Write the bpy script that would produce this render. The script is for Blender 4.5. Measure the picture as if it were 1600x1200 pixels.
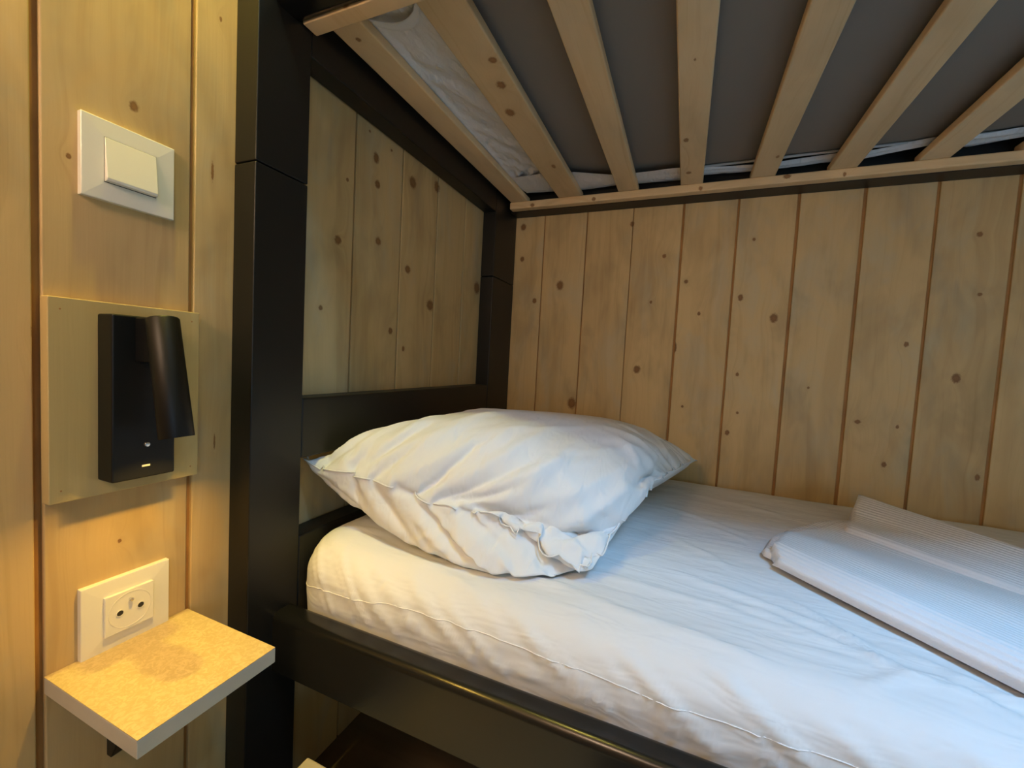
import bpy, bmesh, math, random
import numpy as np
from mathutils import Vector, Matrix, noise
from mathutils.bvhtree import BVHTree

for _o in list(bpy.data.objects):
    bpy.data.objects.remove(_o, do_unlink=True)
SC = bpy.context.scene
COL = SC.collection
H = 0.75                      # camera height above the floor; all z below are relative to the camera
R_ = random.Random(7)

# ------------------------------------------------------------------ camera
FPX = 651.2026
CAM_R = ((0.92207359, 0.38332906, 0.05328352),
         (0.07030451, -0.03051985, -0.99705858),
         (-0.38057533, 0.92310745, -0.0550913))     # rows: right, down, forward
_cam = bpy.data.cameras.new('camera')
CAM = bpy.data.objects.new('camera', _cam)
COL.objects.link(CAM)
_cam.sensor_fit = 'HORIZONTAL'
_cam.sensor_width = 36.0
_cam.lens = 36.0 * FPX / 1600.0
_cam.clip_start = 0.01
_r, _d, _f = [Vector(v) for v in CAM_R]
_m = Matrix((_r, -_d, -_f)).transposed().to_4x4()
_m.translation = Vector((0, 0, H))
CAM.matrix_world = _m
SC.camera = CAM

# ------------------------------------------------------------------ world, daylight, exposure
W = bpy.data.worlds.new('daylight')
SC.world = W
W.use_nodes = True
_bg = W.node_tree.nodes['Background']
_bg.inputs[0].default_value = (0.62, 0.78, 1.0, 1)
_bg.inputs[1].default_value = 1.0
SC.view_settings.view_transform = 'Standard'
SC.view_settings.look = 'None'
SC.view_settings.exposure = 0.15
SC.view_settings.gamma = 1.0
SC.view_settings.use_curve_mapping = False

WALL_L, WALL_B = -0.575, 1.261      # plank faces of the head wall (x) and of the long wall (y)
FRONT_Y, RIGHT_X = -0.95, 1.75
WIN = (0.70, 1.50, -0.45, 0.25)       # x0, x1, z0, z1 of the window in the wall behind the camera

def area_light(name, loc, target, sx, sy, watts, colour, shape='RECTANGLE', parent=None):
    l = bpy.data.lights.new(name, 'AREA')
    l.shape = shape; l.size = sx; l.size_y = sy; l.energy = watts; l.color = colour
    o = bpy.data.objects.new(name, l); COL.objects.link(o)
    a = Vector(loc) + Vector((0, 0, H)); b = Vector(target) + Vector((0, 0, H))
    o.location = a
    o.rotation_euler = (b - a).to_track_quat('-Z', 'Y').to_euler()
    if parent: o.parent = parent
    return o

_wx, _wz = (WIN[0] + WIN[1]) / 2, (WIN[2] + WIN[3]) / 2
area_light('window_daylight', (_wx, FRONT_Y - 0.12, _wz), (_wx, 0, _wz),
           WIN[1] - WIN[0], WIN[3] - WIN[2], 6.5, (0.28, 0.60, 1.0))
SKY = (0.42, 1.10, -0.42, 0.12)          # x0, x1, y0, y1 of a roof window added unseen to light the bed from above
CZ = 1.45
area_light('added_roof_daylight', ((SKY[0] + SKY[1]) / 2, (SKY[2] + SKY[3]) / 2, CZ + 0.10), ((SKY[0] + SKY[1]) / 2, (SKY[2] + SKY[3]) / 2, 0),
           SKY[1] - SKY[0], SKY[3] - SKY[2], 70.0, (0.28, 0.60, 1.0))

# ------------------------------------------------------------------ mesh helpers
def link(name, me, mat=None, parent=None, smooth=False):
    o = bpy.data.objects.new(name, me)
    COL.objects.link(o)
    if mat and not me.materials: me.materials.append(mat)
    if parent is not None: o.parent = parent
    if smooth: me.shade_smooth()
    return o

def mesh_from(name, vs, fs):
    me = bpy.data.meshes.new(name)
    me.from_pydata([(v[0], v[1], v[2] + H) for v in vs], [], fs)
    me.update()
    return me

def box(name, x0, x1, y0, y1, z0, z1, mat, parent=None, bev=0.0015, seg=2, edges=None):
    bm = bmesh.new()
    bmesh.ops.create_cube(bm, size=1.0)
    for v in bm.verts:
        v.co = Vector(((x0 + x1) / 2 + v.co.x * (x1 - x0), (y0 + y1) / 2 + v.co.y * (y1 - y0),
                       (z0 + z1) / 2 + v.co.z * (z1 - z0) + H))
    if bev:
        es = [e for e in bm.edges if edges is None or edges(e)]
        bmesh.ops.bevel(bm, geom=es, offset=bev, segments=seg, affect='EDGES', profile=0.5)
    me = bpy.data.meshes.new(name); bm.to_mesh(me); bm.free()
    o = link(name, me, mat, parent)
    me.shade_smooth()
    wn = o.modifiers.new('wn', 'WEIGHTED_NORMAL'); wn.keep_sharp = False
    return o

def prism(name, pts, axis, a0, a1, mat, parent=None, bev=0.0, seg=2):
    """pts: outline in the two other axes (in order), extruded along axis from a0 to a1."""
    bm = bmesh.new()
    def co(p, a):
        c = {0: (a, p[0], p[1]), 1: (p[0], a, p[1]), 2: (p[0], p[1], a)}[axis]
        return (c[0], c[1], c[2] + H)
    A = [bm.verts.new(co(p, a0)) for p in pts]
    B = [bm.verts.new(co(p, a1)) for p in pts]
    n = len(pts)
    bm.faces.new(A); bm.faces.new(B[::-1])
    for i in range(n):
        bm.faces.new((A[i], B[i], B[(i + 1) % n], A[(i + 1) % n]))
    bmesh.ops.recalc_face_normals(bm, faces=bm.faces)
    if bev:
        bmesh.ops.bevel(bm, geom=list(bm.edges), offset=bev, segments=seg, affect='EDGES', profile=0.5)
    me = bpy.data.meshes.new(name); bm.to_mesh(me); bm.free()
    o = link(name, me, mat, parent); me.shade_smooth()
    o.modifiers.new('wn', 'WEIGHTED_NORMAL')
    return o

def lathe(name, prof, n, mat, frame, parent=None, smooth=True):
    """prof: (radius, height) list; frame: Matrix placing the local z axis."""
    vs, fs = [], []
    for r, h in prof:
        for k in range(n):
            a = 2 * math.pi * k / n
            vs.append(frame @ Vector((r * math.cos(a), r * math.sin(a), h)))
    for i in range(len(prof) - 1):
        for k in range(n):
            fs.append((i * n + k, i * n + (k + 1) % n, (i + 1) * n + (k + 1) % n, (i + 1) * n + k))
    if prof[0][0] > 1e-6: fs.append(tuple(range(n))[::-1])
    if prof[-1][0] > 1e-6: fs.append(tuple((len(prof) - 1) * n + k for k in range(n)))
    me = mesh_from(name, vs, fs)
    bm = bmesh.new(); bm.from_mesh(me)
    bmesh.ops.remove_doubles(bm, verts=bm.verts, dist=1e-6)
    bmesh.ops.recalc_face_normals(bm, faces=bm.faces)
    bm.to_mesh(me); bm.free()
    o = link(name, me, mat, parent, smooth)
    if smooth:
        me.set_sharp_from_angle(angle=math.radians(40))
    return o

def frame_at(loc, zdir, xhint=(1, 0, 0)):
    z = Vector(zdir).normalized(); x = Vector(xhint); x = (x - z * x.dot(z)).normalized(); y = z.cross(x)
    m = Matrix((x, y, z)).transposed().to_4x4(); m.translation = Vector(loc)
    return m

def tube(name, pts, r, mat, parent=None, n=6, flat=1.0, up=(0, 0, 1)):
    vs, fs = [], []
    P = [Vector(p) for p in pts]
    for i, p in enumerate(P):
        t = (P[min(i + 1, len(P) - 1)] - P[max(i - 1, 0)]).normalized()
        a = t.cross(Vector(up)); a = a.normalized() if a.length > 1e-6 else Vector((1, 0, 0))
        b = a.cross(t)
        for k in range(n):
            g = 2 * math.pi * k / n
            vs.append(p + a * r * math.cos(g) + b * r * flat * math.sin(g))
    for i in range(len(P) - 1):
        for k in range(n):
            fs.append((i * n + k, i * n + (k + 1) % n, (i + 1) * n + (k + 1) % n, (i + 1) * n + k))
    fs.append(tuple(range(n))[::-1]); fs.append(tuple((len(P) - 1) * n + k for k in range(n)))
    return link(name, mesh_from(name, vs, fs), mat, parent, True)

def empty(name, loc):
    o = bpy.data.objects.new(name, None)
    COL.objects.link(o)
    o.empty_display_size = 0.05
    return o

def tag(o, label=None, cat=None, group=None, kind=None):
    for k, v in (('label', label), ('category', cat), ('group', group), ('kind', kind)):
        if v: o[k] = v
    return o

# ------------------------------------------------------------------ material helpers
class NT:
    def __init__(s, name):
        s.mat = bpy.data.materials.new(name); s.mat.use_nodes = True
        s.t = s.mat.node_tree; s.b = s.t.nodes['Principled BSDF']
    def n(s, typ, **kw):
        x = s.t.nodes.new(typ)
        for k, v in kw.items(): setattr(x, k, v)
        return x
    def set(s, x, sock, v):
        if isinstance(v, bpy.types.NodeSocket): s.t.links.new(v, x.inputs[sock])
        else: x.inputs[sock].default_value = v
    def math(s, op, a, b=0.0, c=None, clamp=False):
        x = s.n('ShaderNodeMath', operation=op, use_clamp=clamp)
        s.set(x, 0, a); s.set(x, 1, b)
        if c is not None: s.set(x, 2, c)
        return x.outputs[0]
    def vmath(s, op, a, b):
        x = s.n('ShaderNodeVectorMath', operation=op); s.set(x, 0, a); s.set(x, 1, b)
        return x.outputs['Value'] if op in ('LENGTH', 'DOT_PRODUCT') else x.outputs[0]
    def mix(s, f, a, b, blend='MIX'):
        x = s.n('ShaderNodeMix', data_type='RGBA', blend_type=blend)
        s.set(x, 0, f); s.set(x, 6, a); s.set(x, 7, b)
        return x.outputs[2]
    def ramp(s, v, lo, hi, a=0.0, b=1.0, smooth=True):
        x = s.n('ShaderNodeMapRange', interpolation_type='SMOOTHSTEP' if smooth else 'LINEAR')
        s.set(x, 0, v); s.set(x, 1, lo); s.set(x, 2, hi); s.set(x, 3, a); s.set(x, 4, b)
        return x.outputs[0]
    def noise(s, vec, scale, detail=3.0, rough=0.55, dist=0.0):
        x = s.n('ShaderNodeTexNoise'); s.set(x, 'Vector', vec); s.set(x, 'Scale', scale)
        s.set(x, 'Detail', detail); s.set(x, 'Roughness', rough); s.set(x, 'Distortion', dist)
        return x.outputs['Fac']
    def comb(s, a, b, c):
        x = s.n('ShaderNodeCombineXYZ'); s.set(x, 0, a); s.set(x, 1, b); s.set(x, 2, c)
        return x.outputs[0]
    def bump(s, h, strength, dist):
        x = s.n('ShaderNodeBump'); s.set(x, 'Height', h); s.set(x, 'Strength', strength); s.set(x, 'Distance', dist)
        s.t.links.new(x.outputs[0], s.b.inputs['Normal'])
    def base(s, c): s.set(s.b, 'Base Color', c)

def rgb(r, g, b): return (r, g, b, 1.0)

def wood(name, base, dark, pale, across, along, knots=(), grain=1.0, rough=0.55, wash=0.35, tint=0.10, spec=0.35):
    """Pine board. across / along: 0,1,2 = x,y,z of the place. knots: (a, b, ra, rb) in those two axes."""
    m = NT(name)
    geo = m.n('ShaderNodeNewGeometry')
    sep = m.n('ShaderNodeSeparateXYZ'); m.set(sep, 0, geo.outputs['Position'])
    A, B = sep.outputs[across], sep.outputs[along]
    C = sep.outputs[3 - across - along]
    info = m.n('ShaderNodeObjectInfo'); rnd = info.outputs['Random']
    off = m.math('MULTIPLY', rnd, 37.0)
    d = None
    p = m.comb(A, B, 0.0)
    for (a, b, ra, rb) in knots:
        v = m.vmath('SUBTRACT', p, (a, b, 0)); v = m.vmath('MULTIPLY', v, (1 / ra, 1 / rb, 0))
        l = m.n('ShaderNodeVectorMath', operation='LENGTH'); m.set(l, 0, v)
        d = l.outputs['Value'] if d is None else m.math('MINIMUM', d, l.outputs['Value'])
    if d is None: d = m.math('ADD', 50.0, 0.0)
    wob = m.noise(m.comb(m.math('MULTIPLY', A, 14.0), m.math('MULTIPLY', B, 3.0), off), 1.0, 2.0)
    push = m.math('DIVIDE', 0.055, m.math('ADD', d, 0.9))
    a2 = m.math('ADD', m.math('ADD', A, m.math('MULTIPLY', wob, 0.05)), push)
    g1 = m.noise(m.comb(m.math('MULTIPLY', a2, 95.0), m.math('MULTIPLY', B, 1.6), off), 1.0, 2.0, 0.6)
    g2 = m.noise(m.comb(m.math('MULTIPLY', a2, 420.0), m.math('MULTIPLY', B, 9.0), off), 1.0, 1.0, 0.6)
    bl = m.noise(m.comb(m.math('MULTIPLY', A, 9.0), m.math('MULTIPLY', B, 4.5), m.math('ADD', off, C)), 1.0, 4.0, 0.6, 0.6)
    line = m.math('MULTIPLY', m.ramp(g1, 0.52, 0.78), 0.55 * grain)
    line = m.math('ADD', line, m.math('MULTIPLY', m.ramp(g2, 0.5, 0.8), 0.22 * grain), clamp=True)
    col = m.mix(line, rgb(*base), rgb(*dark))
    col = m.mix(m.math('MULTIPLY', m.ramp(bl, 0.45, 0.72), wash), col, rgb(*pale))
    sk = m.noise(m.comb(m.math('MULTIPLY', a2, 26.0), m.math('MULTIPLY', B, 1.1), m.math('ADD', off, 5.0)), 1.0, 2.0, 0.6)
    col = m.mix(m.math('MULTIPLY', m.ramp(sk, 0.46, 0.70), wash * 0.7), col, rgb(dark[0] * 1.08, dark[1] * 1.12, dark[2] * 1.2))
    sm = m.noise(m.comb(m.math('MULTIPLY', A, 13.0), m.math('MULTIPLY', B, 5.0), m.math('ADD', off, 11.0)), 1.0, 3.0, 0.6, 0.4)
    sv = m.ramp(sm, 0.42, 0.72, 1.0, 1.0 - 0.42 * wash)
    col = m.mix(1.0, col, m.comb(sv, sv, sv), 'MULTIPLY')
    t = m.math('ADD', m.math('MULTIPLY', rnd, tint), 1.0 - tint / 2)
    col = m.mix(1.0, col, m.comb(t, t, t), 'MULTIPLY')
    if knots:
        halo = m.math('MULTIPLY', m.ramp(d, 4.0, 1.0), m.math('MULTIPLY', m.ramp(wob, 0.35, 0.6), 0.12))
        col = m.mix(halo, col, rgb(dark[0] * .8, dark[1] * .8, dark[2] * .75))
        kn = m.noise(m.comb(m.math('MULTIPLY', A, 400.0), m.math('MULTIPLY', B, 400.0), off), 1.0, 2.0)
        dd = m.math('ADD', d, m.math('MULTIPLY', m.math('SUBTRACT', kn, 0.5), 0.9))
        kcol = m.mix(m.ramp(dd, 0.30, 0.95), rgb(dark[0] * .62, dark[1] * .50, dark[2] * .44), rgb(dark[0] * .50, dark[1] * .38, dark[2] * .32))
        col = m.mix(m.ramp(dd, 1.35, 0.65), col, kcol)
    m.base(col)
    m.set(m.b, 'Roughness', m.math('ADD', rough, m.math('MULTIPLY', g1, 0.1)))
    m.set(m.b, 'Specular IOR Level', spec)
    m.bump(m.noise(m.comb(m.math('MULTIPLY', A, 300.0), m.math('MULTIPLY', B, 6.0), off), 1.0, 2.0, 0.6), 0.10, 0.0015)
    return m.mat

def plain(name, c, rough=0.5, metal=0.0, spec=0.5, bump=None, var=0.0):
    m = NT(name)
    tc = m.n('ShaderNodeTexCoord')
    n1 = m.noise(tc.outputs['Object'], 12.0, 4.0)
    if var:
        k = m.ramp(n1, 0.3, 0.7, 1 - var, 1 + var)
        m.base(m.mix(1.0, rgb(*c), m.comb(k, k, k), 'MULTIPLY'))
    else:
        m.base(rgb(*c))
    m.set(m.b, 'Roughness', rough); m.set(m.b, 'Metallic', metal); m.set(m.b, 'Specular IOR Level', spec)
    if bump:
        m.bump(m.noise(tc.outputs['Object'], bump[0], 3.0), bump[1], bump[2])
    return m.mat

def fabric(name, c, wr=0.25, fine=0.0, spec=0.15, rough=0.85, stretch=(1.0, 1.0, 1.0)):
    """Cotton: soft low relief plus fine pulled wrinkles that run along the less stretched axis."""
    m = NT(name)
    geo = m.n('ShaderNodeNewGeometry'); P = geo.outputs['Position']
    h = m.math('MULTIPLY', m.noise(P, 14.0, 2.0, 0.55, 0.6), wr)
    if fine:
        Q = m.vmath('MULTIPLY', P, stretch)
        h = m.math('ADD', h, m.math('MULTIPLY', m.noise(Q, 1.0, 2.0, 0.6, 0.5), fine))
    m.base(rgb(*c))
    m.set(m.b, 'Roughness', rough); m.set(m.b, 'Specular IOR Level', spec)
    m.bump(h, 0.5, 0.012)
    return m.mat

# knots measured on the planks: head wall (y, z, ry, rz), long wall (x, z, rx, rz), slats (x, y, rx, ry)
K_HEAD = [(0.2709, 1.0052, 0.0040, 0.0054), (0.2184, 0.9279, 0.0019, 0.0025), (0.5630, 0.9444, 0.0073, 0.0076), (0.6518, 1.1244, 0.0071, 0.0094), (0.6578, 1.0776, 0.0072, 0.0071), (0.6652, 0.9710, 0.0074, 0.0073), (0.7618, 0.9375, 0.0091, 0.0082), (0.8534, 0.8727, 0.0136, 0.0121), (0.7117, 0.7993, 0.0062, 0.0066), (0.7678, 1.1259, 0.0114, 0.0119), (0.8619, 1.1538, 0.0109, 0.0130), (1.0876, 0.9560, 0.0160, 0.0163), (0.5808, 1.0544, 0.0030, 0.0033), (0.5299, 0.8223, 0.0040, 0.0043), (0.7569, 0.7639, 0.0045, 0.0056), (0.3534, 0.9711, 0.0016, 0.0111), (0.3604, 0.6210, 0.0012, 0.0104), (0.2591, 0.5240, 0.0017, 0.0022), (0.3610, 1.1631, 0.0016, 0.0031), (0.1944, 0.7538, 0.0026, 0.0061), (0.6322, 1.1644, 0.0025, 0.0023), (0.6951, 1.1592, 0.0029, 0.0024)]
K_LONG = [(-0.3766, 0.9918, 0.0103, 0.0138), (-0.1298, 0.7452, 0.0089, 0.0112), (-0.0766, 1.0681, 0.0051, 0.0054), (-0.1040, 0.9393, 0.0035, 0.0045), (0.1221, 0.9501, 0.0060, 0.0084), (-0.0147, 0.9953, 0.0049, 0.0053), (0.0241, 0.9073, 0.0040, 0.0052), (0.1167, 0.5875, 0.0054, 0.0069), (0.1296, 0.7463, 0.0038, 0.0051), (0.2022, 0.8968, 0.0085, 0.0115), (0.4746, 0.8383, 0.0047, 0.0060), (0.5691, 0.7646, 0.0076, 0.0101), (0.4563, 0.5492, 0.0048, 0.0062), (0.6234, 0.5444, 0.0042, 0.0072), (0.5815, 1.0855, 0.0053, 0.0056), (0.2908, 0.7222, 0.0027, 0.0032), (0.3976, 0.6469, 0.0063, 0.0047), (-0.3172, 0.6294, 0.0121, 0.0159), (-0.0318, 0.8121, 0.0050, 0.0143), (0.1371, 0.6436, 0.0030, 0.0034), (-0.0002, 0.6483, 0.0033, 0.0036), (0.5928, 0.9531, 0.0042, 0.0035), (0.4741, 0.6427, 0.0030, 0.0046), (-0.5090, 1.1789, 0.0088, 0.0101), (-0.4581, 0.9449, 0.0065, 0.0081), (0.1421, 1.1010, 0.0037, 0.0041), (-0.1705, 1.1638, 0.0054, 0.0073), (-0.5075, 1.0778, 0.0066, 0.0081)]
K_SLAT = [(-0.3184, 0.6193, 0.0069, 0.0065), (-0.3303, 0.6787, 0.0075, 0.0094), (-0.3466, 0.7576, 0.0083, 0.0117), (-0.0318, 0.9560, 0.0049, 0.0079), (-0.0257, 1.1133, 0.0057, 0.0072), (0.1544, 1.0834, 0.0032, 0.0063), (-0.0195, 0.7159, 0.0018, 0.0029), (-0.3302, 0.9922, 0.0045, 0.0096), (-0.4968, 0.5150, 0.0038, 0.0041), (-0.4562, 0.8843, 0.0086, 0.0081), (-0.5395, 0.7932, 0.0041, 0.0069)]
K_RAIL = [(1.2220, 0.1912, 0.0050, 0.0078), (1.2140, 0.3033, 0.0050, 0.0030), (1.2140, -0.4518, 0.0050, 0.0061), (1.2140, -0.2691, 0.0050, 0.0054), (1.2140, 0.0039, 0.0050, 0.0045)]

M = {}
WB, WD, WP, WG = (0.62, 0.435, 0.20), (0.40, 0.245, 0.09), (0.47, 0.42, 0.28), 0.5
def plank_wood(across, a0, a1, knots):
    ks = [k for k in knots if a0 - 0.01 < k[0] < a1 + 0.01]
    return wood('whitewashed_pine_plank', WB, WD, WP, across, 2, ks, grain=WG, wash=0.5, tint=0.14)
M['wall_x'] = wood('whitewashed_pine_plain', WB, WD, WP, 0, 2, grain=WG)
M['tongue'] = plain('raw_tongue_wood', (0.36, 0.17, 0.045), 0.7, var=0.2)
def slat_wood(a0, a1, ks):
    return wood('raw_pine_slat', (0.74, 0.54, 0.30), (0.58, 0.36, 0.16), (0.72, 0.58, 0.38), 0, 1, [k for k in ks if a0 < k[0] < a1], grain=0.8, wash=0.3, tint=0.2)
M['rail'] = wood('raw_pine_rails', (0.72, 0.52, 0.28), (0.56, 0.34, 0.15), (0.72, 0.58, 0.38), 2, 0, K_RAIL, grain=0.8, wash=0.25)
M['board'] = wood('pine_backing_board', (0.56, 0.43, 0.19), (0.44, 0.31, 0.12), (0.48, 0.41, 0.22), 1, 2, grain=0.5, wash=0.4, tint=0.0)
M['black'] = plain('black_satin_paint', (0.0075, 0.0075, 0.0068), 0.40, spec=0.40, bump=(160.0, 0.03, 0.001))
M['gloss'] = plain('black_gloss_paint', (0.0075, 0.0075, 0.0068), 0.26, spec=0.55, bump=(160.0, 0.03, 0.001))
M['lamp'] = plain('matt_black_lamp', (0.0045, 0.0045, 0.0045), 0.45, spec=0.35)
M['plastic'] = plain('white_glossy_plastic', (0.82, 0.80, 0.70), 0.16, spec=0.5)
M['hole'] = plain('dark_pin_hole', (0.02, 0.02, 0.02), 0.5)
M['metal'] = plain('brushed_metal', (0.75, 0.74, 0.70), 0.25, metal=1.0)
M['edge'] = plain('board_edge_band', (0.58, 0.54, 0.44), 0.5, var=0.05)
M['sheet'] = fabric('white_cotton_sheet', (0.72, 0.72, 0.72), wr=0.30, fine=0.48, stretch=(13.0, 40.0, 34.0))
M['pillow'] = fabric('white_pillow_cotton', (0.76, 0.76, 0.76), wr=0.25, fine=0.62, stretch=(46.0, 14.0, 22.0))
M['grey'] = fabric('grey_mattress_ticking', (0.26, 0.225, 0.19), wr=0.05, spec=0.05)
M['piping'] = plain('pale_piping', (0.52, 0.51, 0.49), 0.8)
M['under'] = fabric('white_cotton_underside', (0.76, 0.74, 0.72), wr=0.3, fine=0.85, stretch=(85.0, 34.0, 20.0))

# towel: white terry with fine ribs
_m = NT('white_ribbed_towel')
_geo = _m.n('ShaderNodeNewGeometry')
_dot = _m.vmath('DOT_PRODUCT', _geo.outputs['Position'], (0.735, 0.68, 0.25))
_rib = _m.math('SINE', _m.math('MULTIPLY', _dot, 2 * math.pi / 0.0085))
_nn = _m.noise(_geo.outputs['Position'], 500.0, 3.0)
_m.base(rgb(0.78, 0.78, 0.79)); _m.set(_m.b, 'Roughness', 0.9); _m.set(_m.b, 'Specular IOR Level', 0.1)
_m.bump(_m.math('ADD', _m.math('MULTIPLY', _rib, 0.5), _m.math('MULTIPLY', _nn, 0.6)), 0.5, 0.0018)
M['towel'] = _m.mat

# melamine shelf top with a fine mottled relief
_m = NT('mottled_melamine')
_tc = _m.n('ShaderNodeNewGeometry')
_n = _m.noise(_tc.outputs['Position'], 150.0, 3.0, 0.6, 1.5)
_m.base(_m.mix(_m.ramp(_n, 0.4, 0.65), rgb(0.50, 0.39, 0.18), rgb(0.60, 0.48, 0.25)))
_m.set(_m.b, 'Roughness', _m.ramp(_n, 0.4, 0.65, 0.35, 0.55)); _m.bump(_n, 0.25, 0.001)
M['shelf'] = _m.mat

# floor boards
M['floor'] = wood('floor_laminate', (0.16, 0.11, 0.065), (0.09, 0.06, 0.03), (0.18, 0.13, 0.08), 1, 0, grain=0.8)
M['ceil'] = plain('pale_ceiling', (0.66, 0.60, 0.48), 0.7)

# ------------------------------------------------------------------ the room
FZ = -H
def structure(o): o['kind'] = 'structure'; return o

floor = structure(box('floor', WALL_L - 0.03, RIGHT_X + 0.05, FRONT_Y - 0.05, WALL_B + 0.03, FZ - 0.04, FZ, M['floor'], bev=0))
def ceiling_with_opening():
    bm = bmesh.new()
    X0, X1, Y0, Y1 = WALL_L - 0.03, RIGHT_X + 0.05, FRONT_Y - 0.05, WALL_B + 0.03
    for a, b, c, d in ((X0, SKY[0], Y0, Y1), (SKY[1], X1, Y0, Y1), (SKY[0], SKY[1], Y0, SKY[2]), (SKY[0], SKY[1], SKY[3], Y1)):
        r = bmesh.ops.create_cube(bm, size=1.0)
        for v in r['verts']:
            v.co = Vector(((a + b) / 2 + v.co.x * (b - a), (c + d) / 2 + v.co.y * (d - c), CZ + 0.02 + v.co.z * 0.04 + H))
    me = bpy.data.meshes.new('ceiling'); bm.to_mesh(me); bm.free()
    return structure(link('ceiling', me, M['ceil']))
ceiling = ceiling_with_opening()
PT = 0.0045      # how far a plank face stands proud of the tongue between planks
wall_left = structure(box('wall_left', WALL_L - 0.03, WALL_L - PT, FRONT_Y - 0.05, WALL_B + 0.03, FZ, CZ, M['tongue'], bev=0))
wall_back = structure(box('wall_back', WALL_L - 0.0, RIGHT_X + 0.05, WALL_B + PT, WALL_B + 0.03, FZ, CZ, M['tongue'], bev=0))
wall_right = structure(box('wall_right', RIGHT_X, RIGHT_X + 0.05, FRONT_Y - 0.05, WALL_B + 0.03, FZ, CZ, M['wall_x'], bev=0))

def plank(parent, axis, a0, a1, mat):
    b = 0.0016
    if axis == 1:
        return box('plank', WALL_L - PT - 0.002, WALL_L, a0, a1, FZ, CZ, mat, parent, bev=b, seg=2)
    return box('plank', a0, a1, WALL_B, WALL_B + PT + 0.002, FZ, CZ, mat, parent, bev=b, seg=2)

PITCH = 0.13455
# head wall: joints at 0.341*0.575 + k*pitch
joints = [0.1958 + k * PITCH for k in range(-9, 9)]
gaps = {0: .0062, 1: .0050}
for k in range(-9, 8):
    y0 = 0.1958 + k * PITCH; y1 = y0 + PITCH
    g0 = gaps.get(k, 0.0040) / 2; g1 = gaps.get(k + 1, 0.0040) / 2
    y0, y1 = max(y0 + g0, FRONT_Y - 0.05), min(y1 - g1, WALL_B)
    if y1 - y0 > 0.01: plank(wall_left, 1, y0, y1, plank_wood(1, y0, y1, K_HEAD))
lg = {0: .0030, 1: .0032, 2: .0016, 3: .0058, 4: .0050, 5: .0066, 6: .0072, 7: .0060, 8: .0066}
for k in range(-1, 17):
    x0 = -0.4375 + k * PITCH; x1 = x0 + PITCH
    g0 = lg.get(k, 0.005) / 2; g1 = lg.get(k + 1, 0.005) / 2
    x0, x1 = max(x0 + g0, WALL_L + 0.001), min(x1 - g1, RIGHT_X)
    if x1 - x0 > 0.01: plank(wall_back, 0, x0, x1, plank_wood(0, x0, x1, K_LONG))

# wall behind the camera with its window opening
def wall_with_window():
    x0, x1, z0, z1 = WIN
    X0, X1 = WALL_L, RIGHT_X
    bm = bmesh.new()
    def cub(a, b, c, d):
        r = bmesh.ops.create_cube(bm, size=1.0)
        for v in r['verts']:
            v.co = Vector(((a + b) / 2 + v.co.x * (b - a), FRONT_Y - 0.025 + v.co.y * 0.05, (c + d) / 2 + v.co.z * (d - c) + H))
    cub(X0, x0, FZ, CZ); cub(x1, X1, FZ, CZ); cub(x0, x1, FZ, z0); cub(x0, x1, z1, CZ)
    me = bpy.data.meshes.new('wall_front'); bm.to_mesh(me); bm.free()
    return structure(link('wall_front', me, M['wall_x']))
wall_front = wall_with_window()
daylight_blocker = structure(box('daylight_blocker', 0.34, 0.38, FRONT_Y, 0.11, 0.70, CZ, M['wall_x'], bev=0.002))      # unseen slab added to keep roof daylight off the switch wall
window_1 = structure(empty('window_1', (0, 0, 0)))
M['pvc'] = plain('white_window_frame', (0.8, 0.8, 0.78), 0.4)
_x0, _x1, _z0, _z1 = WIN
_fw = 0.045
for nm, a in (('frame_side', (_x0, _x0 + _fw, _z0, _z1)), ('frame_side', (_x1 - _fw, _x1, _z0, _z1)),
              ('frame_rail', (_x0 + _fw, _x1 - _fw, _z0, _z0 + _fw)), ('frame_rail', (_x0 + _fw, _x1 - _fw, _z1 - _fw, _z1))):
    box(nm, a[0], a[1], FRONT_Y - 0.045, FRONT_Y - 0.005, a[2], a[3], M['pvc'], window_1)
_g = NT('clear_glass'); _tr = _g.n('ShaderNodeBsdfTransparent'); _gl = _g.n('ShaderNodeBsdfGlossy'); _mx = _g.n('ShaderNodeMixShader')
_gl.inputs['Roughness'].default_value = 0.02; _mx.inputs[0].default_value = 0.06
_g.t.links.new(_tr.outputs[0], _mx.inputs[1]); _g.t.links.new(_gl.outputs[0], _mx.inputs[2])
_g.t.links.new(_mx.outputs[0], _g.t.nodes['Material Output'].inputs['Surface'])
box('pane', _x0 + _fw, _x1 - _fw, FRONT_Y - 0.028, FRONT_Y - 0.022, _z0 + _fw, _z1 - _fw, _g.mat, window_1, bev=0)

added_roof_window = structure(empty('added_roof_window', (0, 0, 0)))  # frame and pane of the added roof opening
_x0, _x1, _y0, _y1 = SKY
for nm, a in (('frame_side', (_x0, _x0 + _fw, _y0, _y1)), ('frame_side', (_x1 - _fw, _x1, _y0, _y1)),
              ('frame_rail', (_x0 + _fw, _x1 - _fw, _y0, _y0 + _fw)), ('frame_rail', (_x0 + _fw, _x1 - _fw, _y1 - _fw, _y1))):
    box(nm, a[0], a[1], a[2], a[3], CZ + 0.004, CZ + 0.05, M['pvc'], added_roof_window)
box('pane', _x0 + _fw, _x1 - _fw, _y0 + _fw, _y1 - _fw, CZ + 0.026, CZ + 0.032, _g.mat, added_roof_window, bev=0)

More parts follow.
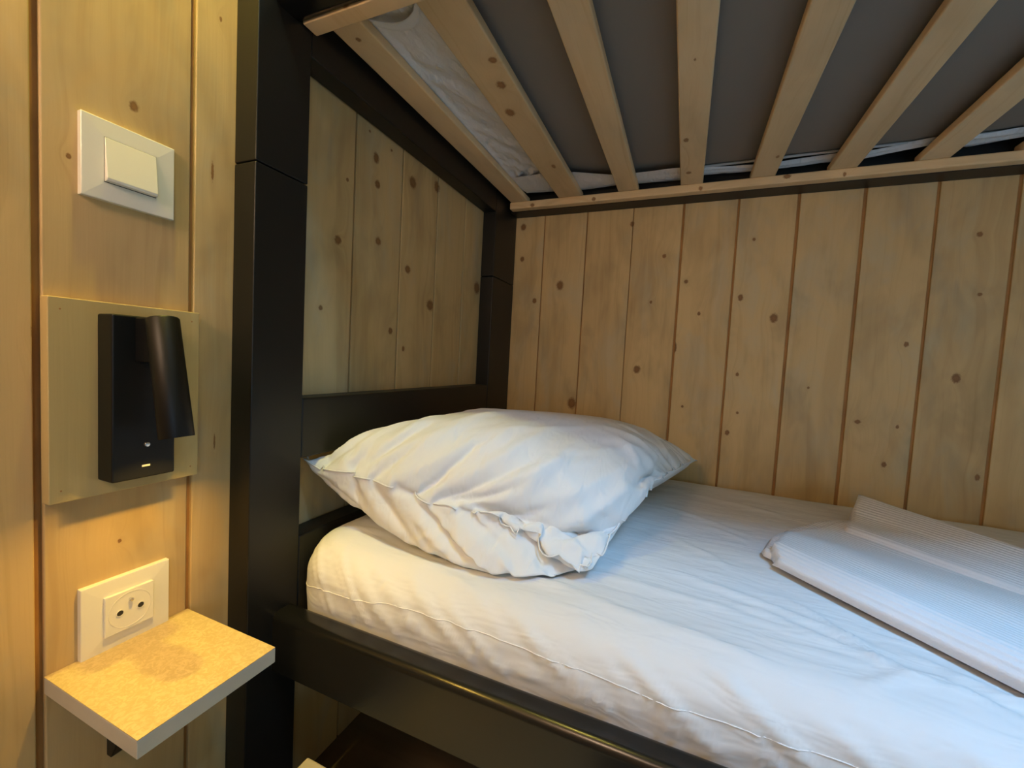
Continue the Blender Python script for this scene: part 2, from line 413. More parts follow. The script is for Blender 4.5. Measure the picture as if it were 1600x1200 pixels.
# ------------------------------------------------------------------ bunk bed
PX0, PX1 = WALL_L, -0.5335          # thickness of the headboard frame
PY0, PY1, PY2, PY3 = 0.381, 0.4625, 1.107, WALL_B
bed = empty('bunk_bed', (0, 0, 0))
tag(bed, 'black painted wooden bunk bed frame standing against the plank walls', 'bunk bed')
JZ = 0.243
BL = 1.50                            # far end of the bed
def post(x0, x1, y0, y1):
    box('post', x0, x1, y0, y1, FZ, JZ - 0.0007, M['black'], bed, bev=0.0018)
    box('post', x0, x1, y0, y1, JZ + 0.0007, 1.05, M['black'], bed, bev=0.0018)
post(PX0, PX1, PY0, PY1)
post(PX0, PX1, PY2, PY3)
post(BL, BL + 0.0415, PY0, PY1)
post(BL, BL + 0.0415, PY2, PY3)
for z0, z1 in ((-0.1665, -0.0735), (0.4265, 0.5265), (-0.48, -0.288), (0.80, 0.89)):
    box('headboard_rail', PX0 + 0.002, PX1 - 0.0005, PY1, PY2, z0, z1, M['black'], bed, bev=0.003)
    box('footboard_rail', BL + 0.001, BL + 0.0395, PY1, PY2, z0, z1, M['black'], bed, bev=0.003)
def side_rail(y0, y1, z0, z1, r=0.011):
    pts = []
    for cx, cz, a0 in ((y0 + r, z0 + r * .4, 180), (y1 - r, z0 + r * .4, 270), (y1 - r, z1 - r, 0), (y0 + r, z1 - r, 90)):
        for k in range(6):
            a = math.radians(a0 + 90 * k / 5)
            rr = r
            pts.append((cx + rr * math.cos(a), cz + (rr if cz > z0 + r else r * .4) * math.sin(a)))
    return prism('side_rail', pts, 0, PX1, BL, M['gloss'], bed, bev=0)
side_rail(0.4205, 0.4570, -0.479, -0.389)
side_rail(0.4050, 0.4440, 0.4575, 0.5600)
box('side_rail', PX1, BL, 1.2055, WALL_B, 0.4575, 0.56, M['black'], bed, bev=0.002)
box('side_rail', PX1, BL, 1.2255, WALL_B, -0.48, -0.39, M['black'], bed, bev=0.002)

# ------------------------------------------------------------------ slatted bases
SLZ = 0.478
def slatted_base(dz, y0, y1, label):
    t = empty('slatted_base', (0, 0, 0))
    tag(t, label, 'slatted base')
    fr = box('rail', -0.5315, BL - 0.004, y0, y0 + 0.0245, SLZ - 0.0205 + dz, SLZ + dz, M['rail'], t, bev=0.002)
    bk = box('rail', -0.5250, BL - 0.004, y1 - 0.0255, y1, SLZ - 0.0205 + dz, SLZ + dz, M['rail'], t, bev=0.0035, seg=3)
    xs = [(-0.5225, -0.4690)] + [(-0.3735, -0.3055)]
    k = 0
    x = -0.2040
    while x < BL - 0.07:
        xs.append((x, x + 0.0535)); x += 0.1592
    for (a, b) in xs:
        box('slat', a, b, y0 + 0.001, y1 - 0.001, SLZ + dz, SLZ + 0.0165 + dz, slat_wood(a, b, K_SLAT if dz == 0 else ()), t, bev=0.003, seg=2)
    return t
slatted_base(0.0, 0.4445, 1.2050, 'pine slatted base of the upper bunk seen from below')
slatted_base(-0.9360, 0.4580, 1.2250, 'pine slatted base hidden under the white lower mattress')

# ------------------------------------------------------------------ cloth surface helper
def grid_mesh(name, nu, nv, fn, mat, parent=None, close=False):
    vs = [fn(i / nu, j / nv) for i in range(nu + 1) for j in range(nv + 1)]
    fs = [(i * (nv + 1) + j, (i + 1) * (nv + 1) + j, (i + 1) * (nv + 1) + j + 1, i * (nv + 1) + j + 1)
          for i in range(nu) for j in range(nv)]
    me = mesh_from(name, vs, fs)
    return link(name, me, mat, parent, True)

def sstep(a, b, x):
    t = min(max((x - a) / (b - a), 0.0), 1.0) if a != b else float(x > a)
    return t * t * (3 - 2 * t)

def ridge(x, y, x0, y0, x1, y1, w, bow=0.0):
    """soft crease along a segment: 0..1"""
    dx, dy = x1 - x0, y1 - y0; L = math.hypot(dx, dy)
    t = ((x - x0) * dx + (y - y0) * dy) / (L * L)
    if t < -0.2 or t > 1.2: return 0.0
    d = ((x - x0) * dy - (y - y0) * dx) / L + bow * 4 * t * (1 - t)
    tt = min(max(t, 0), 1)
    fall = math.sin(math.pi * (0.5 + 0.5 * math.tanh((tt - 0.5) * 3.2) )) if False else max(0.0, 1 - abs(2 * tt - 1) ** 3)
    return math.exp(-(d / w) ** 2) * fall

def fb(x, y, z=0.0, o=4):
    return noise.fractal(Vector((x, y, z)), 1.0, 2.1, o)

# ------------------------------------------------------------------ upper mattress seen through the slats
upper = empty('mattress', (0, 0, 0))
tag(upper, 'grey upper bunk mattress lying on the pine slats, white sheet tucked under', 'mattress')
UZ = SLZ + 0.0170
UY0, UY1, UX0 = 0.470, 1.172, -0.500
def under_fn(u, v):
    x = UX0 + (BL - 0.01 - UX0) * u; y = UY0 + (UY1 - UY0) * v
    ed = min(v, 1 - v) * (UY1 - UY0)
    z = UZ + 0.020 * (1 - math.sqrt(max(0, 1 - (1 - min(ed / 0.02, 1)) ** 2)))
    return (x, y, z + 0.0150 + 0.0010 * fb(x * 3, y * 3, 4.0, 2))
grid_mesh('mattress_cover', 60, 60, under_fn, M['grey'], upper)
box('mattress_core', UX0 + .004, BL - 0.01, UY0 + 0.001, UY1 - 0.001, UZ + 0.036, UZ + 0.130, M['grey'], upper, bev=0.02, seg=4)
tube('piping', [(UX0 + k * 0.02, 1.156 + 0.002 * fb(k * .2, 1.1), UZ + 0.0125) for k in range(98)], 0.0030, M['piping'], upper)
tube('piping', [(UX0 + k * 0.02, UY0 + 0.02 + 0.002 * fb(k * .2, 2.1), UZ + 0.0125) for k in range(98)], 0.0026, M['piping'], upper)
# sheet tucked round the head end
def tuck_fn(u, v):
    y = 0.458 + (1.176 - 0.458) * v
    edge = -0.352 + 0.02 * fb(y * 3, 7.7) + 0.02 * sstep(0.9, 1.17, y)
    x = -0.512 + (edge + 0.512) * u
    ang = 0.5 - (v - 0.5) * 1.6
    w1 = math.sin((x * 1.0 - y * 0.55) * 150 + 3 * fb(x * 6, y * 5, 1.0)) * 0.35
    w2 = fb(x * 26 - y * 10, y * 16 + x * 6, 2.0, 4)
    rad = 0.0
    dx, dy = x + 0.50, y - 1.17
    a = math.atan2(dy, dx + 1e-6); r = math.hypot(dx, dy)
    rad = math.sin(a * 26 + 2 * fb(x * 8, y * 8)) * sstep(0.26, 0.08, r) 
    z = UZ + 0.0065 - 0.0050 * (w1 * 0.5 + w2) - 0.0050 * rad
    z = min(max(z, UZ + 0.0003), UZ + 0.0140)
    # keep clear of the slats, wrap up at the rim
    for (a0, b0) in ((-0.5225, -0.469), (-0.3735, -0.3055)):
        k = sstep(a0 - 0.008, a0, x) * (1 - sstep(b0, b0 + 0.008, x))
        z = z * (1 - k) + (UZ + 0.0006) * k
    rim = max(sstep(0.06, 0.0, u), sstep(0.045, 0.0, v) , sstep(0.955, 1.0, v))
    z += 0.03 * rim
    return (x, y, z)
_tk = grid_mesh('tucked_sheet', 60, 260, tuck_fn, M['under'], upper)
# sheet lip along the wall side: outer and inner edge measured under each gap
LIPX = [-0.46, -0.40, -0.30, -0.20, -0.05, 0.01, 0.116, 0.176, 0.28, 0.34, 0.44, 0.52, 0.60, 0.80, 1.1, 1.48]
LIPI = [1.06, 1.06, 1.072, 1.118, 1.120, 1.155, 1.172, 1.178, 1.165, 1.172, 1.142, 1.150, 1.140, 1.150, 1.150, 1.150]
LIPO = [1.176, 1.184, 1.196, 1.190, 1.202, 1.198, 1.203, 1.203, 1.204, 1.204, 1.172, 1.204, 1.184, 1.195, 1.195, 1.195]
def lerp(xs, ys, x):
    if x <= xs[0]: return ys[0]
    for a, b, c, d in zip(xs, xs[1:], ys, ys[1:]):
        if x <= b: return c + (d - c) * (x - a) / (b - a)
    return ys[-1]
def lip_fn(u, v):
    x = -0.47 + (1.48 + 0.47) * u
    yi, yo = lerp(LIPX, LIPI, x), lerp(LIPX, LIPO, x)
    yy = yi + (yo - yi) * v
    low = 1 - sstep(-0.05, 0.02, x)
    z = UZ + 0.0025 * (1 - low) + 0.0030 - 0.0035 * low - 0.0016 * math.sin(v * 14 + 3 * fb(x * 7, v)) + 0.006 * sstep(0.8, 1.0, v) + 0.006 * sstep(0.1, 0, v) * (1 - low)
    z -= 0.0
    return (x, yy, max(z, UZ + 0.0002))
grid_mesh('sheet_hem', 300, 16, lip_fn, M['under'], upper)
def band(u, v):
    t = u
    x = -0.4665 + 0.0905 * t; y = 0.507 + 0.020 * math.sin(math.pi * min(t * 1.1, 1)) * 1.0 + 0.006 * t - 0.012 * (t > .8) * (t - .8) * 5
    w = 0.013 + 0.004 * math.sin(math.pi * t)
    return (x, y + (v - 0.5) * w, UZ - 0.0040 + 0.001 * math.sin(v * 3.1) + 0.002 * t)
_b = grid_mesh('elastic_strap', 24, 4, band, M['sheet'], _tk)
_s = _b.modifiers.new('thick', 'SOLIDIFY'); _s.thickness = 0.0015

# ------------------------------------------------------------------ pillow (inflated cotton case, baked shape)
# second differences of the grid points, in tenths of a millimetre: x, y, z
PILLOW_TOP = ([
-5620,62,65,61,54,61,60,30,48,83,84,86,82,80,73,55,-11,71,72,73,70,-5,68,68,66,65,68,67,7,65,66,65,62,39,22,60,68,69,67,2,69,71,70,69,69,62,-18,64,66,
64,43,56,15,68,70,72,70,63,-30,47,67,62,58,65,12,72,71,69,47,57,-26,-5,44,63,72,73,70,71,74,34,59,58,0,53,52,15,-1,-3,-9,20,-4,-13,26,-22,-8,-1,-3,2,
-1,-51,-6,67,-2,-5,-2,2,51,-31,-13,0,0,-1,3,28,3,1,0,-1,20,-31,-7,-3,-1,4,33,-39,-14,-12,0,2,0,54,2,-2,0,-3,5,17,-58,-9,-3,2,10,37,-9,-3,4,2,-7,40,
-80,-1,-1,20,-5,-16,63,-25,-12,-2,-13,4,4,-3,42,2,-10,-36,8,1,17,-13,-2,11,-23,12,11,-18,21,-18,3,-3,-1,-27,36,5,4,-1,-3,-7,-3,18,-6,9,-15,1,0,-8,37,
-2,-12,5,2,1,7,7,-21,-2,-1,18,3,-10,-4,-24,-14,2,34,6,-16,-39,12,7,38,37,-52,-14,-1,-1,54,-28,0,-51,-5,7,-27,40,-1,-14,1,9,9,1,29,-15,-3,13,1,-3,-15,
-4,-7,-53,81,5,-15,-9,27,7,0,2,-25,-47,41,34,-10,-21,3,-1,29,0,-23,8,2,2,-9,-7,2,19,-16,16,-15,1,9,-4,8,9,-11,6,3,21,-24,21,-22,-3,10,15,-3,-12,10,
-10,-8,-1,-1,-9,35,-7,-20,-21,8,47,-25,-11,-1,10,45,-45,8,-26,-35,24,29,-37,12,-26,-13,86,-15,10,13,-26,-11,-8,3,14,-3,14,37,-41,-45,-16,26,-41,0,13,
25,-10,-15,1,0,32,-22,-3,-7,0,19,-5,3,-2,-6,14,-13,0,11,5,-15,12,-10,-1,6,-1,8,0,0,2,31,-24,-1,13,-19,4,6,5,4,-11,9,3,-14,-3,33,-13,8,1,-3,-9,0,26,
-30,-18,-5,7,49,-2,-16,-17,-31,-34,21,-6,26,6,-5,16,8,11,6,-17,-10,-20,-3,-32,-4,35,44,23,-7,34,-12,-12,-4,-54,44,84,-79,-1,-7,37,-25,-1,-10,-1,30,
-15,3,9,-13,15,-15,3,7,-5,4,-2,0,-2,2,1,12,-3,-1,10,15,-26,-4,17,-10,5,4,6,4,-7,-1,10,-12,-7,24,2,1,2,-1,-12,-8,20,-3,-20,-9,0,47,2,1,-13,-17,-24,-11,
-16,12,20,7,1,-31,25,15,1,-55,2,35,5,-9,20,-13,46,64,-39,-16,1,-2,-1,-6,26,-28,7,-28,23,2,-1,-9,5,15,-2,2,-3,2,-1,-2,4,13,-16,5,-1,1,-2,1,0,5,3,3,21,
-26,14,-21,6,5,4,3,8,-1,3,-6,11,-4,-16,8,13,2,3,2,-1,-2,-6,10,-10,-24,-2,51,-5,3,-2,-21,5,-7,-21,-5,6,3,28,-45,-4,-19,41,-16,-1,-1,13,-2,4,0,6,63,-56,
0,0,1,-25,47,-3,-34,9,-6,-18,3,7,14,-8,6,3,9,-12,16,-14,3,6,1,6,-9,-1,0,-1,2,1,3,3,6,-2,-8,1,-1,-1,5,5,4,13,-10,8,-6,4,3,-9,-4,12,1,3,1,0,2,-9,15,-1,
-31,-4,51,1,1,1,-39,22,-14,-22,-7,2,13,20,-22,-9,28,-30,-11,4,-1,-1,26,-27,19,-18,70,-62,57,-60,26,-54,10,14,9,-15,13,-13,0,-1,14,-6,1,7,4,-4,2,-4,2,
13,-14,5,-1,-1,0,0,1,1,1,7,14,-28,7,-1,1,2,4,5,5,14,-16,10,-1,1,2,-6,-7,12,1,3,2,2,0,-10,15,4,-29,1,41,2,2,-3,-37,31,-33,-19,-1,-22,21,20,12,-36,35,
-40,-4,1,5,-7,6,21,2,-38,24,0,44,-73,23,2,-1,-7,11,-12,3,-4,1,-2,8,0,3,9,-8,19,-14,0,1,5,2,-6,-2,-1,0,0,1,1,4,23,-12,7,-17,0,2,2,4,3,5,13,-22,3,10,1,
1,-3,-5,12,1,1,3,-13,8,-1,19,3,-30,10,29,1,0,-17,-9,27,-54,-27,6,0,12,17,10,-49,20,-6,-1,-16,10,7,33,-32,24,-17,-22,-2,61,-37,-3,-1,-8,-4,4,5,-4,-2,0,
0,2,3,7,6,-3,1,-1,0,7,-8,1,-1,-1,-1,0,0,3,1,12,4,-15,21,-15,1,2,1,3,2,6,5,-6,-7,8,-5,6,2,-1,8,1,1,14,-23,4,3,15,9,-28,18,16,1,-3,-53,37,23,-54,-13,-9,
2,9,-45,33,12,4,-13,14,-22,7,35,2,-36,38,-8,-10,-15,7,-12,-1,1,-9,5,-2,3,-1,-1,-1,1,2,2,12,-13,11,-2,-1,0,1,1,-1,-1,0,-1,1,-1,4,3,29,-25,2,0,2,0,1,0,
0,2,13,-13,4,-3,12,-10,4,4,5,2,2,3,15,-24,1,7,8,13,-23,22,4,1,-1,-56,50,12,-54,-17,-6,-46,69,10,-13,-11,9,0,-50,7,37,1,2,-44,-7,-7,-5,44,-15,-3,0,3,
-9,3,1,-1,-2,-1,-1,1,1,3,3,10,-10,1,-1,5,-3,1,-1,0,1,0,1,-3,7,6,5,-9,8,-3,1,-1,0,0,0,2,14,-20,3,5,14,-10,3,3,4,1,4,-7,18,-14,5,1,-1,18,-7,8,8,2,-9,
-47,53,6,-55,-1,-19,1,18,10,-13,5,-61,70,-56,46,-7,-2,-7,-18,-6,-4,-13,16,-1,0,2,3,-6,0,-1,-2,-1,-2,-2,0,1,15,-12,5,-3,1,1,4,-1,2,-1,0,-1,1,-2,2,9,13,
-14,9,-4,-1,-1,-1,-1,-1,1,6,2,-3,-2,3,13,-7,1,1,3,1,14,-19,12,-2,1,5,-5,2,9,9,14,-6,3,-42,44,1,-77,23,-16,4,19,-9,-33,38,5,25,49,14,12,-17,-24,-16,-6,
9,2,-5,-9,-5,2,2,-3,-1,-1,-3,-2,-1,-2,-1,3,1,9,-7,2,1,1,3,0,2,-1,0,-1,5,-5,2,23,-20,1,5,0,-2,-1,-1,0,0,-1,17,-19,4,3,2,9,-8,6,0,1,1,21,-19,1,4,-1,-1,
1,8,6,16,10,-16,15,-29,32,1,-42,-17,-14,7,30,10,-31,-4,29,74,-5,-37,35,-12,-23,9,-33,-7,12,8,-1,-14,4,-3,-2,-1,-2,-2,-3,-2,-1,-1,10,-9,6,0,3,2,1,2,0,
1,0,-1,-1,-2,0,10,14,-9,-4,0,-1,-1,-1,-1,0,1,1,19,-18,0,2,0,5,-2,2,1,1,-1,18,-14,5,-1,1,0,4,7,8,15,1,-2,10,-7,8,0,-40,-15,-12,9,18,40,-60,7,36,-33,26,
-1,36,-8,-41,32,-25,-22,-1,10,11,-16,5,-3,-2,-1,-1,-2,-1,-3,-1,1,4,7,-4,1,1,2,1,1,-1,0,0,-1,-3,0,-1,31,-18,4,-7,1,-1,0,-1,1,-1,1,2,10,-11,2,0,-1,1,0,
1,0,1,-1,13,-6,3,1,3,2,5,4,15,15,-6,-4,0,10,6,-12,-32,-13,-7,-1,11,54,-67,18,-4,24,-1,-6,27,4,-63,43,-4,-26,-15,3,13,-11,5,-1,-1,-2,0,-2,-1,-2,0,6,-5,
4,1,1,0,1,0,0,0,-1,1,2,-2,-2,2,23,-17,-1,1,-1,-2,2,-1,1,0,4,-3,8,-4,2,-2,-2,0,0,0,1,0,-1,4,4,4,4,3,3,2,0,11,3,4,2,5,9,4,-28,-18,3,-29,-2,10,63,15,12,
-42,1,11,5,16,29,-65,28,20,-6,-25,-1,6,-2,3,0,0,-2,-1,0,-1,-1,0,2,3,0,-1,0,0,0,0,-1,1,0,4,-6,2,0,4,0,4,0,-1,-2,0,0,2,0,1,11,-6,2,-1,-2,-1,-1,-1,1,0,1,
0,3,4,4,3,2,2,2,1,3,6,5,3,6,6,9,-1,-42,-22,14,-4,-5,-46,-25,79,-16,-45,-15,-1,1,4,27,-24,1,8,14,-5,4,-1,-2,1,0,0,-1,-1,0,0,0,4,-2,-1,0,-1,-1,0,0,1,0,
0,1,1,1,-1,3,2,3,0,0,-2,-1,0,1,2,1,-1,11,-6,-2,0,-3,0,0,0,1,1,1,3,3,4,2,2,1,1,1,2,3,5,5,5,8,8,5,-5,-44,-1,-4,-3,40,-15,-7,79,-11,-42,18,-1,11,-2,-9,
-12,7,2,-9,-9,2,2,0,1,0,0,-1,0,0,1,-1,1,-1,-1,-1,-1,0,1,0,0,0,2,5,-4,0,0,16,-7,-1,-5,6,-4,2,-1,3,0,0,0,5,-5,-1,0,-1,1,1,1,2,2,1,3,2,1,2,0,1,1,1,3,4,5,
6,6,4,-25,41,-18,-29,-6,-4,5,-3,-1,11,45,-15,-45,27,2,15,-8,-8,-19,5,8,-5,-7,1,1,0,1,-1,0,0,0,0,0,0,0,-1,-1,0,-1,1,-1,1,1,0,2,0,3,-2,2,7,0,-4,0,1,0,1,
0,0,1,-1,-2,0,0,1,0,1,2,3,1,1,2,2,0,1,0,0,0,2,2,2,3,5,6,7,3,-13,-2,36,-36,-9,-16,5,10,-13,-6,42,2,-7,-38,11,0,28,1,-12,-20,1,10,0,-6,0,1,-1,1,-1,0,0,
0,1,0,-1,0,0,-1,1,-1,1,0,0,0,1,5,-4,1,1,2,0,3,1,2,-2,0,-1,0,1,-3,-1,0,0,1,2,1,2,2,3,1,1,0,0,0,-1,1,1,1,2,3,3,3,5,8,8,6,-61,-25,85,-9,-38,-16,8,1,11,
-1,15,-5,-10,-23,7,-8,17,11,-10,-10,-4,3,3,0,-2,0,-1,0,-2,0,1,0,0,1,1,0,1,0,0,0,0,0,-1,1,0,0,2,0,1,2,4,-1,0,0,0,-1,-1,-2,-1,-1,-1,2,1,2,2,2,2,1,2,0,0,
0,0,0,0,1,3,3,3,2,2,2,4,-22,45,-8,-21,-30,-2,41,-95,10,-1,-11,15,32,-11,-10,-7,-12,0,-9,3,13,-1,-4,-1,2,-3,-1,-3,-1,-1,0,0,-1,2,1,2,0,2,1,0,0,-1,-1,
-1,1,-2,1,0,1,1,1,1,5,-2,1,0,-1,-2,-1,-2,-1,-1,1,1,2,2,3,2,2,1,0,0,-1,0,-1,0,1,2,2,4,5,3,1,0,-2,26,3,5,-13,-80,40,-43,98,40,-16,-21,1,22,8,-9,-3,-10,
-4,6,-3,7,-2,-5,-3,-3,0,-2,-1,-2,-1,-1,0,2,0,2,1,2,0,0,0,0,-1,0,-1,-1,0,-1,4,-1,0,0,1,2,3,0,0,-2,-1,-2,-1,-1,1,0,2,3,2,2,2,0,1,0,0,-1,-2,-1,0,1,2,3,5,
5,4,0,0,-2,3,8,21,1,0,-76,54,4,40,0,-37,-1,-2,43,-15,1,-6,-14,-2,8,-8,3,2,-2,-2,-3,-1,-1,-1,-2,0,0,0,2,2,0,1,0,0,-1,-1,0,-1,1,-1,0,0,0,0,1,1,0,1,1,1,
0,0,-1,-2,0,0,0,2,2,2,2,1,1,0,0,1,-2,-1,-1,0,0,1,2,4,3,5,5,-1,-1,1,1,2,17,-7,20,-33,3,-1,-18,-12,32,-16,38,-23,42,24,-17,-20,-12,-7,4,-2,0,-1,-3,-2,
-2,-2,-1,1,0,0,0,1,0,1,-1,0,-1,-1,0,0,0,0,0,1,-1,0,1,-1,0,1,0,1,0,1,-1,-1,1,-1,1,2,1,2,2,1,0,0,0,0,-1,-1,-1,0,0,1,1,2,3,5,-11,-20,30,4,2,3,3,4,22,-26,
19,-41,-13,-24,22,29,-33,-20,60,20,-34,49,-23,7,-21,-13,-3,-3,-1,-2,-2,-2,-1,-1,0,0,0,1,0,0,0,-1,-1,-2,0,0,0,0,0,1,0,1,-1,0,-1,0,0,0,0,1,0,0,1,0,1,1,
1,3,2,0,0,0,-1,-1,-2,0,1,-1,0,1,2,2,2,1,-4,-26,23,-28,30,9,6,5,4,7,10,4,-66,15,-37,35,-12,29,-33,-22,22,37,-30,81,-61,40,1,-21,-9,-7,-1,-3,-2,0,-1,0,
0,1,0,0,-1,-1,-1,-2,-1,-1,-1,1,1,1,1,0,1,-1,-1,0,-1,-1,0,0,1,0,1,0,0,2,2,2,1,1,0,1,-1,-3,-1,-1,0,0,1,1,1,2,2,2,-1,-3,13,-44,18,-18,23,14,-16,31,9,-7,
-29,43,-3,-33,-7,15,-2,36,-20,-28,-1,27,0,82,-81,31,27,-12,7,-19,-6,-6,-3,0,-1,1,0,0,-1,0,-2,-1,-2,-1,0,0,0,1,0,1,2,-1,1,-1,-1,-1,0,-1,0,0,0,1,1,1,1,
2,1,1,1,0,-1,-1,-1,-2,-1,0,0,2,1,3,2,2,1,-1,-2,5,12,-52,8,-6,18,40,-55,48,-17,-12,75,-95,-4,-32,0,0,0,32,13,-25,15,-7,-10,81,-81,17,36,-18,24,-15,5,
-14,-8,-3,0,-1,0,0,-1,0,-2,0,0,-1,0,0,1,1,1,0,0,0,0,-1,0,-1,0,0,0,0,0,0,2,0,0,2,1,-1,0,-1,-1,0,-1,0,1,1,0,3,1,2,3,-4,2,-1,3,6,5,-50,3,1,21,46,-89,82,
0,-79,101,-19,18,-36,13,-8,-5,11,34,-34,1,5,-2,75,-75,3,33,-13,31,-14,16,-12,-11,-8,1,-1,-1,0,-1,1,-1,-1,0,1,0,0,2,0,1,2,0,0,0,-1,0,-1,0,-1,0,0,0,0,1,
0,0,0,0,0,0,-1,-1,0,0,0,1,2,1,2,2,1,5,-5,-2,2,4,-11,22,-51,-1,1,23,47,-77,72,-50,15,-18,2,18,-35,16,-5,6,-12,17,-6,-1,-3,-4,67,-63,-2,23,-1,21,-14,24,
2,-15,-15,-1,0,0,0,-1,0,0,0,-1,1,1,0,2,2,0,1,0,1,0,0,-1,-1,-1,0,-1,0,-1,0,1,0,1,0,0,-2,0,0,-1,1,0,1,1,2,1,1,1,0,-14,11,3,6,19,-28,-32,0,0,11,26,36,
-72,68,-38,-10,-4,1,18,-31,8,-7,11,13,-5,-6,-4,-4,-6,55,-49,-3,5,-1,24,-9,16,18,-1,-27,0,-2,0,0,1,-1,0,0,-1,1,1,2,0,2,0,2,0,1,-1,0,-2,-1,-1,-1,0,0,0,
1,0,0,1,-1,0,0,-1,1,0,0,1,1,0,1,0,0,-4,18,-30,14,4,6,-26,11,-16,-11,8,18,23,27,-63,31,-1,-6,-3,0,17,-16,2,-2,-6,5,2,-2,-4,-5,-7,41,-32,-5,4,-1,14,-7,
3,16,21,-28,3,-2,1,0,0,-1,-1,1,-1,1,0,1,1,1,0,2,1,0,-1,-1,-1,-1,-1,-1,0,1,0,2,0,0,0,0,0,1,0,0,1,0,0,0,0,-1,-1,5,-2,18,-39,16,12,25,-3,-60,13,-17,19,
-8,57,1,-17,10,-9,-4,-2,-2,10,-9,2,0,0,0,0,-1,-3,-5,-10,19,-1,-4,-4,-4,5,3,-2,5,27,-20,3,-1,0,0,0,-1,-1,-1,-1,1,1,0,0,2,1,1,0,0,0,-2,-1,-1,0,0,1,1,1,
0,0,1,1,0,0,1,1,1,-1,0,-1,-1,-1,-1,0,3,3,16,-43,21,15,-22,-3,-13,-3,6,19,27,40,-69,18,-12,-5,-3,-1,-2,4,-4,1,1,0,2,2,2,2,6,2,-10,-1,-1,-1,0,-2,-1,-2,
-1,19,-10,2,-1,1,-1,0,-2,-1,-1,-1,-1,1,1,1,1,0,1,1,-2,0,-1,0,0,1,0,2,0,1,0,0,1,1,2,1,0,0,1,-2,-1,-1,-1,-1,-1,0,5,6,8,-39,35,22,-25,-45,10,-7,51,-20,8,
-10,26,-14,-6,-4,-2,-1,-1,0,-1,0,2,1,2,3,2,-4,2,7,-6,-1,-1,-1,-1,-1,-1,-2,-2,8,0,2,0,0,-2,-1,-1,-1,-2,0,-1,0,1,1,1,1,-1,1,-1,0,0,0,0,2,0,1,1,0,1,1,1,
1,0,2,0,-1,0,-1,-2,-1,-1,-1,0,0,11,-8,-3,-2,30,16,-46,3,-26,-1,17,16,-8,5,9,-5,-4,-3,-2,-1,0,0,1,0,1,2,1,2,2,-2,-2,6,-3,-1,-1,0,0,0,1,2,1,-2,-1,0,0,0,
-1,-2,-2,-1,-1,-1,0,0,0,1,0,0,0,1,0,0,1,1,1,1,0,0,1,0,1,1,0,2,0,1,0,-1,0,-1,-1,-1,0,-2,2,-4,33,7,-51,26,23,17,-82,13,-16,15,22,-10,15,2,-4,-5,-3,-2,0,
-3,0,-1,3,0,0,1,1,1,1,0,-2,2,0,0,0,0,0,0,-1,1,2,-1,0,0,0,-1,-1,-1,-1,-2,0,0,-1,0,-2,-1,0,0,1,0,2,1,1,0,1,1,1,-1,1,0,1,0,0,1,0,1,1,-1,1,-1,0,-3,2,-4,4,
-1,18,27,-53,27,1,-21,10,-26,-16,-27,117,11,7,-5,-3,-3,-2,-2,5,-6,0,-3,2,1,0,0,1,0,1,1,0,1,0,0,-1,0,1,0,-2,0,3,-1,1,-1,0,0,-1,-2,0,-1,0,-1,-2,0,-1,0,
0,-1,2,1,1,1,1,0,1,-1,1,0,0,-1,2,0,0,1,0,1,2,-1,2,-3,1,-4,3,-3,2,3,7,33,-42,21,-3,-50,45,-42,66,-40,5,-3,13,-5,-2,1,-3,-5,10,-9,5,-7,0,1,1,0,1,0,1,1,
-1,1,-1,0,0,-1,0,2,-1,-1,2,-1,1,0,-1,0,1,-1,0,-1,0,-2,-2,0,-1,0,2,0,1,1,1,0,0,-1,1,0,-1,0,1,-1,1,0,0,2,1,0,-3,-4,8,-1,2,-5,2,0,2,5,4,32,-34,30,-32,
-28,27,-11,-37,-7,28,-16,6,-2,-3,4,-5,-7,14,-15,11,-7,0,-1,1,0,1,0,0,1,-1,1,0,-1,0,-1,-1,2,0,-1,1,0,1,1,0,0,0,0,0,-2,0,-1,-1,0,1,1,1,1,0,0,0,-1,0,-1,
0,0,0,0,0,0,0,1,0,2,0,5,0,-13,8,-8,8,-2,0,1,4,8,-6,38,-9,-9,-35,33,-22,66,-6,-15,44,-13,0,-3,-5,8,-6,-9,14,-15,15,-8,0,0,1,0,0,0,0,0,-1,-1,1,-1,0,-1,
-1,1,1,-1,1,0,1,2,0,0,0,0,0,0,-1,0,1,1,0,2,0,0,-1,-1,-1,-1,0,0,0,-1,0,0,0,1,0,1,0,2,0,3,3,-17,17,-18,10,0,2,0,1,-21,-13,57,14,-32,-23,36,4,-19,13,-21,
49,-12,-2,-4,-5,8,-5,-9,14,-16,18,-5,-1,-1,0,0,0,0,-1,0,-1,-1,0,0,0,-1,-1,0,1,0,1,1,0,1,1,1,0,0,-1,1,1,1,1,1,0,0,0,-1,-2,-1,-1,0,0,0,0,-1,0,0,0,1,0,1,
-3,3,2,3,5,-20,24,-26,10,2,2,-3,23,-4,-59,62,37,-63,-6,10,-18,1,7,-19,50,-12,0,-8,-5,8,-2,-9,12,-13,18,-4,0,-1,-1,-1,-2,1,-1,1,-1,-2,-1,0,0,0,-1,0,1,
0,1,0,1,0,0,0,0,2,1,1,1,1,1,1,-1,-1,-1,0,-1,-1,-1,0,0,1,0,0,1,0,-1,0,-1,4,-7,1,4,5,6,-20,29,-33,9,4,-7,14,6,-6,-56,56,27,-12,-15,-9,-5,1,2,-21,50,-14,
4,-10,-3,6,1,-6,9,-12,19,-5,1,-1,-3,-1,-3,0,0,1,0,-1,-1,0,0,0,0,-1,1,0,1,-1,1,-1,0,1,0,2,2,2,1,1,-1,1,-1,-1,-1,-1,0,0,0,0,0,0,1,-1,0,0,1,0,-3,5,-8,-3,
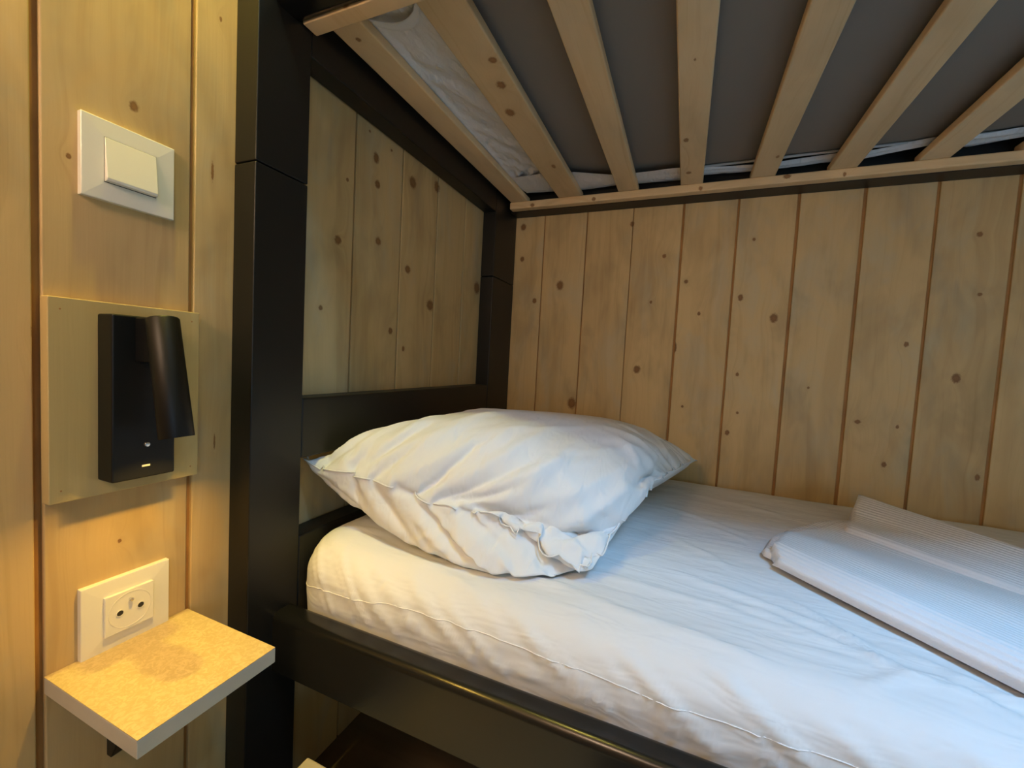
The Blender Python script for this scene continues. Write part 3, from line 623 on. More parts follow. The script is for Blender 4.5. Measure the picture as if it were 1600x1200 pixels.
6,-13,17,-7,31,-40,10,15,-14,14,7,-20,5,44,0,-14,-1,-7,-2,0,0,-23,47,10,-10,-12,-5,5,3,-5,5,-12,16,2,2,-1,-6,-4,-3,-1,0,1,0,0,-1,0,1,0,1,0,1,0,0,-1,0,
-1,0,2,1,2,2,2,0,1,-1,1,0,-1,-1,-1,-1,0,-1,-1,1,-1,1,0,0,0,0,1,-2,6,-3,-10,25,-36,-8,-4,47,-30,12,16,-30,29,4,-22,19,5,-65,5,-7,-4,-2,4,-2,-27,11,40,
13,-20,-9,0,6,-4,0,-13,1,1,8,7,2,-6,-4,-2,-1,1,1,1,0,0,0,1,1,1,1,0,-1,-1,-1,-1,0,1,1,2,1,2,0,1,0,0,0,0,-2,0,-2,0,-1,-1,1,0,0,0,0,0,1,1,-2,3,2,-10,34,
-22,-14,-23,33,-10,6,21,-40,57,-33,-6,11,46,9,-8,-4,-2,-4,9,4,-22,-7,9,42,-11,-9,-5,8,-4,-2,-7,-2,-4,2,7,10,2,-7,-3,-2,0,2,1,0,0,1,2,0,0,0,0,-2,-2,-1,
-1,1,1,0,2,1,0,1,0,1,0,-1,0,-1,-1,-2,0,0,0,1,0,0,0,2,0,-1,1,-1,0,3,-6,28,-1,-4,-48,16,7,15,17,-50,43,-6,-10,8,11,-8,-3,-3,-1,-6,8,9,-18,0,-6,37,5,-17,
-11,9,-2,-2,-5,-1,-1,-2,1,4,11,2,-6,-2,-2,1,1,1,1,0,2,0,0,-1,-2,-1,-2,-1,-2,0,1,1,0,0,1,2,1,0,0,-1,-1,-1,0,-1,0,1,0,-4,-4,-2,-1,5,4,1,1,0,-2,0,-1,14,
1,25,-63,19,15,-11,35,-41,-8,8,17,-1,8,-6,-1,-3,0,-5,4,11,-12,-4,-10,19,21,-14,-13,8,4,-4,-3,0,1,0,0,-2,2,10,1,-5,-2,1,0,0,2,0,1,-1,-2,0,-2,-1,-3,-1,
-1,0,-1,1,1,1,1,1,0,0,0,-2,0,-1,1,1,0,1,6,2,2,-12,-11,3,3,2,3,1,-2,1,1,9,2,41,-79,33,11,-11,24,-19,-25,22,3,0,-1,-1,8,-9,9,-8,-3,6,-6,-6,-11,3,27,2,
-20,-2,13,1,-2,0,2,1,-1,-2,-3,2,7,0,-4,0,1,0,0,0,0,0,-2,-1,-2,-1,-1,-2,-1,0,-1,1,0,1,1,1,0,-1,0,-1,1,0,1,1,0,0,3,0,13,-10,-20,-3,4,-7,6,7,2,4,4,8,-1,
54,-95,79,-31,8,15,3,-51,-19,31,-8,10,-17,16,-19,17,-5,-4,0,-2,-5,-6,-8,6,21,-3,-13,11,4,1,-3,1,0,1,-1,-3,-2,2,4,-2,-1,0,0,-1,0,-1,0,0,-1,-1,-1,-1,-1,
0,0,-1,1,0,0,1,0,0,0,0,0,1,1,1,1,1,-1,0,0,17,5,-24,-18,10,-15,4,8,5,8,6,4,-3,62,-91,77,-67,5,6,-61,-13,-7,35,-23,22,-21,18,-21,21,-3,-4,-3,0,7,-8,-6,
-7,5,9,-5,5,3,5,-3,1,-1,0,-1,-2,-2,-2,3,0,-1,0,1,-1,1,0,0,0,-1,-1,-1,-1,-1,0,0,0,0,-1,-1,0,0,0,1,2,2,1,2,1,0,0,-1,-1,-2,9,17,-14,-29,4,-10,0,4,7,14,
-15,18,3,62,-78,57,-60,12,58,-4,-7,-9,27,-22,27,-21,19,-24,22,5,-5,-6,-8,16,-3,-3,-1,2,2,-2,2,-1,3,-2,-1,-2,0,-1,-2,-1,-2,1,2,0,0,0,0,0,1,0,0,-1,-1,
-1,-1,-1,0,-1,0,0,0,0,0,0,1,2,2,3,1,1,0,-1,-2,-2,-1,-2,5,21,7,-19,-10,-17,-4,0,1,43,-44,20,5,64,-70,39,-50,46,1,-8,-1,-10,12,-9,22,-18,17,-22,12,14,2,
-11,-10,17,5,-4,-2,0,1,-1,0,-1,0,-1,-2,-2,-1,0,0,1,-1,0,0,0,1,1,0,0,1,0,-1,0,-1,-1,0,-1,0,-1,-1,0,0,0,1,1,2,2,1,1,0,0,-1,-1,-2,-1,0,-2,3,15,16,1,-1,
-30,-23,0,-1,57,-59,20,5,69,-59,33,-13,3,-4,-6,7,-3,-3,-7,15,-14,14,-19,6,13,11,-9,-13,12,12,-3,-4,-2,-2,0,0,-1,-1,-1,0,-1,-1,1,0,2,-1,0,0,1,-1,2,0,0,
1,0,0,0,-1,-1,0,-1,-1,1,-1,1,0,0,2,1,1,1,0,-1,-1,-2,-1,-1,0,0,2,0,1,7,8,3,17,-5,-43,-11,1,63,-68,20,-5,80,-60,11,8,-9,-1,-8,9,-3,0,-7,7,-7,11,-15,0,
10,15,0,-18,6,14,3,-7,-4,-4,-1,1,1,0,-1,0,1,0,1,0,0,0,0,0,0,0,1,1,0,1,0,0,0,-1,0,0,0,-1,1,0,1,0,0,1,1,-1,-1,-1,-2,-1,-1,-1,1,1,1,3,1,1,5,6,2,7,12,-37,
-23,3,66,-74,27,-6,60,-45,4,0,-8,5,-10,7,-2,3,-2,-1,-5,7,-8,-3,2,11,8,-16,0,7,10,0,-6,-5,-2,0,3,2,1,0,1,1,0,0,0,-1,-1,0,0,1,0,2,1,0,0,0,1,-1,0,0,0,0,
1,0,1,0,0,-1,-1,-2,-2,-3,0,0,1,0,2,2,1,2,2,1,3,5,3,5,14,-24,-32,3,68,-81,13,1,7,-3,4,-1,-8,11,-10,5,-2,3,-1,0,-3,4,-3,-3,-2,2,8,-7,-4,-1,7,8,1,-6,-3,
0,3,4,2,1,0,-1,0,-1,0,-1,0,-1,0,1,1,1,1,1,0,-1,0,0,0,1,1,0,1,0,0,-1,-2,-2,-2,-2,0,-2,0,2,2,1,2,2,1,0,2,1,1,4,5,5,12,-6,-38,-7,74,-84,9,8,-19,24,-6,5,
-13,15,-11,5,-3,2,0,1,-1,1,0,-1,3,0,-2,-5,-3,-4,1,6,9,2,-5,-1,2,4,1,0,0,-1,-1,-2,0,-1,0,0,1,-1,1,1,0,1,0,0,0,1,0,0,1,0,1,-1,-1,-2,-1,-2,-1,-1,1,0,0,1,
3,1,1,0,1,0,1,1,1,3,7,-10,11,10,-17,-30,80,-83,12,-7,-9,22,-14,10,-13,17,-12,6,-2,2,-1,2,-1,1,0,-2,-1,1,-1,-2,-3,-3,-3,2,7,9,2,-3,1,2,0,0,-2,0,0,-2,1,
0,0,0,1,-1,0,-1,0,0,1,0,0,2,1,0,1,-1,0,-1,-1,-2,-1,-1,0,0,1,2,0,-1,1,0,1,0,0,0,1,0,1,0,25,-26,-10,-7,6,-16,87,-73,4,-9,-7,10,-5,6,-10,16,-12,7,-2,3,
-1,2,-1,1,-1,-2,-1,0,-1,-1,-1,-1,-1,-1,3,4,6,1,0,1,-2,0,-2,-1,2,0,1,0,0,-1,0,-1,-1,-1,1,0,1,1,0,1,0,1,1,-1,-1,-1,-1,0,0,0,1,1,-1,0,0,-1,0,0,0,1,1,0,1,
-1,1,-1,35,3,0,-21,-23,-26,94,9,-7,-3,1,-2,-2,1,-8,15,-10,8,-3,3,-2,2,-2,0,0,-1,-1,0,0,1,1,-1,1,2,3,2,0,-1,-2,-1,-2,0,0,0,1,2,1,0,0,-2,-1,0,-1,0,1,0,
1,0,0,1,0,0,1,-1,0,-1,-2,1,1,1,2,0,-1,-2,-1,-1,1,1,0,0,1,0,1,1,0,-1,20,9,18,-5,-35,-47,7,-2,-3,-3,0,-2,0,0,-6,12,-8,8,-4,4,-3,1,-2,0,0,1,0,1,0,0,2,1,
-1,-1,1,0,0,-2,-1,-1,-1,1,1,2,1,1,0,-1,0,-1,-1,0,0,0,1,-1,0,0,0,0,0,0,0,0,0,2,-2,0,2,1,2,1,0,-2,-1,-3,1,0,1,0,2,0,0,1,1,0,10,11,22,18,-2,9,15,-19,-5,
-2,0,-2,1,1,-5,10,-6,6,-4,2,-2,1,-1,1,1,2,1,1,0,-1,1,1,-1,-2,-2,-1,-1,-2,0,0,0,2,1,1,1,1,0,-1,0,0,-1,0,1,-1,0,-1,-1,0,-1,1,0,0,0,1,1,3,1,-3,-2,-1,2,3,
1,-2,1,-1,0,-1,1,1,3,0,0,1,1,1,2,2,9,0,24,-31,36,-26,-5,-1,1,-1,1,3,-5,6,-4,3,-2,0,-1,2,0,1,2,2,2,1,0,-2,-1,-1,-2,-1,-3,-1,0,-1,-1,2,0,1,2,1,-1,1,1,
-1,1,1,0,-1,0,-1,0,-2,-1,0,0,0,0,1,0,0,1,2,5,0,-1,-7,-2,3,-7,-3,5,4,1,1,2,2,5,-2,0,1,1,2,2,4,8,-20,48,-44,48,-31,10,-11,7,-6,-1,1,-1,1,-2,0,-1,1,0,1,
2,2,2,1,0,0,0,-2,-2,-2,-2,0,-1,-1,0,0,0,0,1,0,0,2,0,1,1,0,1,0,1,0,-1,-2,-1,-2,0,0,0,1,-1,1,1,-1,0,1,2,1,4,-6,-3,13,-10,-12,3,-8,4,4,5,5,11,-3,-1,1,1,
1,3,1,-37,8,56,-49,55,-45,25,-18,14,-7,5,-6,0,-1,-1,1,-1,1,1,2,0,2,0,2,0,-2,-1,0,-2,-1,-1,0,0,-1,1,-2,0,0,0,0,0,1,1,2,2,0,1,0,-1,-1,-1,-1,0,-1,-1,1,
-1,1,-1,0,1,0,-3,1,3,1,5,-1,-7,20,3,-29,0,-10,-3,1,5,8,20,-4,-2,-1,1,-7,11,-12,18,-28,23,-22,47,-46,28,-17,16,-11,10,-7,2,-1,-1,1,1,2,0,2,0,2,0,-1,1,
-2,-2,0,-1,0,1,0,0,-2,-1,-1,-2,-1,0,1,1,2,2,0,2,1,-1,0,-1,-1,-1,-1,-1,1,-1,1,0,1,-1,1,-1,2,-1,-2,1,2,2,4,-10,11,23,-3,-6,-26,-11,-6,0,2,28,-4,0,-1,7,
-11,-1,-16,43,1,7,-53,17,-18,21,-14,15,-9,13,-8,3,0,0,1,1,1,1,0,0,0,1,-2,0,-1,-1,0,0,2,0,0,0,-1,-3,-1,-1,0,0,1,1,1,2,0,0,1,-1,-1,0,0,-2,1,-1,1,1,0,0,
1,-1,-4,-3,2,2,1,0,1,2,5,-11,3,15,4,10,-17,-17,-10,-4,-1,27,-5,-7,7,-3,0,-2,-16,42,-25,38,-35,-7,-11,9,-5,7,-3,11,-6,4,1,1,0,1,-1,1,-1,1,0,-1,-1,0,0,
0,2,0,2,0,-1,-1,-1,-2,-1,0,0,1,0,0,0,2,0,-1,0,1,-1,-1,1,-1,1,1,0,1,0,0,-1,5,-1,-11,-4,2,3,2,0,1,7,-3,-3,7,10,13,-3,-20,-16,-10,2,21,4,-13,3,24,15,-37,
-24,24,15,-1,-16,1,1,-2,-1,-1,-4,6,-1,2,1,0,0,0,-1,0,-1,0,1,-1,0,1,1,0,2,1,2,0,0,-1,0,-1,-1,0,-1,0,0,-1,-1,1,0,1,-1,0,1,0,1,0,0,1,1,1,-1,1,-1,2,5,-3,
-17,-2,2,3,1,0,2,-1,2,4,9,12,8,-13,-20,-16,6,14,-18,9,61,-60,55,-40,1,-8,23,-24,13,11,-12,-8,-5,-2,-1,-1,0,-1,0,-1,-1,-1,-1,0,0,0,1,0,0,2,2,1,1,1,1,1,
0,-1,0,1,-1,-1,-2,-1,0,-1,-1,1,0,1,1,0,1,0,0,1,1,-1,0,1,-1,0,0,2,2,6,-17,-9,-1,3,3,0,2,0,3,3,7,13,13,-4,-21,-21,8,45,-45,-28,63,-37,69,-46,-33,7,27,7,
-3,8,-13,-7,-4,-3,-2,-1,-1,-1,-2,-1,-1,-1,0,0,0,0,1,1,1,1,1,2,1,2,1,1,1,0,-1,0,-1,-2,-2,-1,-1,0,0,0,1,0,2,0,1,1,0,-1,1,0,-1,0,-1,0,1,2,5,9,-4,-21,-7,
-1,3,2,1,2,2,4,5,10,14,6,-14,-22,-13,83,-10,1,30,-23,75,-25,-13,3,-16,3,7,-1,-10,-7,-3,-3,-2,-2,-3,-1,-1,-1,0,-1,0,0,1,0,1,0,1,1,0,2,1,1,3,0,1,0,-1,
-1,0,-2,-1,-1,0,0,0,1,1,0,1,-1,0,0,1,0,-1,0,-1,0,0,0,0,3,6,7,8,-16,-15,-7,1,1,1,4,2,4,5,7,13,15,5,-1,-91,-11,1,8,13,4,50,-20,-8,5,-14,-2,13,-10,-8,-5,
-4,-4,-3,-2,-1,-2,-1,-1,0,1,0,0,1,0,1,0,-1,1,1,1,2,0,2,0,1,0,-1,-1,1,-1,0,-1,0,0,-1,1,0,0,1,0,-1,-1,-1,0,-1,0,0,0,0,1,0,2,3,11,15,0,-22,-20,-5,-3,0,5,
5,4,7,6,4,5,3,28,-5,-3,1,12,0,28,20,-3,-28,13,0,-4,1,-8,-3,-5,-2,-4,-5,-1,-1,-2,-1,-1,-1,1,1,0,2,0,0,1,0,-1,2,0,1,1,0,-1,1,1,1,-1,0,0,-1,-1,0,0,0,1,0,
0,0,-1,-1,-2,-1,0,0,0,0,1,0,1,0,2,1,6,11,18,1,-21,-14,-15,-8,-2,5,3,10,12,1,-1,-22,-3,0,0,1,0,4,59,-9,-5,-33,12,18,-26,22,0,-11,2,-5,-13,-4,-3,-1,-2,
0,0,-3,1,2,0,1,1,-1,-1,1,-1,1,0,0,0,0,0,1,1,2,0,-1,-1,-1,-1,0,1,0,1,0,-1,-1,-2,0,-1,0,0,1,0,0,0,0,1,0,2,1,3,7,13,16,0,-5,-24,-20,-14,-2,-1,10,22,-3,9,
1,-2,-1,1,0,1,-6,62,7,-15,-34,-4,67,-59,-15,25,-20,-5,20,-6,-4,-2,-2,-6,-4,3,1,1,1,1,-1,0,-1,-1,0,0,0,-1,1,0,0,2,1,0,1,-1,-1,-2,0,0,0,1,0,0,-1,-1,-1,
-1,0,1,1,0,1,0,0,-1,0,1,1,1,2,1,3,8,9,4,11,-3,-18,-20,-12,-10,-1,30,-5,2,-2,0,-1,0,-1,-5,-1,34,37,2,-24,-32,61,-24,-42,6,4,-6,13,-3,5,1,-5,-14,0,0,0,
1,0,0,-2,0,-1,0,-1,0,0,-1,0,1,0,2,1,0,0,-2,-1,-1,0,0,1,1,0,-1,-1,-1,0,1,0,1,2,0,-1,0,0,0,0,0,2,3,4,2,-3,1,8,4,7,11,-1,-15,-13,-16,-14,84,0,1,-2,-1,0,
0,0,-4,-9,6,4,36,24,-12,16,-10,-20,-11,-9,-6,15,-8,-16,10,2,-1,1,0,-1,0,0,0,-1,-1,-1,0,-1,0,0,-1,1,1,0,1,0,-1,0,-1,-1,0,1,0,0,1,-1,-1,0,0,1,1,2,0,1,0,
-1,0,-1,0,0,1,2,3,3,5,3,-4,0,1,3,9,13,3,1,-2,-44,-2,0,1,-1,-1,1,0,-2,-9,2,6,-1,9,25,9,18,-10,-14,-12,-15,-19,-8,16,-1,13,1,-1,0,0,-1,-1,0,-1,1,-1,0,0,
0,0,0,0,0,1,-1,-1,0,-1,-1,0,1,0,0,1,0,0,0,0,0,1,1,1,1,1,-1,0,-1,0,-1,1,0,1,2,2,2,0,-13,-4,7,3,2,3,3,1,-4,-62,-6,8,-6,0,3,-2,8,-7,1,-12,14,-1,-2,2,28,
4,18,-6,1,5,-7,-40,6,-4,3,-3,-1,-1,-1,0,0,-1,1,-1,2,0,1,0,0,0,-1,0,-1,0,-1,-1,0,0,0,0,0,1,0,0,0,0,1,1,0,2,0,1,-1,1,-1,0,0,0,0,0,0,1,1,2,1,10,-1,-25,5,
2,2,3,0,5,53,-7,2,7,-7,2,4,0,8,16,-21,1,-3,0,-1,5,19,3,17,-1,-23,-38,20,-2,6,-2,2,0,-1,-1,-1,-1,1,0,0,-1,0,0,0,0,0,0,0,-1,-1,1,0,0,0,1,-1,0,0,-1,0,1,
0,1,1,1,0,0,0,0,0,0,0,0,0,0,0,0,-1,0,1,2,6,5,9,-31,-3,4,-5,-11,-7,52,-6,0,6,-5,1,1,4,4,-26,28,3,0,-17,-7,3,6,-33,1,27,-1,-1,16,2,3,0,0,-1,0,-1,-1,0,0,
-1,0,-1,-1,-1,0,-1,1,0,0,0,0,0,1,0,2,-1,1,-2,-1,0,-1,0,1,1,1,1,0,0,-1,0,0,1,1,0,0,-1,-2,-1,0,0,0,2,4,5,9,13,-23,-16,-3,10,24,-4,1,0,-11,6,-1,-3,-1,-4,
19,7,-5,-2,-12,5,-4,-39,29,22,-39,-9,32,14,1,-1,2,2,0,-1,0,0,-1,-1,1,-1,-1,-2,0,-1,0,0,1,-1,0,1,0,1,2,0,1,-2,0,-2,-1,0,0,2,1,1,0,-1,0,-1,-1,0,1,1,1,0,
0,-1,-5,-1,0,1,1,3,5,6,11,17,3,0,-4,-24,2,10,-3,11,-16,-7,3,5,7,-10,1,5,-3,-10,-2,4,19,32,-87,-13,32,25,3,-1,1,1,0,1,0,-1,0,0,0,0,-1,-1,0,-2,0,0,1,0,
0,0,0,0,0,1,1,0,1,-1,-1,-1,-1,1,1,1,1,-1,0,-2,-1,-1,1,1,1,1,0,-1,-1,1,-7,-2,1,3,2,2,3,6,8,7,6,6,5,-29,13,-4,-13,7,5,-3,-9,-2,18,-19,0,4,-6,2,1,28,2,
43,-32,-12,5,-15,-7,-1,1,0,0,0,1,-1,0,1,-1,0,-1,-1,1,-1,1,0,0,0,-1,0,1,1,-1,2,0,-1,0,-1,0,0,1,0,1,0,0,-1,-1,-2,0,0,1,1,0,0,0,-1,-2,3,-5,-3,0,4,3,2,2,
4,4,4,3,0,-29,17,-5,-15,10,-1,-11,7,1,-21,14,-3,-1,25,-15,-5,-6,-10,53,20,-31,-22,14,-10,-1,0,0,0,1,-1,0,0,0,1,0,0,1,-1,1,1,0,0,-1,0,-1,0,0,0,0,1,0,
-1,1,0,0,0,1,0,0,0,-1,-2,0,-1,0,0,1,1,0,-1,0,-2,0,4,-1,-7,1,2,4,2,2,4,2,1,-4,-40,19,-5,-4,7,-11,-7,-2,-2,14,-3,-3,-7,-24,19,6,-13,11,-3,16,59,-44,-29,
10,-1,0,0,0,-1,1,0,0,0,0,1,1,1,1,1,1,0,-1,0,-2,-1,-1,0,-1,1,0,0,2,-1,0,1,0,1,0,-1,0,-1,0,-1,-1,1,0,0,0,1,-1,-1,0,-1,1,4,4,-10,0,1,4,3,1,3,3,-2,-1,18,
-1,18,-31,-10,7,-6,-2,-10,-2,-3,-1,41,-28,-8,24,6,6,45,-81,68,-32,-12,-1,-2,-1,0,0,-1,0,1,0,0,1,2,1,2,1,0,1,-1,-1,-1,-1,-2,-1,2,-2,-1,1,0,2,1,0,0,0,0,
0,-1,0,-1,0,0,-1,1,0,0,-1,1,-1,1,0,0,0,5,6,-11,-3,0,6,2,2,3,0,46,19,0,5,-19,17,-18,3,-4,15,3,1,-3,1,7,3,-11,0,-2,0,56,-86,30,-4,-9,-2,0,-1,1,0,1,0,1,
1,0,1,1,1,1,0,0,0,-1,0,0,0,-1,0,1,1,-5,1,0,0,1,1,-1,0,-1,0,-2,0,-1,0,0,-1,0,-1,1,0,1,-1,1,1,1,0,4,9,-11,-6,0,5,2,-1,-24,47,18,2,0,2,-20,3,-1,-2,2,2,9,
10,-4,10,-4,4,-15,1,-2,-10,65,-39,-12,-7,-6,-2,0,-1,1,1,1,0,0,2,0,0,0,0,-1,0,0,1,1,-1,1,0,0,-4,0,6,-6,0,1,0,0,0,0,0,-2,1,-2,-1,0,-1,0,-2,1,0,0,1,1,0,
1,0,0,1,3,11,-8,-10,1,3,4,15,0,17,2,-1,12,9,4,-39,1,2,4,-2,-2,-1,3,0,-6,16,-8,0,21,-5,45,-42,-12,-6,-4,-2,3,-2,0,0,1,1,0,0,0,-1,-2,1,-1,1,1,0,2,-1,1,
0,3,-6,-4,3,-1,0,0,0,1,-1,0,0,-1,0,0,-2,-1,-1,1,-1,0,1,0,1,2,-1,1,0,-1,0,2,13,-4,-13,3,2,23,-7,16,2,-2,20,-1,8,-37,6,-3,-2,-1,0,0,0,1,1,-1,1,1,3,8,0,
57,-47,-10,-8,4,-8,0,1,1,0,1,-1,0,-2,-1,-1,-1,0,1,0,2,0,2,0,-1,0,4,-3,-3,-1,-1,0,0,0,1,0,0,-1,0,0,0,-2,-1,-1,1,0,0,1,1,0,1,0,0,-1,-1,0,1,14,5,-20,1,
12,3,22,0,-8,8,1,-1,57,-69,-20,3,2,2,2,2,3,6,-9,-10,7,7,10,14,0,51,-52,-9,-1,5,-12,-1,0,1,-1,1,-1,0,-3,-1,-1,0,0,2,0,1,0,0,0,-1,-3,3,3,-3,0,-2,0,0,0,
0,1,1,0,-1,1,1,-3,0,-1,0,1,1,0,0,1,-1,-1,-1,0,0,0,-1,9,17,-19,-7,10,6,-7,7,2,8,-15,-16,0,-5,1,0,1,1,0,1,5,1,10,-8,-13,9,12,14,13,54,-60,-1,-1,-7,-2,0,
0,1,-1,0,-1,0,-1,-2,0,1,-1,1,0,-1,-1,0,0,1,-2,-2,5,0,1,-1,-1,-1,2,0,0,1,0,-1,0,2,-2,0,0,1,0,0,0,-1,0,-1,0,-1,-1,0,1,-1,3,24,-8,-14,6,0,-6,-3,-63,3,10,
46,21,-4,-3,-5,-6,-4,-6,-7,2,0,4,11,-10,-18,0,14,20,77,-59,-23,20,-1,-7,-1,0,0,0,0,0,1,1,-1,-2,0,-1,-1,-1,-1,0,0,0,2,2,-1,2,2,0,-2,0,-1,1,1,0,0,1,0,0,
1,0,0,-1,1,1,-1,-1,-2,-1,-1,0,0,0,-1,1,1,0,2,-1,
],
[
4840,-6,-7,28,26,23,23,31,-44,5,7,8,11,12,21,44,-25,-8,7,7,19,70,-20,-7,-13,-8,-1,19,73,35,33,31,26,-11,-31,-28,-12,-5,14,70,-12,-7,8,8,7,6,70,41,35,
27,-53,-38,70,-8,5,6,8,16,45,-14,-1,35,-38,-8,73,-1,19,20,47,-36,-16,8,-62,-41,-7,27,50,-26,-10,48,-11,-5,61,-2,-3,64,0,1,7,-17,4,7,-7,12,-22,9,-20,
-10,6,28,-4,-12,-5,15,-15,-19,-27,72,-28,0,-7,-8,-13,-10,-38,-10,-6,-1,32,99,-12,-12,-11,-14,-16,71,-12,12,-2,4,1,-101,-30,-14,5,101,25,-81,81,13,0,
-4,-14,4,-46,-17,-17,58,29,-46,40,-15,-7,-34,59,17,-14,34,2,10,-20,-48,19,42,-34,-23,39,-18,-14,-1,63,-8,14,-9,9,-7,-5,8,4,-11,-13,-6,-10,30,-10,-3,5,
20,-44,33,-11,-28,2,42,-23,2,-8,19,-80,29,22,-13,-4,5,2,49,-16,-10,-11,-16,-1,61,-45,37,14,-31,18,-34,23,21,-18,7,15,-86,57,27,2,4,-86,83,2,-33,32,6,
-23,11,-2,-2,-3,-6,19,9,-31,34,13,-23,1,16,2,-24,22,-26,35,8,-50,40,34,-5,-22,13,0,-2,-25,37,0,-27,8,18,-49,1,19,11,-12,36,-50,36,-32,-19,31,25,-22,7,
-34,37,-33,-12,24,-13,-5,-4,40,13,-15,-14,-23,-18,1,73,-73,20,57,-5,-2,-21,-41,17,46,15,3,-92,41,-44,-15,34,5,64,5,-91,50,50,-49,35,-12,7,-5,-12,-43,
46,2,-17,46,-19,-19,-33,28,30,-59,-85,93,76,66,-1,1,6,-28,-2,-26,1,2,51,-4,-3,5,1,-40,5,28,-16,10,19,-51,16,-20,-8,44,9,-22,6,-23,15,-18,0,5,1,-23,17,
38,4,-16,-25,-14,-10,-8,76,-76,-11,62,22,-44,-27,-16,-5,22,44,10,-76,91,2,-26,2,-66,54,41,-111,29,76,-2,13,-17,-1,8,1,-13,-9,14,-36,42,8,1,-6,-15,39,
-3,-112,69,62,3,4,-19,3,-20,1,-15,5,11,36,-9,-1,-21,-3,-20,33,3,-19,33,7,-25,-10,-13,7,28,-2,-10,5,-5,-4,-24,10,4,-12,-6,36,-4,16,-28,-16,-10,-12,-6,
73,-56,-28,44,36,-9,-68,-2,-10,6,50,26,-39,-1,58,-51,4,-53,14,39,-71,4,46,39,34,-4,-11,12,-1,4,-8,3,-36,38,2,-6,-32,38,-10,36,-127,46,17,5,2,0,0,3,0,
-30,-25,35,21,-13,2,-17,-3,-24,41,-18,6,25,-2,-23,-8,-17,32,5,-5,-4,2,-3,-1,-8,-3,-3,-18,15,29,-19,11,-17,-12,-9,-15,4,62,-50,-29,13,63,3,-66,-7,-16,
-10,8,20,54,-64,58,18,-21,-36,29,2,-76,-5,-10,35,56,18,22,2,-19,-24,48,-9,-3,-14,-25,34,-33,23,22,9,70,-28,26,3,1,1,-10,10,1,-23,-10,17,-28,12,21,-35,
19,-18,18,-9,23,15,-9,-17,-13,-1,32,-12,-1,-1,-1,-2,-3,-6,-6,-8,1,27,1,-1,-8,-12,-8,-7,-23,18,51,-47,-12,-8,68,-4,-53,-4,-9,-3,-3,-9,75,-79,20,73,-12,
-71,17,19,-53,52,-79,16,55,36,16,9,-7,-82,99,-50,35,5,-11,3,1,-24,39,71,1,-28,12,-3,18,5,-14,7,7,-36,15,19,-7,-1,-2,-28,20,-2,-8,-2,29,0,-10,-11,-23,
27,6,-7,1,-1,-2,-3,-4,-5,-12,-8,30,5,-1,-4,-4,-8,-6,-7,-23,31,34,-51,-7,-8,65,-9,-42,-5,-7,-6,-8,-5,75,-68,-9,83,2,-53,10,7,-66,111,-131,-2,49,7,71,
10,5,-125,105,-39,44,8,-1,-5,4,1,70,0,1,5,2,-14,6,6,2,0,-3,-32,26,2,-5,1,-5,-17,11,-2,-9,14,18,-7,-6,-12,-9,26,-14,1,0,-1,-2,-4,-5,-7,-20,9,40,-9,-5,
-1,-2,-6,-5,-8,-21,46,5,-38,-7,-7,59,-15,-30,-3,-4,-6,14,-19,54,-71,-10,88,-11,-32,10,9,-66,117,-120,-33,94,10,26,14,12,-130,99,4,7,3,-16,16,-1,68,6,
-1,3,-5,-1,0,8,-1,1,-2,-3,-5,5,-4,-1,0,-3,-4,-2,-5,-2,22,1,-5,-7,-21,14,4,-3,-1,1,-1,-3,-6,-3,-16,-2,26,15,-13,-1,-1,-2,-4,-4,-15,-8,51,-19,-25,7,-12,
46,-24,-17,-2,-2,-23,36,-25,22,-32,-22,84,-27,-11,12,13,6,33,-79,-46,33,43,13,27,-33,7,14,-6,18,-1,-27,28,69,1,7,-9,5,4,2,-2,0,0,1,-3,-6,-2,4,-1,-1,
-1,-3,-2,-3,-12,20,5,-3,0,-11,-4,6,-2,0,-1,0,-1,2,-12,-3,-25,22,23,0,-10,1,-1,-2,-4,-4,-25,18,33,-25,-26,19,-9,35,-29,-1,-5,-7,-26,57,-9,-14,-16,-31,
71,-36,7,7,5,38,1,-63,-54,44,-30,86,54,-114,45,31,-9,15,-11,-4,67,2,1,9,-1,-3,-1,0,3,0,0,1,-12,6,2,-1,-1,-1,-3,-3,-1,-6,-1,18,-5,-2,3,-23,19,-6,2,-2,
0,0,-3,9,-20,-5,0,18,4,-5,-2,-1,-2,-2,-2,-7,-22,34,6,-15,-27,26,-11,15,-6,-2,-8,9,-31,45,-19,-2,0,-40,30,-10,1,-1,32,45,-30,-38,-65,94,14,32,14,-96,
46,-4,15,-3,-19,63,4,3,4,5,0,-1,-2,0,0,2,0,1,-1,0,-1,-2,-2,-2,-2,-3,-4,-17,24,2,-4,2,2,-11,7,-4,3,-2,0,-2,3,-2,-18,-7,19,10,-8,-2,0,-1,-1,-2,-1,-14,
-2,32,-13,-4,-28,29,0,0,-4,0,-24,26,-25,19,-1,-9,8,-5,-11,-13,-12,16,9,79,-56,-2,9,4,29,4,8,-54,39,-3,-5,-11,60,-11,-20,24,17,6,0,-5,-3,4,4,3,2,0,0,
-2,-1,-3,-1,-4,-3,-2,-9,-1,17,-5,-2,5,1,-2,0,-2,0,0,0,-7,13,-14,-24,14,3,10,-3,-1,-1,-1,0,-2,0,-28,27,9,-6,1,-22,26,-8,1,-2,-1,-31,34,-2,-6,2,0,-2,
-10,-8,-21,-9,43,-22,88,-60,-4,8,28,6,-17,-11,-7,29,5,-20,27,10,33,-28,12,16,-9,16,0,-2,-2,2,5,2,0,-1,-2,-1,-3,-2,-2,-3,-5,-15,17,5,-2,1,3,0,0,-1,0,
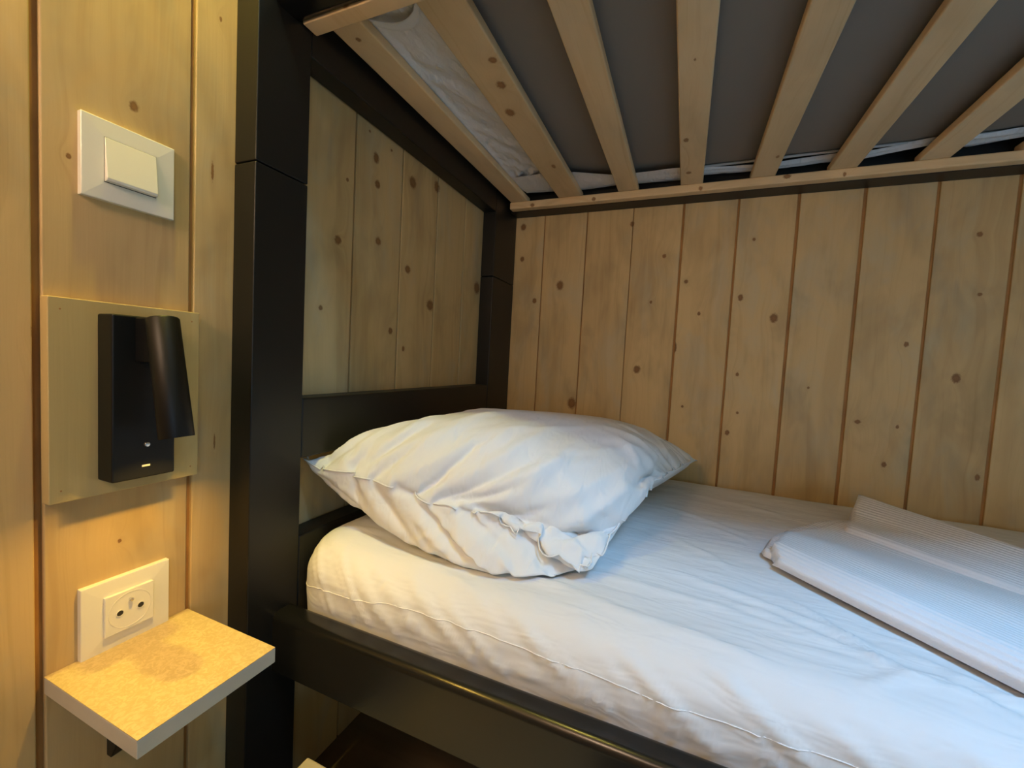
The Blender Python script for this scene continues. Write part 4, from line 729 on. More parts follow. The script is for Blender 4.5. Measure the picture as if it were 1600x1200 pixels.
-2,0,-2,3,0,-21,-9,33,-5,-9,1,-1,0,0,0,-3,-2,-26,42,-9,-5,4,-8,5,-2,-1,-1,1,-27,29,-9,2,1,0,-4,-7,-9,-17,0,21,-3,49,-22,-25,35,17,-3,-31,-31,-2,65,
-11,67,7,-4,0,-26,8,25,-20,17,5,0,0,-3,4,0,1,-1,-1,-1,-2,-2,-2,-3,-6,-4,15,-4,1,3,1,0,-1,-1,-1,-2,-1,1,0,-3,-37,23,19,-10,-1,0,-1,1,0,2,-4,-5,-15,32,
-10,-2,1,-2,-1,-1,-1,-2,2,-18,15,-1,1,1,-1,-4,-4,-18,-20,16,20,28,-2,-20,-12,40,6,-5,-34,-33,-19,44,72,0,-11,3,3,-19,-3,34,-16,2,13,1,0,-2,2,1,1,-1,
-1,-1,-2,-1,-1,-3,-11,10,3,0,0,1,0,0,-1,-1,-1,-3,-4,11,-6,-5,-25,29,-1,-6,1,3,-5,2,-1,4,-6,4,-11,19,-10,0,0,-2,-2,-1,-1,1,2,-1,0,-1,1,0,-1,-3,-2,-11,
-4,-5,5,18,-6,-15,23,18,-5,9,-28,-45,9,72,-2,4,-1,1,1,-3,-12,15,4,-8,2,6,-1,0,1,1,0,0,0,-1,-2,0,-1,-4,-1,4,-1,0,0,0,-1,0,-1,0,-1,-7,8,1,-5,-6,0,5,-2,
-1,1,-1,-1,2,1,1,-13,11,-7,7,0,-2,-2,-1,-1,1,-1,2,0,0,0,-1,0,-2,-2,-3,-5,-7,-7,-4,-3,8,-10,-1,46,7,-1,0,-12,8,72,-18,10,9,-2,0,2,1,3,-1,1,1,-2,1,-1,1,
2,1,0,0,0,0,-1,0,0,-12,10,-2,0,-1,-1,0,-1,0,0,0,-2,-1,8,-4,-9,-2,7,-2,-1,0,1,-1,0,1,3,2,-15,12,0,-2,-1,-2,-1,-1,0,1,1,0,0,1,-1,-2,-2,-4,-3,-4,-6,-4,
-6,-5,-6,0,-4,12,45,1,-1,0,-40,76,-2,-24,9,14,-5,1,-4,3,5,3,-4,-2,3,3,0,1,2,1,0,0,-1,0,0,1,0,-7,3,-1,-1,-1,0,0,0,-1,1,0,-7,9,1,-3,-21,23,-5,5,-9,5,-2,
2,-1,2,1,0,-9,8,-2,-3,0,-2,1,0,1,0,1,0,-2,-1,-2,-3,-3,-3,-4,-3,-5,-4,-6,-4,-4,-13,4,34,24,2,-1,-5,78,-1,-4,-18,7,12,-5,1,-7,6,3,5,-3,-3,2,3,1,1,1,1,0,
0,0,0,0,-1,0,-2,-2,0,0,-1,0,0,0,0,-1,-1,0,6,-2,-5,-10,11,3,-2,-1,1,-1,1,0,0,0,1,-2,-2,-1,-1,1,0,1,0,1,-1,0,-1,-2,-3,-4,-4,-3,-3,-3,-2,-4,-4,-6,-3,-21,
1,11,47,7,2,-4,76,1,0,-12,-1,3,8,0,2,-10,-1,5,5,-1,-2,0,4,1,0,0,0,0,0,0,0,1,0,0,-1,-2,-1,1,0,0,0,-1,1,-2,-5,7,1,1,-2,1,-2,1,-3,2,0,0,0,-3,1,0,-1,-2,0,
0,0,1,0,2,-1,0,-2,-1,-3,-3,-3,-3,-4,-2,-1,-2,-1,-3,-6,-6,18,-24,2,-51,80,21,-23,76,1,-9,1,-3,1,4,5,-1,1,-2,-5,4,4,-1,0,0,1,1,0,-1,0,-1,1,0,0,0,1,0,0,
0,0,0,-1,0,-1,0,-1,-1,1,1,1,1,-1,-1,1,0,0,-1,-1,-1,-1,-1,-1,-1,0,0,0,1,1,1,0,-1,0,-2,-2,-2,-3,-3,-3,-2,-3,-2,1,1,1,-3,7,-4,6,-32,52,-69,57,-8,78,0,2,
-7,-11,5,2,3,2,1,0,1,-2,0,3,1,-1,0,-1,0,-1,0,0,-1,0,1,2,1,1,1,1,-1,-1,0,-1,0,-2,1,-3,-1,3,1,0,2,-5,5,-1,0,-1,-2,-2,-1,-1,-1,-1,1,0,1,1,1,0,0,0,-2,-2,
-2,-3,-2,-2,-2,-2,-1,-2,-1,2,1,3,-14,-3,8,11,-1,18,-47,-3,63,10,6,-2,-8,-3,1,0,4,0,0,1,-2,2,3,1,1,-1,0,-1,0,-1,0,0,1,1,1,1,2,1,-1,0,-1,-1,-1,0,0,-1,
-1,-4,6,-1,1,1,0,0,1,-1,-1,-2,-1,-2,-1,-1,1,1,1,1,1,0,1,-1,-1,-2,-2,-4,-2,-2,-2,-1,-2,-2,-2,-1,2,1,1,-1,-5,-1,-16,-3,43,-32,19,62,2,13,0,-1,-14,4,-1,
2,5,0,-1,4,0,-1,2,0,1,-1,0,-1,0,0,0,1,2,1,1,0,0,0,-1,0,-1,0,-1,0,-1,1,-2,0,0,1,1,1,-1,1,-1,-1,-1,-2,0,-1,1,0,1,1,1,1,-1,0,-1,-1,-2,-3,-2,-2,-2,-1,-1,
-1,-3,-2,-3,1,1,0,-2,-1,-7,19,-24,1,26,1,76,-3,4,0,-7,4,-10,-34,19,15,7,2,-1,2,1,0,1,0,1,-1,1,0,0,1,1,0,0,1,-1,0,-1,-1,0,0,-1,0,0,1,0,0,-3,2,0,0,0,1,
0,-1,-1,-1,0,-1,0,1,2,0,2,0,-1,0,-3,-1,-1,-1,-2,-1,-2,0,-1,0,-1,-1,8,5,-17,-4,-3,-1,-2,-3,0,19,-35,38,-6,74,2,-14,15,-3,-6,-17,24,-41,20,-9,19,8,1,1,
1,1,1,0,0,0,1,1,0,1,0,1,-1,0,-2,-1,0,-1,0,1,0,0,1,0,0,-1,0,-1,-1,1,-1,0,0,0,-1,0,0,1,1,1,1,0,0,-1,-2,-1,-2,-1,-2,0,-1,0,0,1,0,2,4,3,-6,4,-15,-7,-5,-3,
-1,-2,11,-3,8,10,65,8,3,-2,3,-11,12,0,1,-41,40,-26,-2,17,5,3,1,0,1,1,1,0,1,1,0,0,0,-1,-1,-2,-1,-1,0,1,0,1,1,0,0,0,0,-1,-1,-1,-1,0,0,1,-1,0,0,1,1,1,1,
1,0,-1,-2,-2,-2,-2,-1,0,0,-1,1,1,1,3,2,1,-5,5,-4,-1,-10,-8,3,-12,-2,-2,31,-27,5,68,-7,12,0,6,1,-12,-1,14,-1,-37,36,-5,-21,11,-9,15,4,3,2,1,1,0,1,0,0,
-2,-1,-1,0,-2,0,0,-1,1,1,1,0,1,-1,0,-1,0,-1,-1,0,-1,0,0,1,0,1,1,0,1,1,-1,-2,-1,-2,-3,-1,0,0,0,1,1,1,2,1,2,1,-4,-5,5,-2,-2,-6,-17,10,-10,-17,-10,5,52,
73,-8,2,0,1,12,2,-1,1,0,-3,-28,20,8,-18,12,-18,14,-6,11,4,1,1,0,0,0,0,-1,-1,-1,0,0,0,1,0,0,0,1,0,1,-1,0,-1,-1,0,-1,0,0,0,0,0,0,1,0,0,-1,-1,0,-2,-1,-1,
-1,0,0,0,2,1,1,0,4,-2,0,-1,-5,-2,6,-1,-1,-6,-13,-1,17,-4,-2,-12,72,1,-10,10,-2,-3,8,6,-7,1,2,-2,-18,7,4,4,3,-18,14,-16,13,7,2,0,0,-1,0,0,0,0,0,-1,0,0,
1,1,1,1,0,0,1,-1,0,0,-1,-1,0,-1,-1,0,0,0,-1,1,0,-1,0,-2,0,-2,0,-1,-1,1,1,0,1,1,2,-4,4,1,-2,-3,1,-9,9,-2,-1,-2,-3,-7,7,13,-20,72,1,0,-5,8,0,3,-2,4,-1,
-1,-2,-4,-9,3,-7,15,0,-9,9,-16,-1,13,7,-1,0,0,0,-1,0,-1,0,0,1,0,1,2,1,1,1,-1,1,0,0,-1,-1,-2,-1,0,-1,-1,0,1,0,-1,0,-1,0,-2,-1,-1,0,0,0,0,2,1,1,0,2,3,
-4,-2,-3,-9,10,-5,2,2,-1,0,-5,3,2,-10,75,0,0,0,-2,4,-2,3,3,0,-2,-1,-2,-6,-1,-2,-12,13,-1,8,1,-2,-14,-1,17,0,0,0,0,0,1,-1,0,-1,1,1,1,1,1,0,2,1,0,-1,-1,
-1,-1,-1,-1,-1,0,0,-1,0,1,0,-1,-2,0,-1,0,0,0,-1,2,-1,1,1,1,2,-8,9,-4,-2,-2,-1,1,-1,3,-2,0,0,-5,5,10,77,0,0,-1,0,0,1,0,-1,1,2,0,-1,-2,-5,4,-4,-9,6,-4,
13,-5,3,0,-15,16,0,1,1,-1,0,0,-1,0,0,0,1,1,1,0,1,1,0,1,0,-2,-1,-1,-2,0,-1,0,1,1,-1,0,-1,1,-1,0,-1,0,0,1,-1,0,0,0,1,-3,2,-9,11,-2,-4,-9,3,9,-1,1,-2,-1,
-8,1,-16,78,1,0,-1,-2,-2,0,0,1,1,1,0,1,1,-1,-5,5,-1,-1,-2,-7,7,1,-1,2,-10,10,1,1,1,0,0,-1,-1,-1,0,0,0,1,1,0,1,2,-1,0,0,-2,-1,-1,-1,1,0,1,0,0,-1,1,-1,
1,0,1,0,0,-1,-1,0,-1,-1,-1,1,-1,-1,-7,11,-2,-2,-1,1,3,0,-5,0,-17,-18,40,78,2,-1,-1,-2,-1,-2,0,-1,1,1,3,1,1,0,-2,-2,4,0,0,0,0,0,-1,0,-1,-3,4,1,1,0,0,
-1,-1,-1,-1,-1,0,0,0,2,1,0,1,0,-1,0,-2,0,0,0,0,1,0,1,0,0,1,-1,2,0,0,0,0,-2,-1,-2,-1,0,-1,1,-2,-2,-2,9,-4,-6,6,2,1,-1,-12,10,-3,-1,77,3,0,-2,-2,-2,-2,
0,0,1,2,1,2,1,1,2,-2,-2,2,0,0,-1,1,-1,0,1,-1,1,1,0,0,0,-1,-1,-1,-1,-1,-1,-1,1,0,1,1,0,0,0,-1,0,0,0,0,1,0,1,0,0,0,1,1,0,1,0,0,-1,0,-3,-1,0,-2,0,0,1,-4,
3,1,1,-6,-6,13,-13,8,2,-3,-1,-2,80,-1,0,-1,-1,-1,0,-2,0,1,1,1,1,2,0,0,2,-1,-1,0,0,1,-1,0,0,0,-2,-1,2,2,1,-1,0,-1,-1,-2,-1,-1,0,0,0,0,0,0,0,0,0,1,0,0,
1,1,1,0,0,0,0,0,0,1,0,0,0,-1,-1,0,0,-2,0,0,0,0,2,-13,-4,18,-4,-7,-12,17,-2,2,0,-4,-2,80,-2,1,0,0,0,-1,0,0,-1,0,0,1,0,0,1,-1,1,0,1,0,0,0,0,0,-1,2,-1,0,
1,1,1,0,-1,-1,-1,-2,0,-1,-1,0,-1,-1,0,-1,1,0,0,1,1,1,1,0,0,0,0,0,0,1,-1,0,1,0,0,0,-1,-1,0,0,0,-1,1,-1,0,-5,-15,22,-6,-1,0,-17,9,8,-15,-33,79,-1,0,1,1,
-1,1,-1,0,-1,-1,0,-1,0,1,-1,1,0,1,0,0,1,0,1,-1,0,0,1,0,0,1,0,1,0,-1,-1,0,-2,0,0,-1,-1,-1,-1,0,-1,1,0,1,2,0,0,1,0,0,0,0,-1,0,0,1,-1,0,1,0,0,0,-1,0,-2,
1,-1,1,0,-1,-2,-15,17,-5,-1,3,-18,11,-8,14,79,-1,-2,2,0,1,0,1,-3,1,-3,1,-1,-1,0,1,0,1,0,1,0,0,1,-1,1,-1,0,0,0,2,0,1,0,0,0,1,-1,0,0,0,-1,-2,-1,-1,-1,1,
0,2,1,0,1,0,-1,0,-1,0,0,0,-1,1,-1,1,0,0,1,1,1,0,-3,-1,-1,0,0,0,0,-1,-2,-15,11,-9,11,-11,-3,20,-10,78,-7,4,0,2,1,0,1,0,-4,2,-5,2,0,0,0,0,1,0,0,1,0,-1,
1,-1,1,-1,0,0,0,1,1,0,2,0,0,1,0,-1,0,-1,0,-1,0,0,0,1,0,1,0,0,0,-1,-1,1,-1,-1,0,0,-1,0,0,0,1,1,2,-2,0,1,-2,0,-1,-1,1,0,-1,-3,1,-15,4,2,10,-33,22,-35,
75,-1,-5,4,1,2,1,-2,2,-1,-3,2,-4,3,0,1,0,-1,1,0,0,0,0,-1,0,-1,0,0,1,-1,0,1,2,0,2,0,1,0,1,-1,0,-1,0,0,1,0,2,1,0,0,-1,-2,-1,0,-1,0,0,-1,-1,0,0,0,1,1,0,
0,1,-2,-1,3,-5,3,-1,0,-1,1,-1,-1,-5,-3,-6,11,4,-28,27,73,0,-3,-2,4,2,1,1,-3,2,0,-3,3,-4,4,0,0,1,-1,0,-1,0,0,0,-1,0,-1,0,0,0,1,0,0,2,0,2,0,1,0,1,0,0,0,
1,1,1,0,1,-1,0,-1,-1,-1,-1,-1,0,0,-1,1,-1,0,0,0,0,2,0,0,-1,-2,-3,4,-7,7,-1,0,-1,2,-5,1,-8,2,-24,33,-13,11,73,0,0,-5,0,3,0,2,1,-2,1,3,-2,3,-3,3,0,0,0,
-1,0,-2,0,-1,1,0,0,-1,-1,0,0,0,1,0,2,0,1,0,0,0,0,2,1,1,1,1,1,0,0,-1,-1,-1,-1,-1,0,0,-1,1,-1,0,0,0,0,1,0,-1,1,0,-2,-3,-2,6,-10,10,0,-1,1,-2,-2,1,-11,
-2,-6,4,17,75,0,0,-1,-7,1,3,-2,1,2,0,2,4,1,1,-2,2,-2,-1,0,-1,-1,-1,0,-1,0,0,0,0,0,0,0,1,0,0,1,0,0,0,0,1,0,2,2,1,2,1,-1,1,-1,-1,-1,0,-1,0,-1,0,0,0,0,0,
0,0,0,0,0,-2,2,-2,1,-1,-1,2,-13,13,0,-4,3,-1,-2,1,-8,-40,-3,21,78,0,0,-1,-2,-10,4,-8,5,4,4,1,2,3,1,0,-2,-4,-3,-3,2,2,0,0,0,-1,0,0,1,1,0,0,0,2,0,1,0,0,
0,-1,0,1,1,1,3,1,1,1,-1,0,0,0,-2,-1,0,-1,0,-1,-1,1,-1,0,1,0,-1,1,1,-2,2,-2,-4,1,-5,-3,2,7,0,-3,2,1,-1,-1,2,-3,-7,78,1,0,-1,0,-2,-12,7,-4,-8,12,6,1,0,
3,-1,-2,0,-2,-1,-6,-2,3,2,1,0,0,0,0,1,0,1,1,1,1,0,0,0,-1,-1,-1,1,1,2,1,2,0,0,1,1,0,0,-1,-1,-1,-1,-1,-1,0,-1,1,0,-1,0,2,1,0,0,0,-1,-1,-11,9,0,-22,19,3,
0,-3,1,-7,12,-2,1,-24,78,2,0,1,-2,0,-2,-2,-5,5,-8,6,5,1,-2,1,-2,1,-1,-1,0,0,-5,-2,5,2,0,1,0,-1,1,1,1,1,1,1,0,-1,-1,-2,0,-2,1,0,1,2,1,0,1,0,1,0,0,-1,
-2,0,-1,0,-1,0,0,0,0,1,-1,1,1,1,0,0,-1,-1,-11,0,1,-18,25,1,0,-3,4,-8,5,5,-2,78,2,1,0,1,-1,0,-3,2,-1,-2,-4,-3,7,1,-4,0,-1,2,0,1,0,2,0,-6,-2,5,2,1,0,1,
-1,1,1,2,0,-1,0,-2,-1,-2,0,-2,1,0,0,1,1,0,2,1,0,0,-1,-1,-1,-1,0,1,0,0,-1,-2,-4,-2,10,1,0,0,-1,-1,0,-1,-3,0,-12,-10,26,-1,1,-6,7,-4,5,-1,78,0,2,2,1,0,
0,0,-2,1,-1,-5,3,-9,4,1,-3,-2,2,3,2,2,1,1,0,-1,-4,-2,3,3,-1,1,0,1,0,0,1,-2,0,-1,-2,-2,0,-2,1,-1,0,0,2,1,0,1,0,0,-1,-1,0,-1,1,1,0,0,-1,-1,3,-12,9,2,1,
0,0,-1,-1,0,-1,0,-20,2,21,0,1,-7,7,-6,6,77,1,1,1,0,3,-1,2,-1,-1,-1,-1,-5,0,-4,-3,6,0,-1,1,4,2,1,1,-1,1,-1,0,-4,-1,4,0,0,1,0,0,-1,0,-1,-1,-1,-1,-2,-1,
-1,0,0,1,0,1,1,0,0,0,-1,0,0,1,0,0,1,1,0,1,-4,2,-10,-6,9,-6,9,2,1,0,0,0,1,-32,22,-3,14,-5,-11,-6,21,74,-1,3,0,4,-1,3,-2,2,-1,0,-1,-2,-2,-4,2,-3,2,3,1,
0,2,4,-1,0,0,-1,0,0,-1,-4,2,1,-1,1,0,-1,0,-1,0,0,-1,-2,0,-1,0,0,0,0,0,0,0,1,-1,1,0,0,1,1,1,1,0,0,-1,0,-5,-5,8,-15,12,-18,11,8,3,2,0,0,0,-46,44,-22,22,
1,0,-29,75,-1,-1,3,-1,3,-1,2,-2,1,-1,0,-2,-3,2,1,0,2,1,3,1,1,-1,2,0,-2,-2,-2,0,-1,0,-2,1,0,0,0,1,-1,1,0,-1,0,0,-1,-1,-1,0,-1,1,-1,1,-1,0,0,0,1,1,2,1,
2,0,1,-1,0,-2,-1,-2,-11,7,-2,1,-17,-4,20,7,4,-2,2,-2,-52,52,-17,15,3,-26,77,-1,-1,1,-1,1,2,-1,1,-2,-3,0,1,1,-5,2,2,2,2,1,3,1,0,0,0,-1,-1,-3,-2,-1,0,0,
-1,1,0,0,1,1,-1,1,1,-1,-1,0,-1,-1,-1,1,-1,0,-1,0,-1,1,0,1,2,1,3,1,1,-1,0,-1,-2,-2,-1,0,-9,-6,13,3,-7,-24,18,5,7,0,3,-1,-50,52,-11,4,1,78,-1,-1,-2,3,
-2,1,1,-1,-1,1,-5,-1,4,1,-4,-1,5,2,2,1,0,1,0,-1,-1,-1,-1,-2,-1,-1,1,1,0,0,1,-1,1,1,0,0,1,0,-1,-1,0,-1,-1,0,-1,0,1,0,0,0,1,2,2,1,1,0,0,-1,-3,0,-1,-1,
-1,1,-4,-9,2,4,12,-27,-6,3,18,3,4,0,-47,50,-15,11,79,-1,-1,-1,-1,1,0,0,0,-1,-2,2,-2,-3,5,2,0,-5,4,1,1,0,-1,-1,1,-1,0,0,-1,0,0,0,0,0,1,-1,1,0,1,1,0,0,
1,-1,0,0,-1,0,-1,1,-1,0,0,1,0,1,1,1,1,-1,0,-1,-1,-1,-2,0,0,1,0,2,0,-1,1,-9,3,5,-18,-20,23,7,6,1,-44,45,0,78,-1,-1,-1,0,0,0,1,-1,0,-1,-1,1,2,-3,2,3,2,
-6,-3,2,1,0,0,-1,0,0,1,2,0,0,1,-1,1,-1,1,0,0,0,0,2,0,0,1,0,-1,1,-1,0,-1,1,0,0,0,1,0,1,1,-1,0,-2,-1,-2,-1,0,0,2,1,1,0,1,1,-1,0,-3,-10,12,-13,-35,26,11,
6,3,-24,20,78,-1,-1,0,-1,0,0,0,1,-1,0,0,1,-1,3,1,-1,0,-1,0,-8,-3,2,2,2,1,-1,1,2,2,1,0,1,-2,0,0,-1,0,0,1,1,1,1,0,1,0,0,0,0,0,0,0,1,1,0,0,0,-1,-2,-1,-2,
-2,0,0,0,1,1,2,1,2,0,0,0,-1,-2,-4,-10,10,-4,-46,25,19,5,1,0,76,0,0,-1,0,2,0,0,-1,0,0,1,0,1,0,0,1,-1,0,-3,-1,-2,-7,-1,3,4,3,1,0,2,3,0,-1,0,0,-2,0,0,0,
0,0,1,1,1,0,1,-1,1,0,0,0,1,1,0,1,0,-1,-2,-1,-2,-2,-1,-1,0,1,1,2,1,3,0,0,0,0,-1,-1,-3,-4,-8,3,8,-51,19,26,4,0,74,1,0,1,1,-1,2,0,0,0,1,-2,1,0,0,0,-1,-1,
-1,0,-1,-2,0,-1,-4,1,6,4,1,0,0,1,1,-1,-2,0,-1,-1,0,0,1,0,1,1,0,0,1,-1,1,0,1,0,1,0,0,0,-2,-1,-1,-2,0,-2,0,1,1,1,1,2,0,1,0,0,0,-1,-1,-1,-3,3,-4,-5,6,
-46,9,33,2,77,0,1,0,-1,0,-2,1,1,1,-1,2,-1,1,-1,0,0,-1,-2,-1,-1,-1,0,-1,1,0,-1,3,6,3,0,-1,-2,0,-1,-1,0,0,0,0,0,0,0,-1,0,0,0,1,0,1,1,1,0,1,0,0,-1,-1,-1,
-2,-1,1,0,0,1,0,0,0,1,-1,1,0,-1,1,-1,0,0,-10,9,0,-1,-1,-42,-3,42,78,1,0,0,-1,-1,-1,-1,0,1,2,0,2,-1,0,-1,-1,-1,0,-3,0,-1,0,0,1,2,2,1,1,1,1,-1,-1,-2,0,
0,0,0,1,1,0,0,-2,0,0,-1,0,1,0,1,0,1,1,1,0,-1,1,-2,-2,1,0,0,1,1,-1,1,-1,-1,-1,1,-1,0,1,-1,0,0,-1,1,-14,-2,0,10,4,-35,-9,79,1,0,-1,0,-2,-1,-1,0,2,0,3,
-1,1,-1,0,-2,-1,-1,0,-1,0,0,-1,0,1,2,0,0,2,1,-1,-1,-1,-1,-1,1,2,1,1,-1,0,0,-2,-1,0,0,0,1,1,0,1,0,0,1,0,-1,0,0,-2,1,1,1,1,1,-2,0,-1,-1,0,0,0,0,-1,0,0,
0,0,1,-4,-5,-13,4,16,-38,78,2,0,0,-2,0,-1,-1,0,0,3,0,1,-1,0,-2,0,-1,-1,0,1,1,0,0,-1,0,1,2,-1,-2,-1,-1,-1,-1,0,1,1,1,1,1,0,0,-1,0,-1,0,0,1,0,0,0,-1,0,
0,1,0,0,0,0,2,-2,-1,3,1,1,0,-1,-1,-1,-1,1,0,-1,1,0,-1,1,0,0,1,-1,-3,-14,-20,1,78,-4,5,0,0,-1,-1,0,0,1,1,1,-1,0,-1,-1,-2,1,0,1,0,1,1,1,1,-1,-2,-2,0,-1,
-2,-1,-1,0,-1,1,1,2,1,0,1,-1,0,0,0,0,0,0,0,-1,0,0,-1,0,0,1,0,0,1,0,2,2,-3,-2,-2,5,1,0,-1,0,0,0,1,-1,0,1,-1,0,1,1,1,1,0,-2,-1,72,5,-6,7,1,0,0,0,0,0,1,
-1,1,-2,0,-2,0,-1,1,2,1,2,1,0,-1,-1,-1,-2,-2,-2,-2,0,-1,-1,1,0,1,1,1,1,0,1,0,0,0,0,1,0,0,-1,-1,-1,-1,0,0,1,0,1,-1,0,2,2,1,1,0,-7,-3,8,-4,-3,5,2,0,1,0,
0,0,1,0,1,1,1,0,-1,-1,73,-3,5,-6,9,-2,3,-1,3,0,-2,0,-1,0,-2,0,-1,1,1,1,2,1,1,-1,0,-1,-2,-1,-2,-2,-1,-1,0,0,-1,1,0,0,1,0,1,0,1,1,1,1,0,0,-1,-1,-1,-1,0,
-1,0,0,1,0,2,0,-2,-1,3,1,0,1,0,-11,12,0,-9,5,-8,6,4,2,2,-1,1,0,1,0,0,1,-1,63,6,1,3,-5,10,-1,4,-3,2,-2,0,0,-2,0,-1,1,0,1,1,1,1,0,1,-1,-1,-1,-2,-1,-1,
-1,0,0,0,0,-1,-1,0,0,0,0,1,2,1,1,1,0,0,-1,0,-1,-1,-1,0,0,0,0,1,-1,1,1,0,-2,0,3,1,0,2,-10,9,-1,-3,1,-13,-4,2,11,6,3,1,0,0,0,-1,0,77,-4,0,3,-2,-3,3,2,3,
-3,3,-3,1,0,-1,1,0,1,0,1,1,1,0,0,0,-1,-2,-1,-2,0,0,0,0,0,-1,-1,-1,-2,-1,0,1,2,0,2,1,1,1,-1,0,0,-1,-2,0,-1,0,0,1,0,1,1,0,0,0,1,-2,1,2,1,1,-8,8,-9,2,3,
1,-8,-12,1,5,18,0,0,-1,0,0,79,-5,-4,-2,-5,10,2,-1,2,1,0,1,-3,2,-1,0,1,1,1,1,0,0,0,0,0,-1,-1,-2,0,-1,0,1,1,-1,0,-2,-1,-1,-1,0,0,0,2,0,2,0,0,1,0,-2,0,0,
-1,0,0,0,0,1,1,-2,3,-6,-4,6,3,0,0,1,1,1,-5,2,1,-1,-4,6,-1,-9,-8,-11,32,-2,0,0,0,80,-1,-5,-5,5,-12,11,2,0,2,0,0,0,-2,3,-1,1,0,1,-1,0,-1,1,0,-1,-1,-1,0,
0,0,1,1,0,1,-1,0,-2,-1,-1,0,0,0,0,1,0,0,0,0,0,0,0,0,0,0,0,1,0,0,0,2,-5,6,0,-12,-7,11,4,0,1,1,1,-1,-1,0,-2,-5,3,7,-3,-13,-29,45,-2,0,1,75,-21,18,1,1,
-6,1,4,1,1,1,0,1,1,-2,2,0,0,0,-1,0,-1,-1,-1,0,0,0,0,-1,1,1,2,1,0,0,0,-1,-1,0,-1,0,0,0,-1,-1,0,1,0,-1,1,0,0,0,0,1,0,1,0,0,0,3,-2,1,-1,0,-15,-4,10,5,1,
-1,1,0,0,1,-1,-4,-3,7,3,-10,-46,55,-2,1,48,20,-25,26,-2,4,-6,8,-8,-17,13,9,3,1,1,0,1,1,-1,0,-2,-1,-1,0,0,0,0,0,1,1,1,0,1,2,1,-1,1,0,-1,1,-1,-1,-2,-1,
0,-1,-1,0,2,0,0,1,0,1,0,0,0,1,0,0,-2,1,1,1,-1,-1,-1,-16,-3,10,6,0,1,0,0,1,0,-3,-6,2,8,-4,-59,49,14,50,10,10,-42,38,8,0,-3,-20,7,-8,11,6,2,2,3,1,0,0,
-1,-1,-1,-1,0,0,0,0,1,1,0,1,1,1,0,1,2,0,0,1,-1,0,-2,-1,-1,-2,0,0,0,0,0,1,0,2,0,0,0,1,0,-1,0,0,-1,0,2,1,-2,-5,3,0,-15,-2,11,2,2,1,1,1,0,-2,-7,-5,9,5,
-54,6,66,-14,13,9,-54,34,11,-1,12,-12,-10,0,6,6,2,2,1,2,0,-1,0,0,-1,0,1,0,0,0,0,0,0,0,1,1,1,1,2,1,-1,1,-1,0,-1,-2,0,-2,0,0,0,1,0,1,0,0,0,1,-1,-1,1,-1,
0,-1,0,0,1,3,0,-3,-5,9,-5,-14,10,0,1,3,1,2,0,-1,-5,-12,-5,1,-5,66,-2,-17,27,-4,-29,18,6,-8,8,-5,-15,10,6,4,2,3,1,1,1,0,-1,1,0,-2,0,1,0,0,1,0,0,-1,1,1,
1,0,1,1,-1,0,0,0,0,-1,1,-1,-1,0,0,0,1,0,0,0,-1,-1,0,-1,0,-1,1,0,1,0,1,2,1,-1,-10,-1,13,-13,-7,-4,0,12,5,3,2,-1,0,-1,0,-16,71,-4,4,-33,22,3,-11,0,22,
-14,-11,4,-2,7,3,4,2,2,3,0,0,1,0,0,1,0,0,0,1,0,-1,-1,0,0,0,1,1,0,0,0,1,0,0,1,0,-2,0,0,-1,0,1,-1,0,1,-1,-1,0,-1,-1,-1,1,0,1,0,1,0,1,1,1,1,-2,-15,0,17,
1,-8,-16,-3,13,5,6,0,0,0,2,75,-2,-11,7,-1,-6,-21,7,4,21,-6,-33,26,-19,0,13,-5,5,11,4,2,1,1,-1,-1,4,-1,1,0,0,0,-1,-1,0,0,-1,1,0,0,0,0,1,1,1,-1,1,-2,-1,
0,0,0,1,0,0,-1,-1,-1,-1,0,0,0,1,0,1,0,1,0,1,1,1,1,1,-4,-15,0,5,12,-2,-19,-6,0,19,8,0,-1,77,-1,-1,-3,-2,-5,3,-24,-18,24,20,-2,-64,61,9,-19,14,3,-18,7,
5,3,2,5,1,-2,1,-1,0,-1,0,-1,0,-1,0,0,-1,0,0,0,0,2,1,0,1,-1,-1,-1,-1,0,0,1,1,-1,0,-1,-2,0,0,1,1,0,1,0,0,0,1,1,1,1,1,1,1,0,-4,-4,-13,1,13,3,-7,-19,-4,
32,0,77,0,-2,-1,-3,-2,2,-7,7,-44,-29,31,48,-71,32,33,-3,-3,7,-14,5,-7,-1,5,13,1,0,0,0,0,-1,0,-2,0,-1,0,0,0,0,-1,1,1,1,0,1,-1,-1,-1,0,0,0,0,0,1,-1,-1,
0,-1,1,0,1,2,0,0,0,0,1,0,1,1,2,2,1,0,1,-3,-2,-7,-12,-1,14,5,-2,-35,3,77,-1,0,-3,-1,-2,-2,7,-15,7,2,-4,-53,29,-16,9,19,9,7,7,-12,10,6,-4,-2,-1,0,0,-2,
0,0,-1,0,-1,0,0,-1,0,0,0,1,0,1,1,-1,0,0,-1,-1,0,0,1,0,0,0,-1,0,0,0,2,1,1,1,-1,1,0,-1,1,0,2,1,2,1,1,-1,1,-2,-1,-2,-6,-13,-4,-1,4,20,74,1,0,0,4,-9,-2,3,
-7,2,3,-11,16,-23,-7,-17,9,14,11,11,6,-3,5,0,-6,-1,-3,0,0,-1,0,-1,0,0,0,-1,1,0,0,0,0,0,0,1,0,0,-2,0,0,0,1,-1,1,0,-1,1,0,1,0,1,1,1,0,1,-1,0,1,0,1,0,1,
1,2,1,0,-3,-2,3,0,1,0,-1,0,0,-20,70,5,-2,0,-4,11,-16,8,0,-11,11,0,6,-7,-22,-3,-16,6,1,-10,15,27,-7,5,-7,4,3,-1,0,0,-1,1,0,0,1,1,0,1,0,0,0,0,0,-2,0,0,
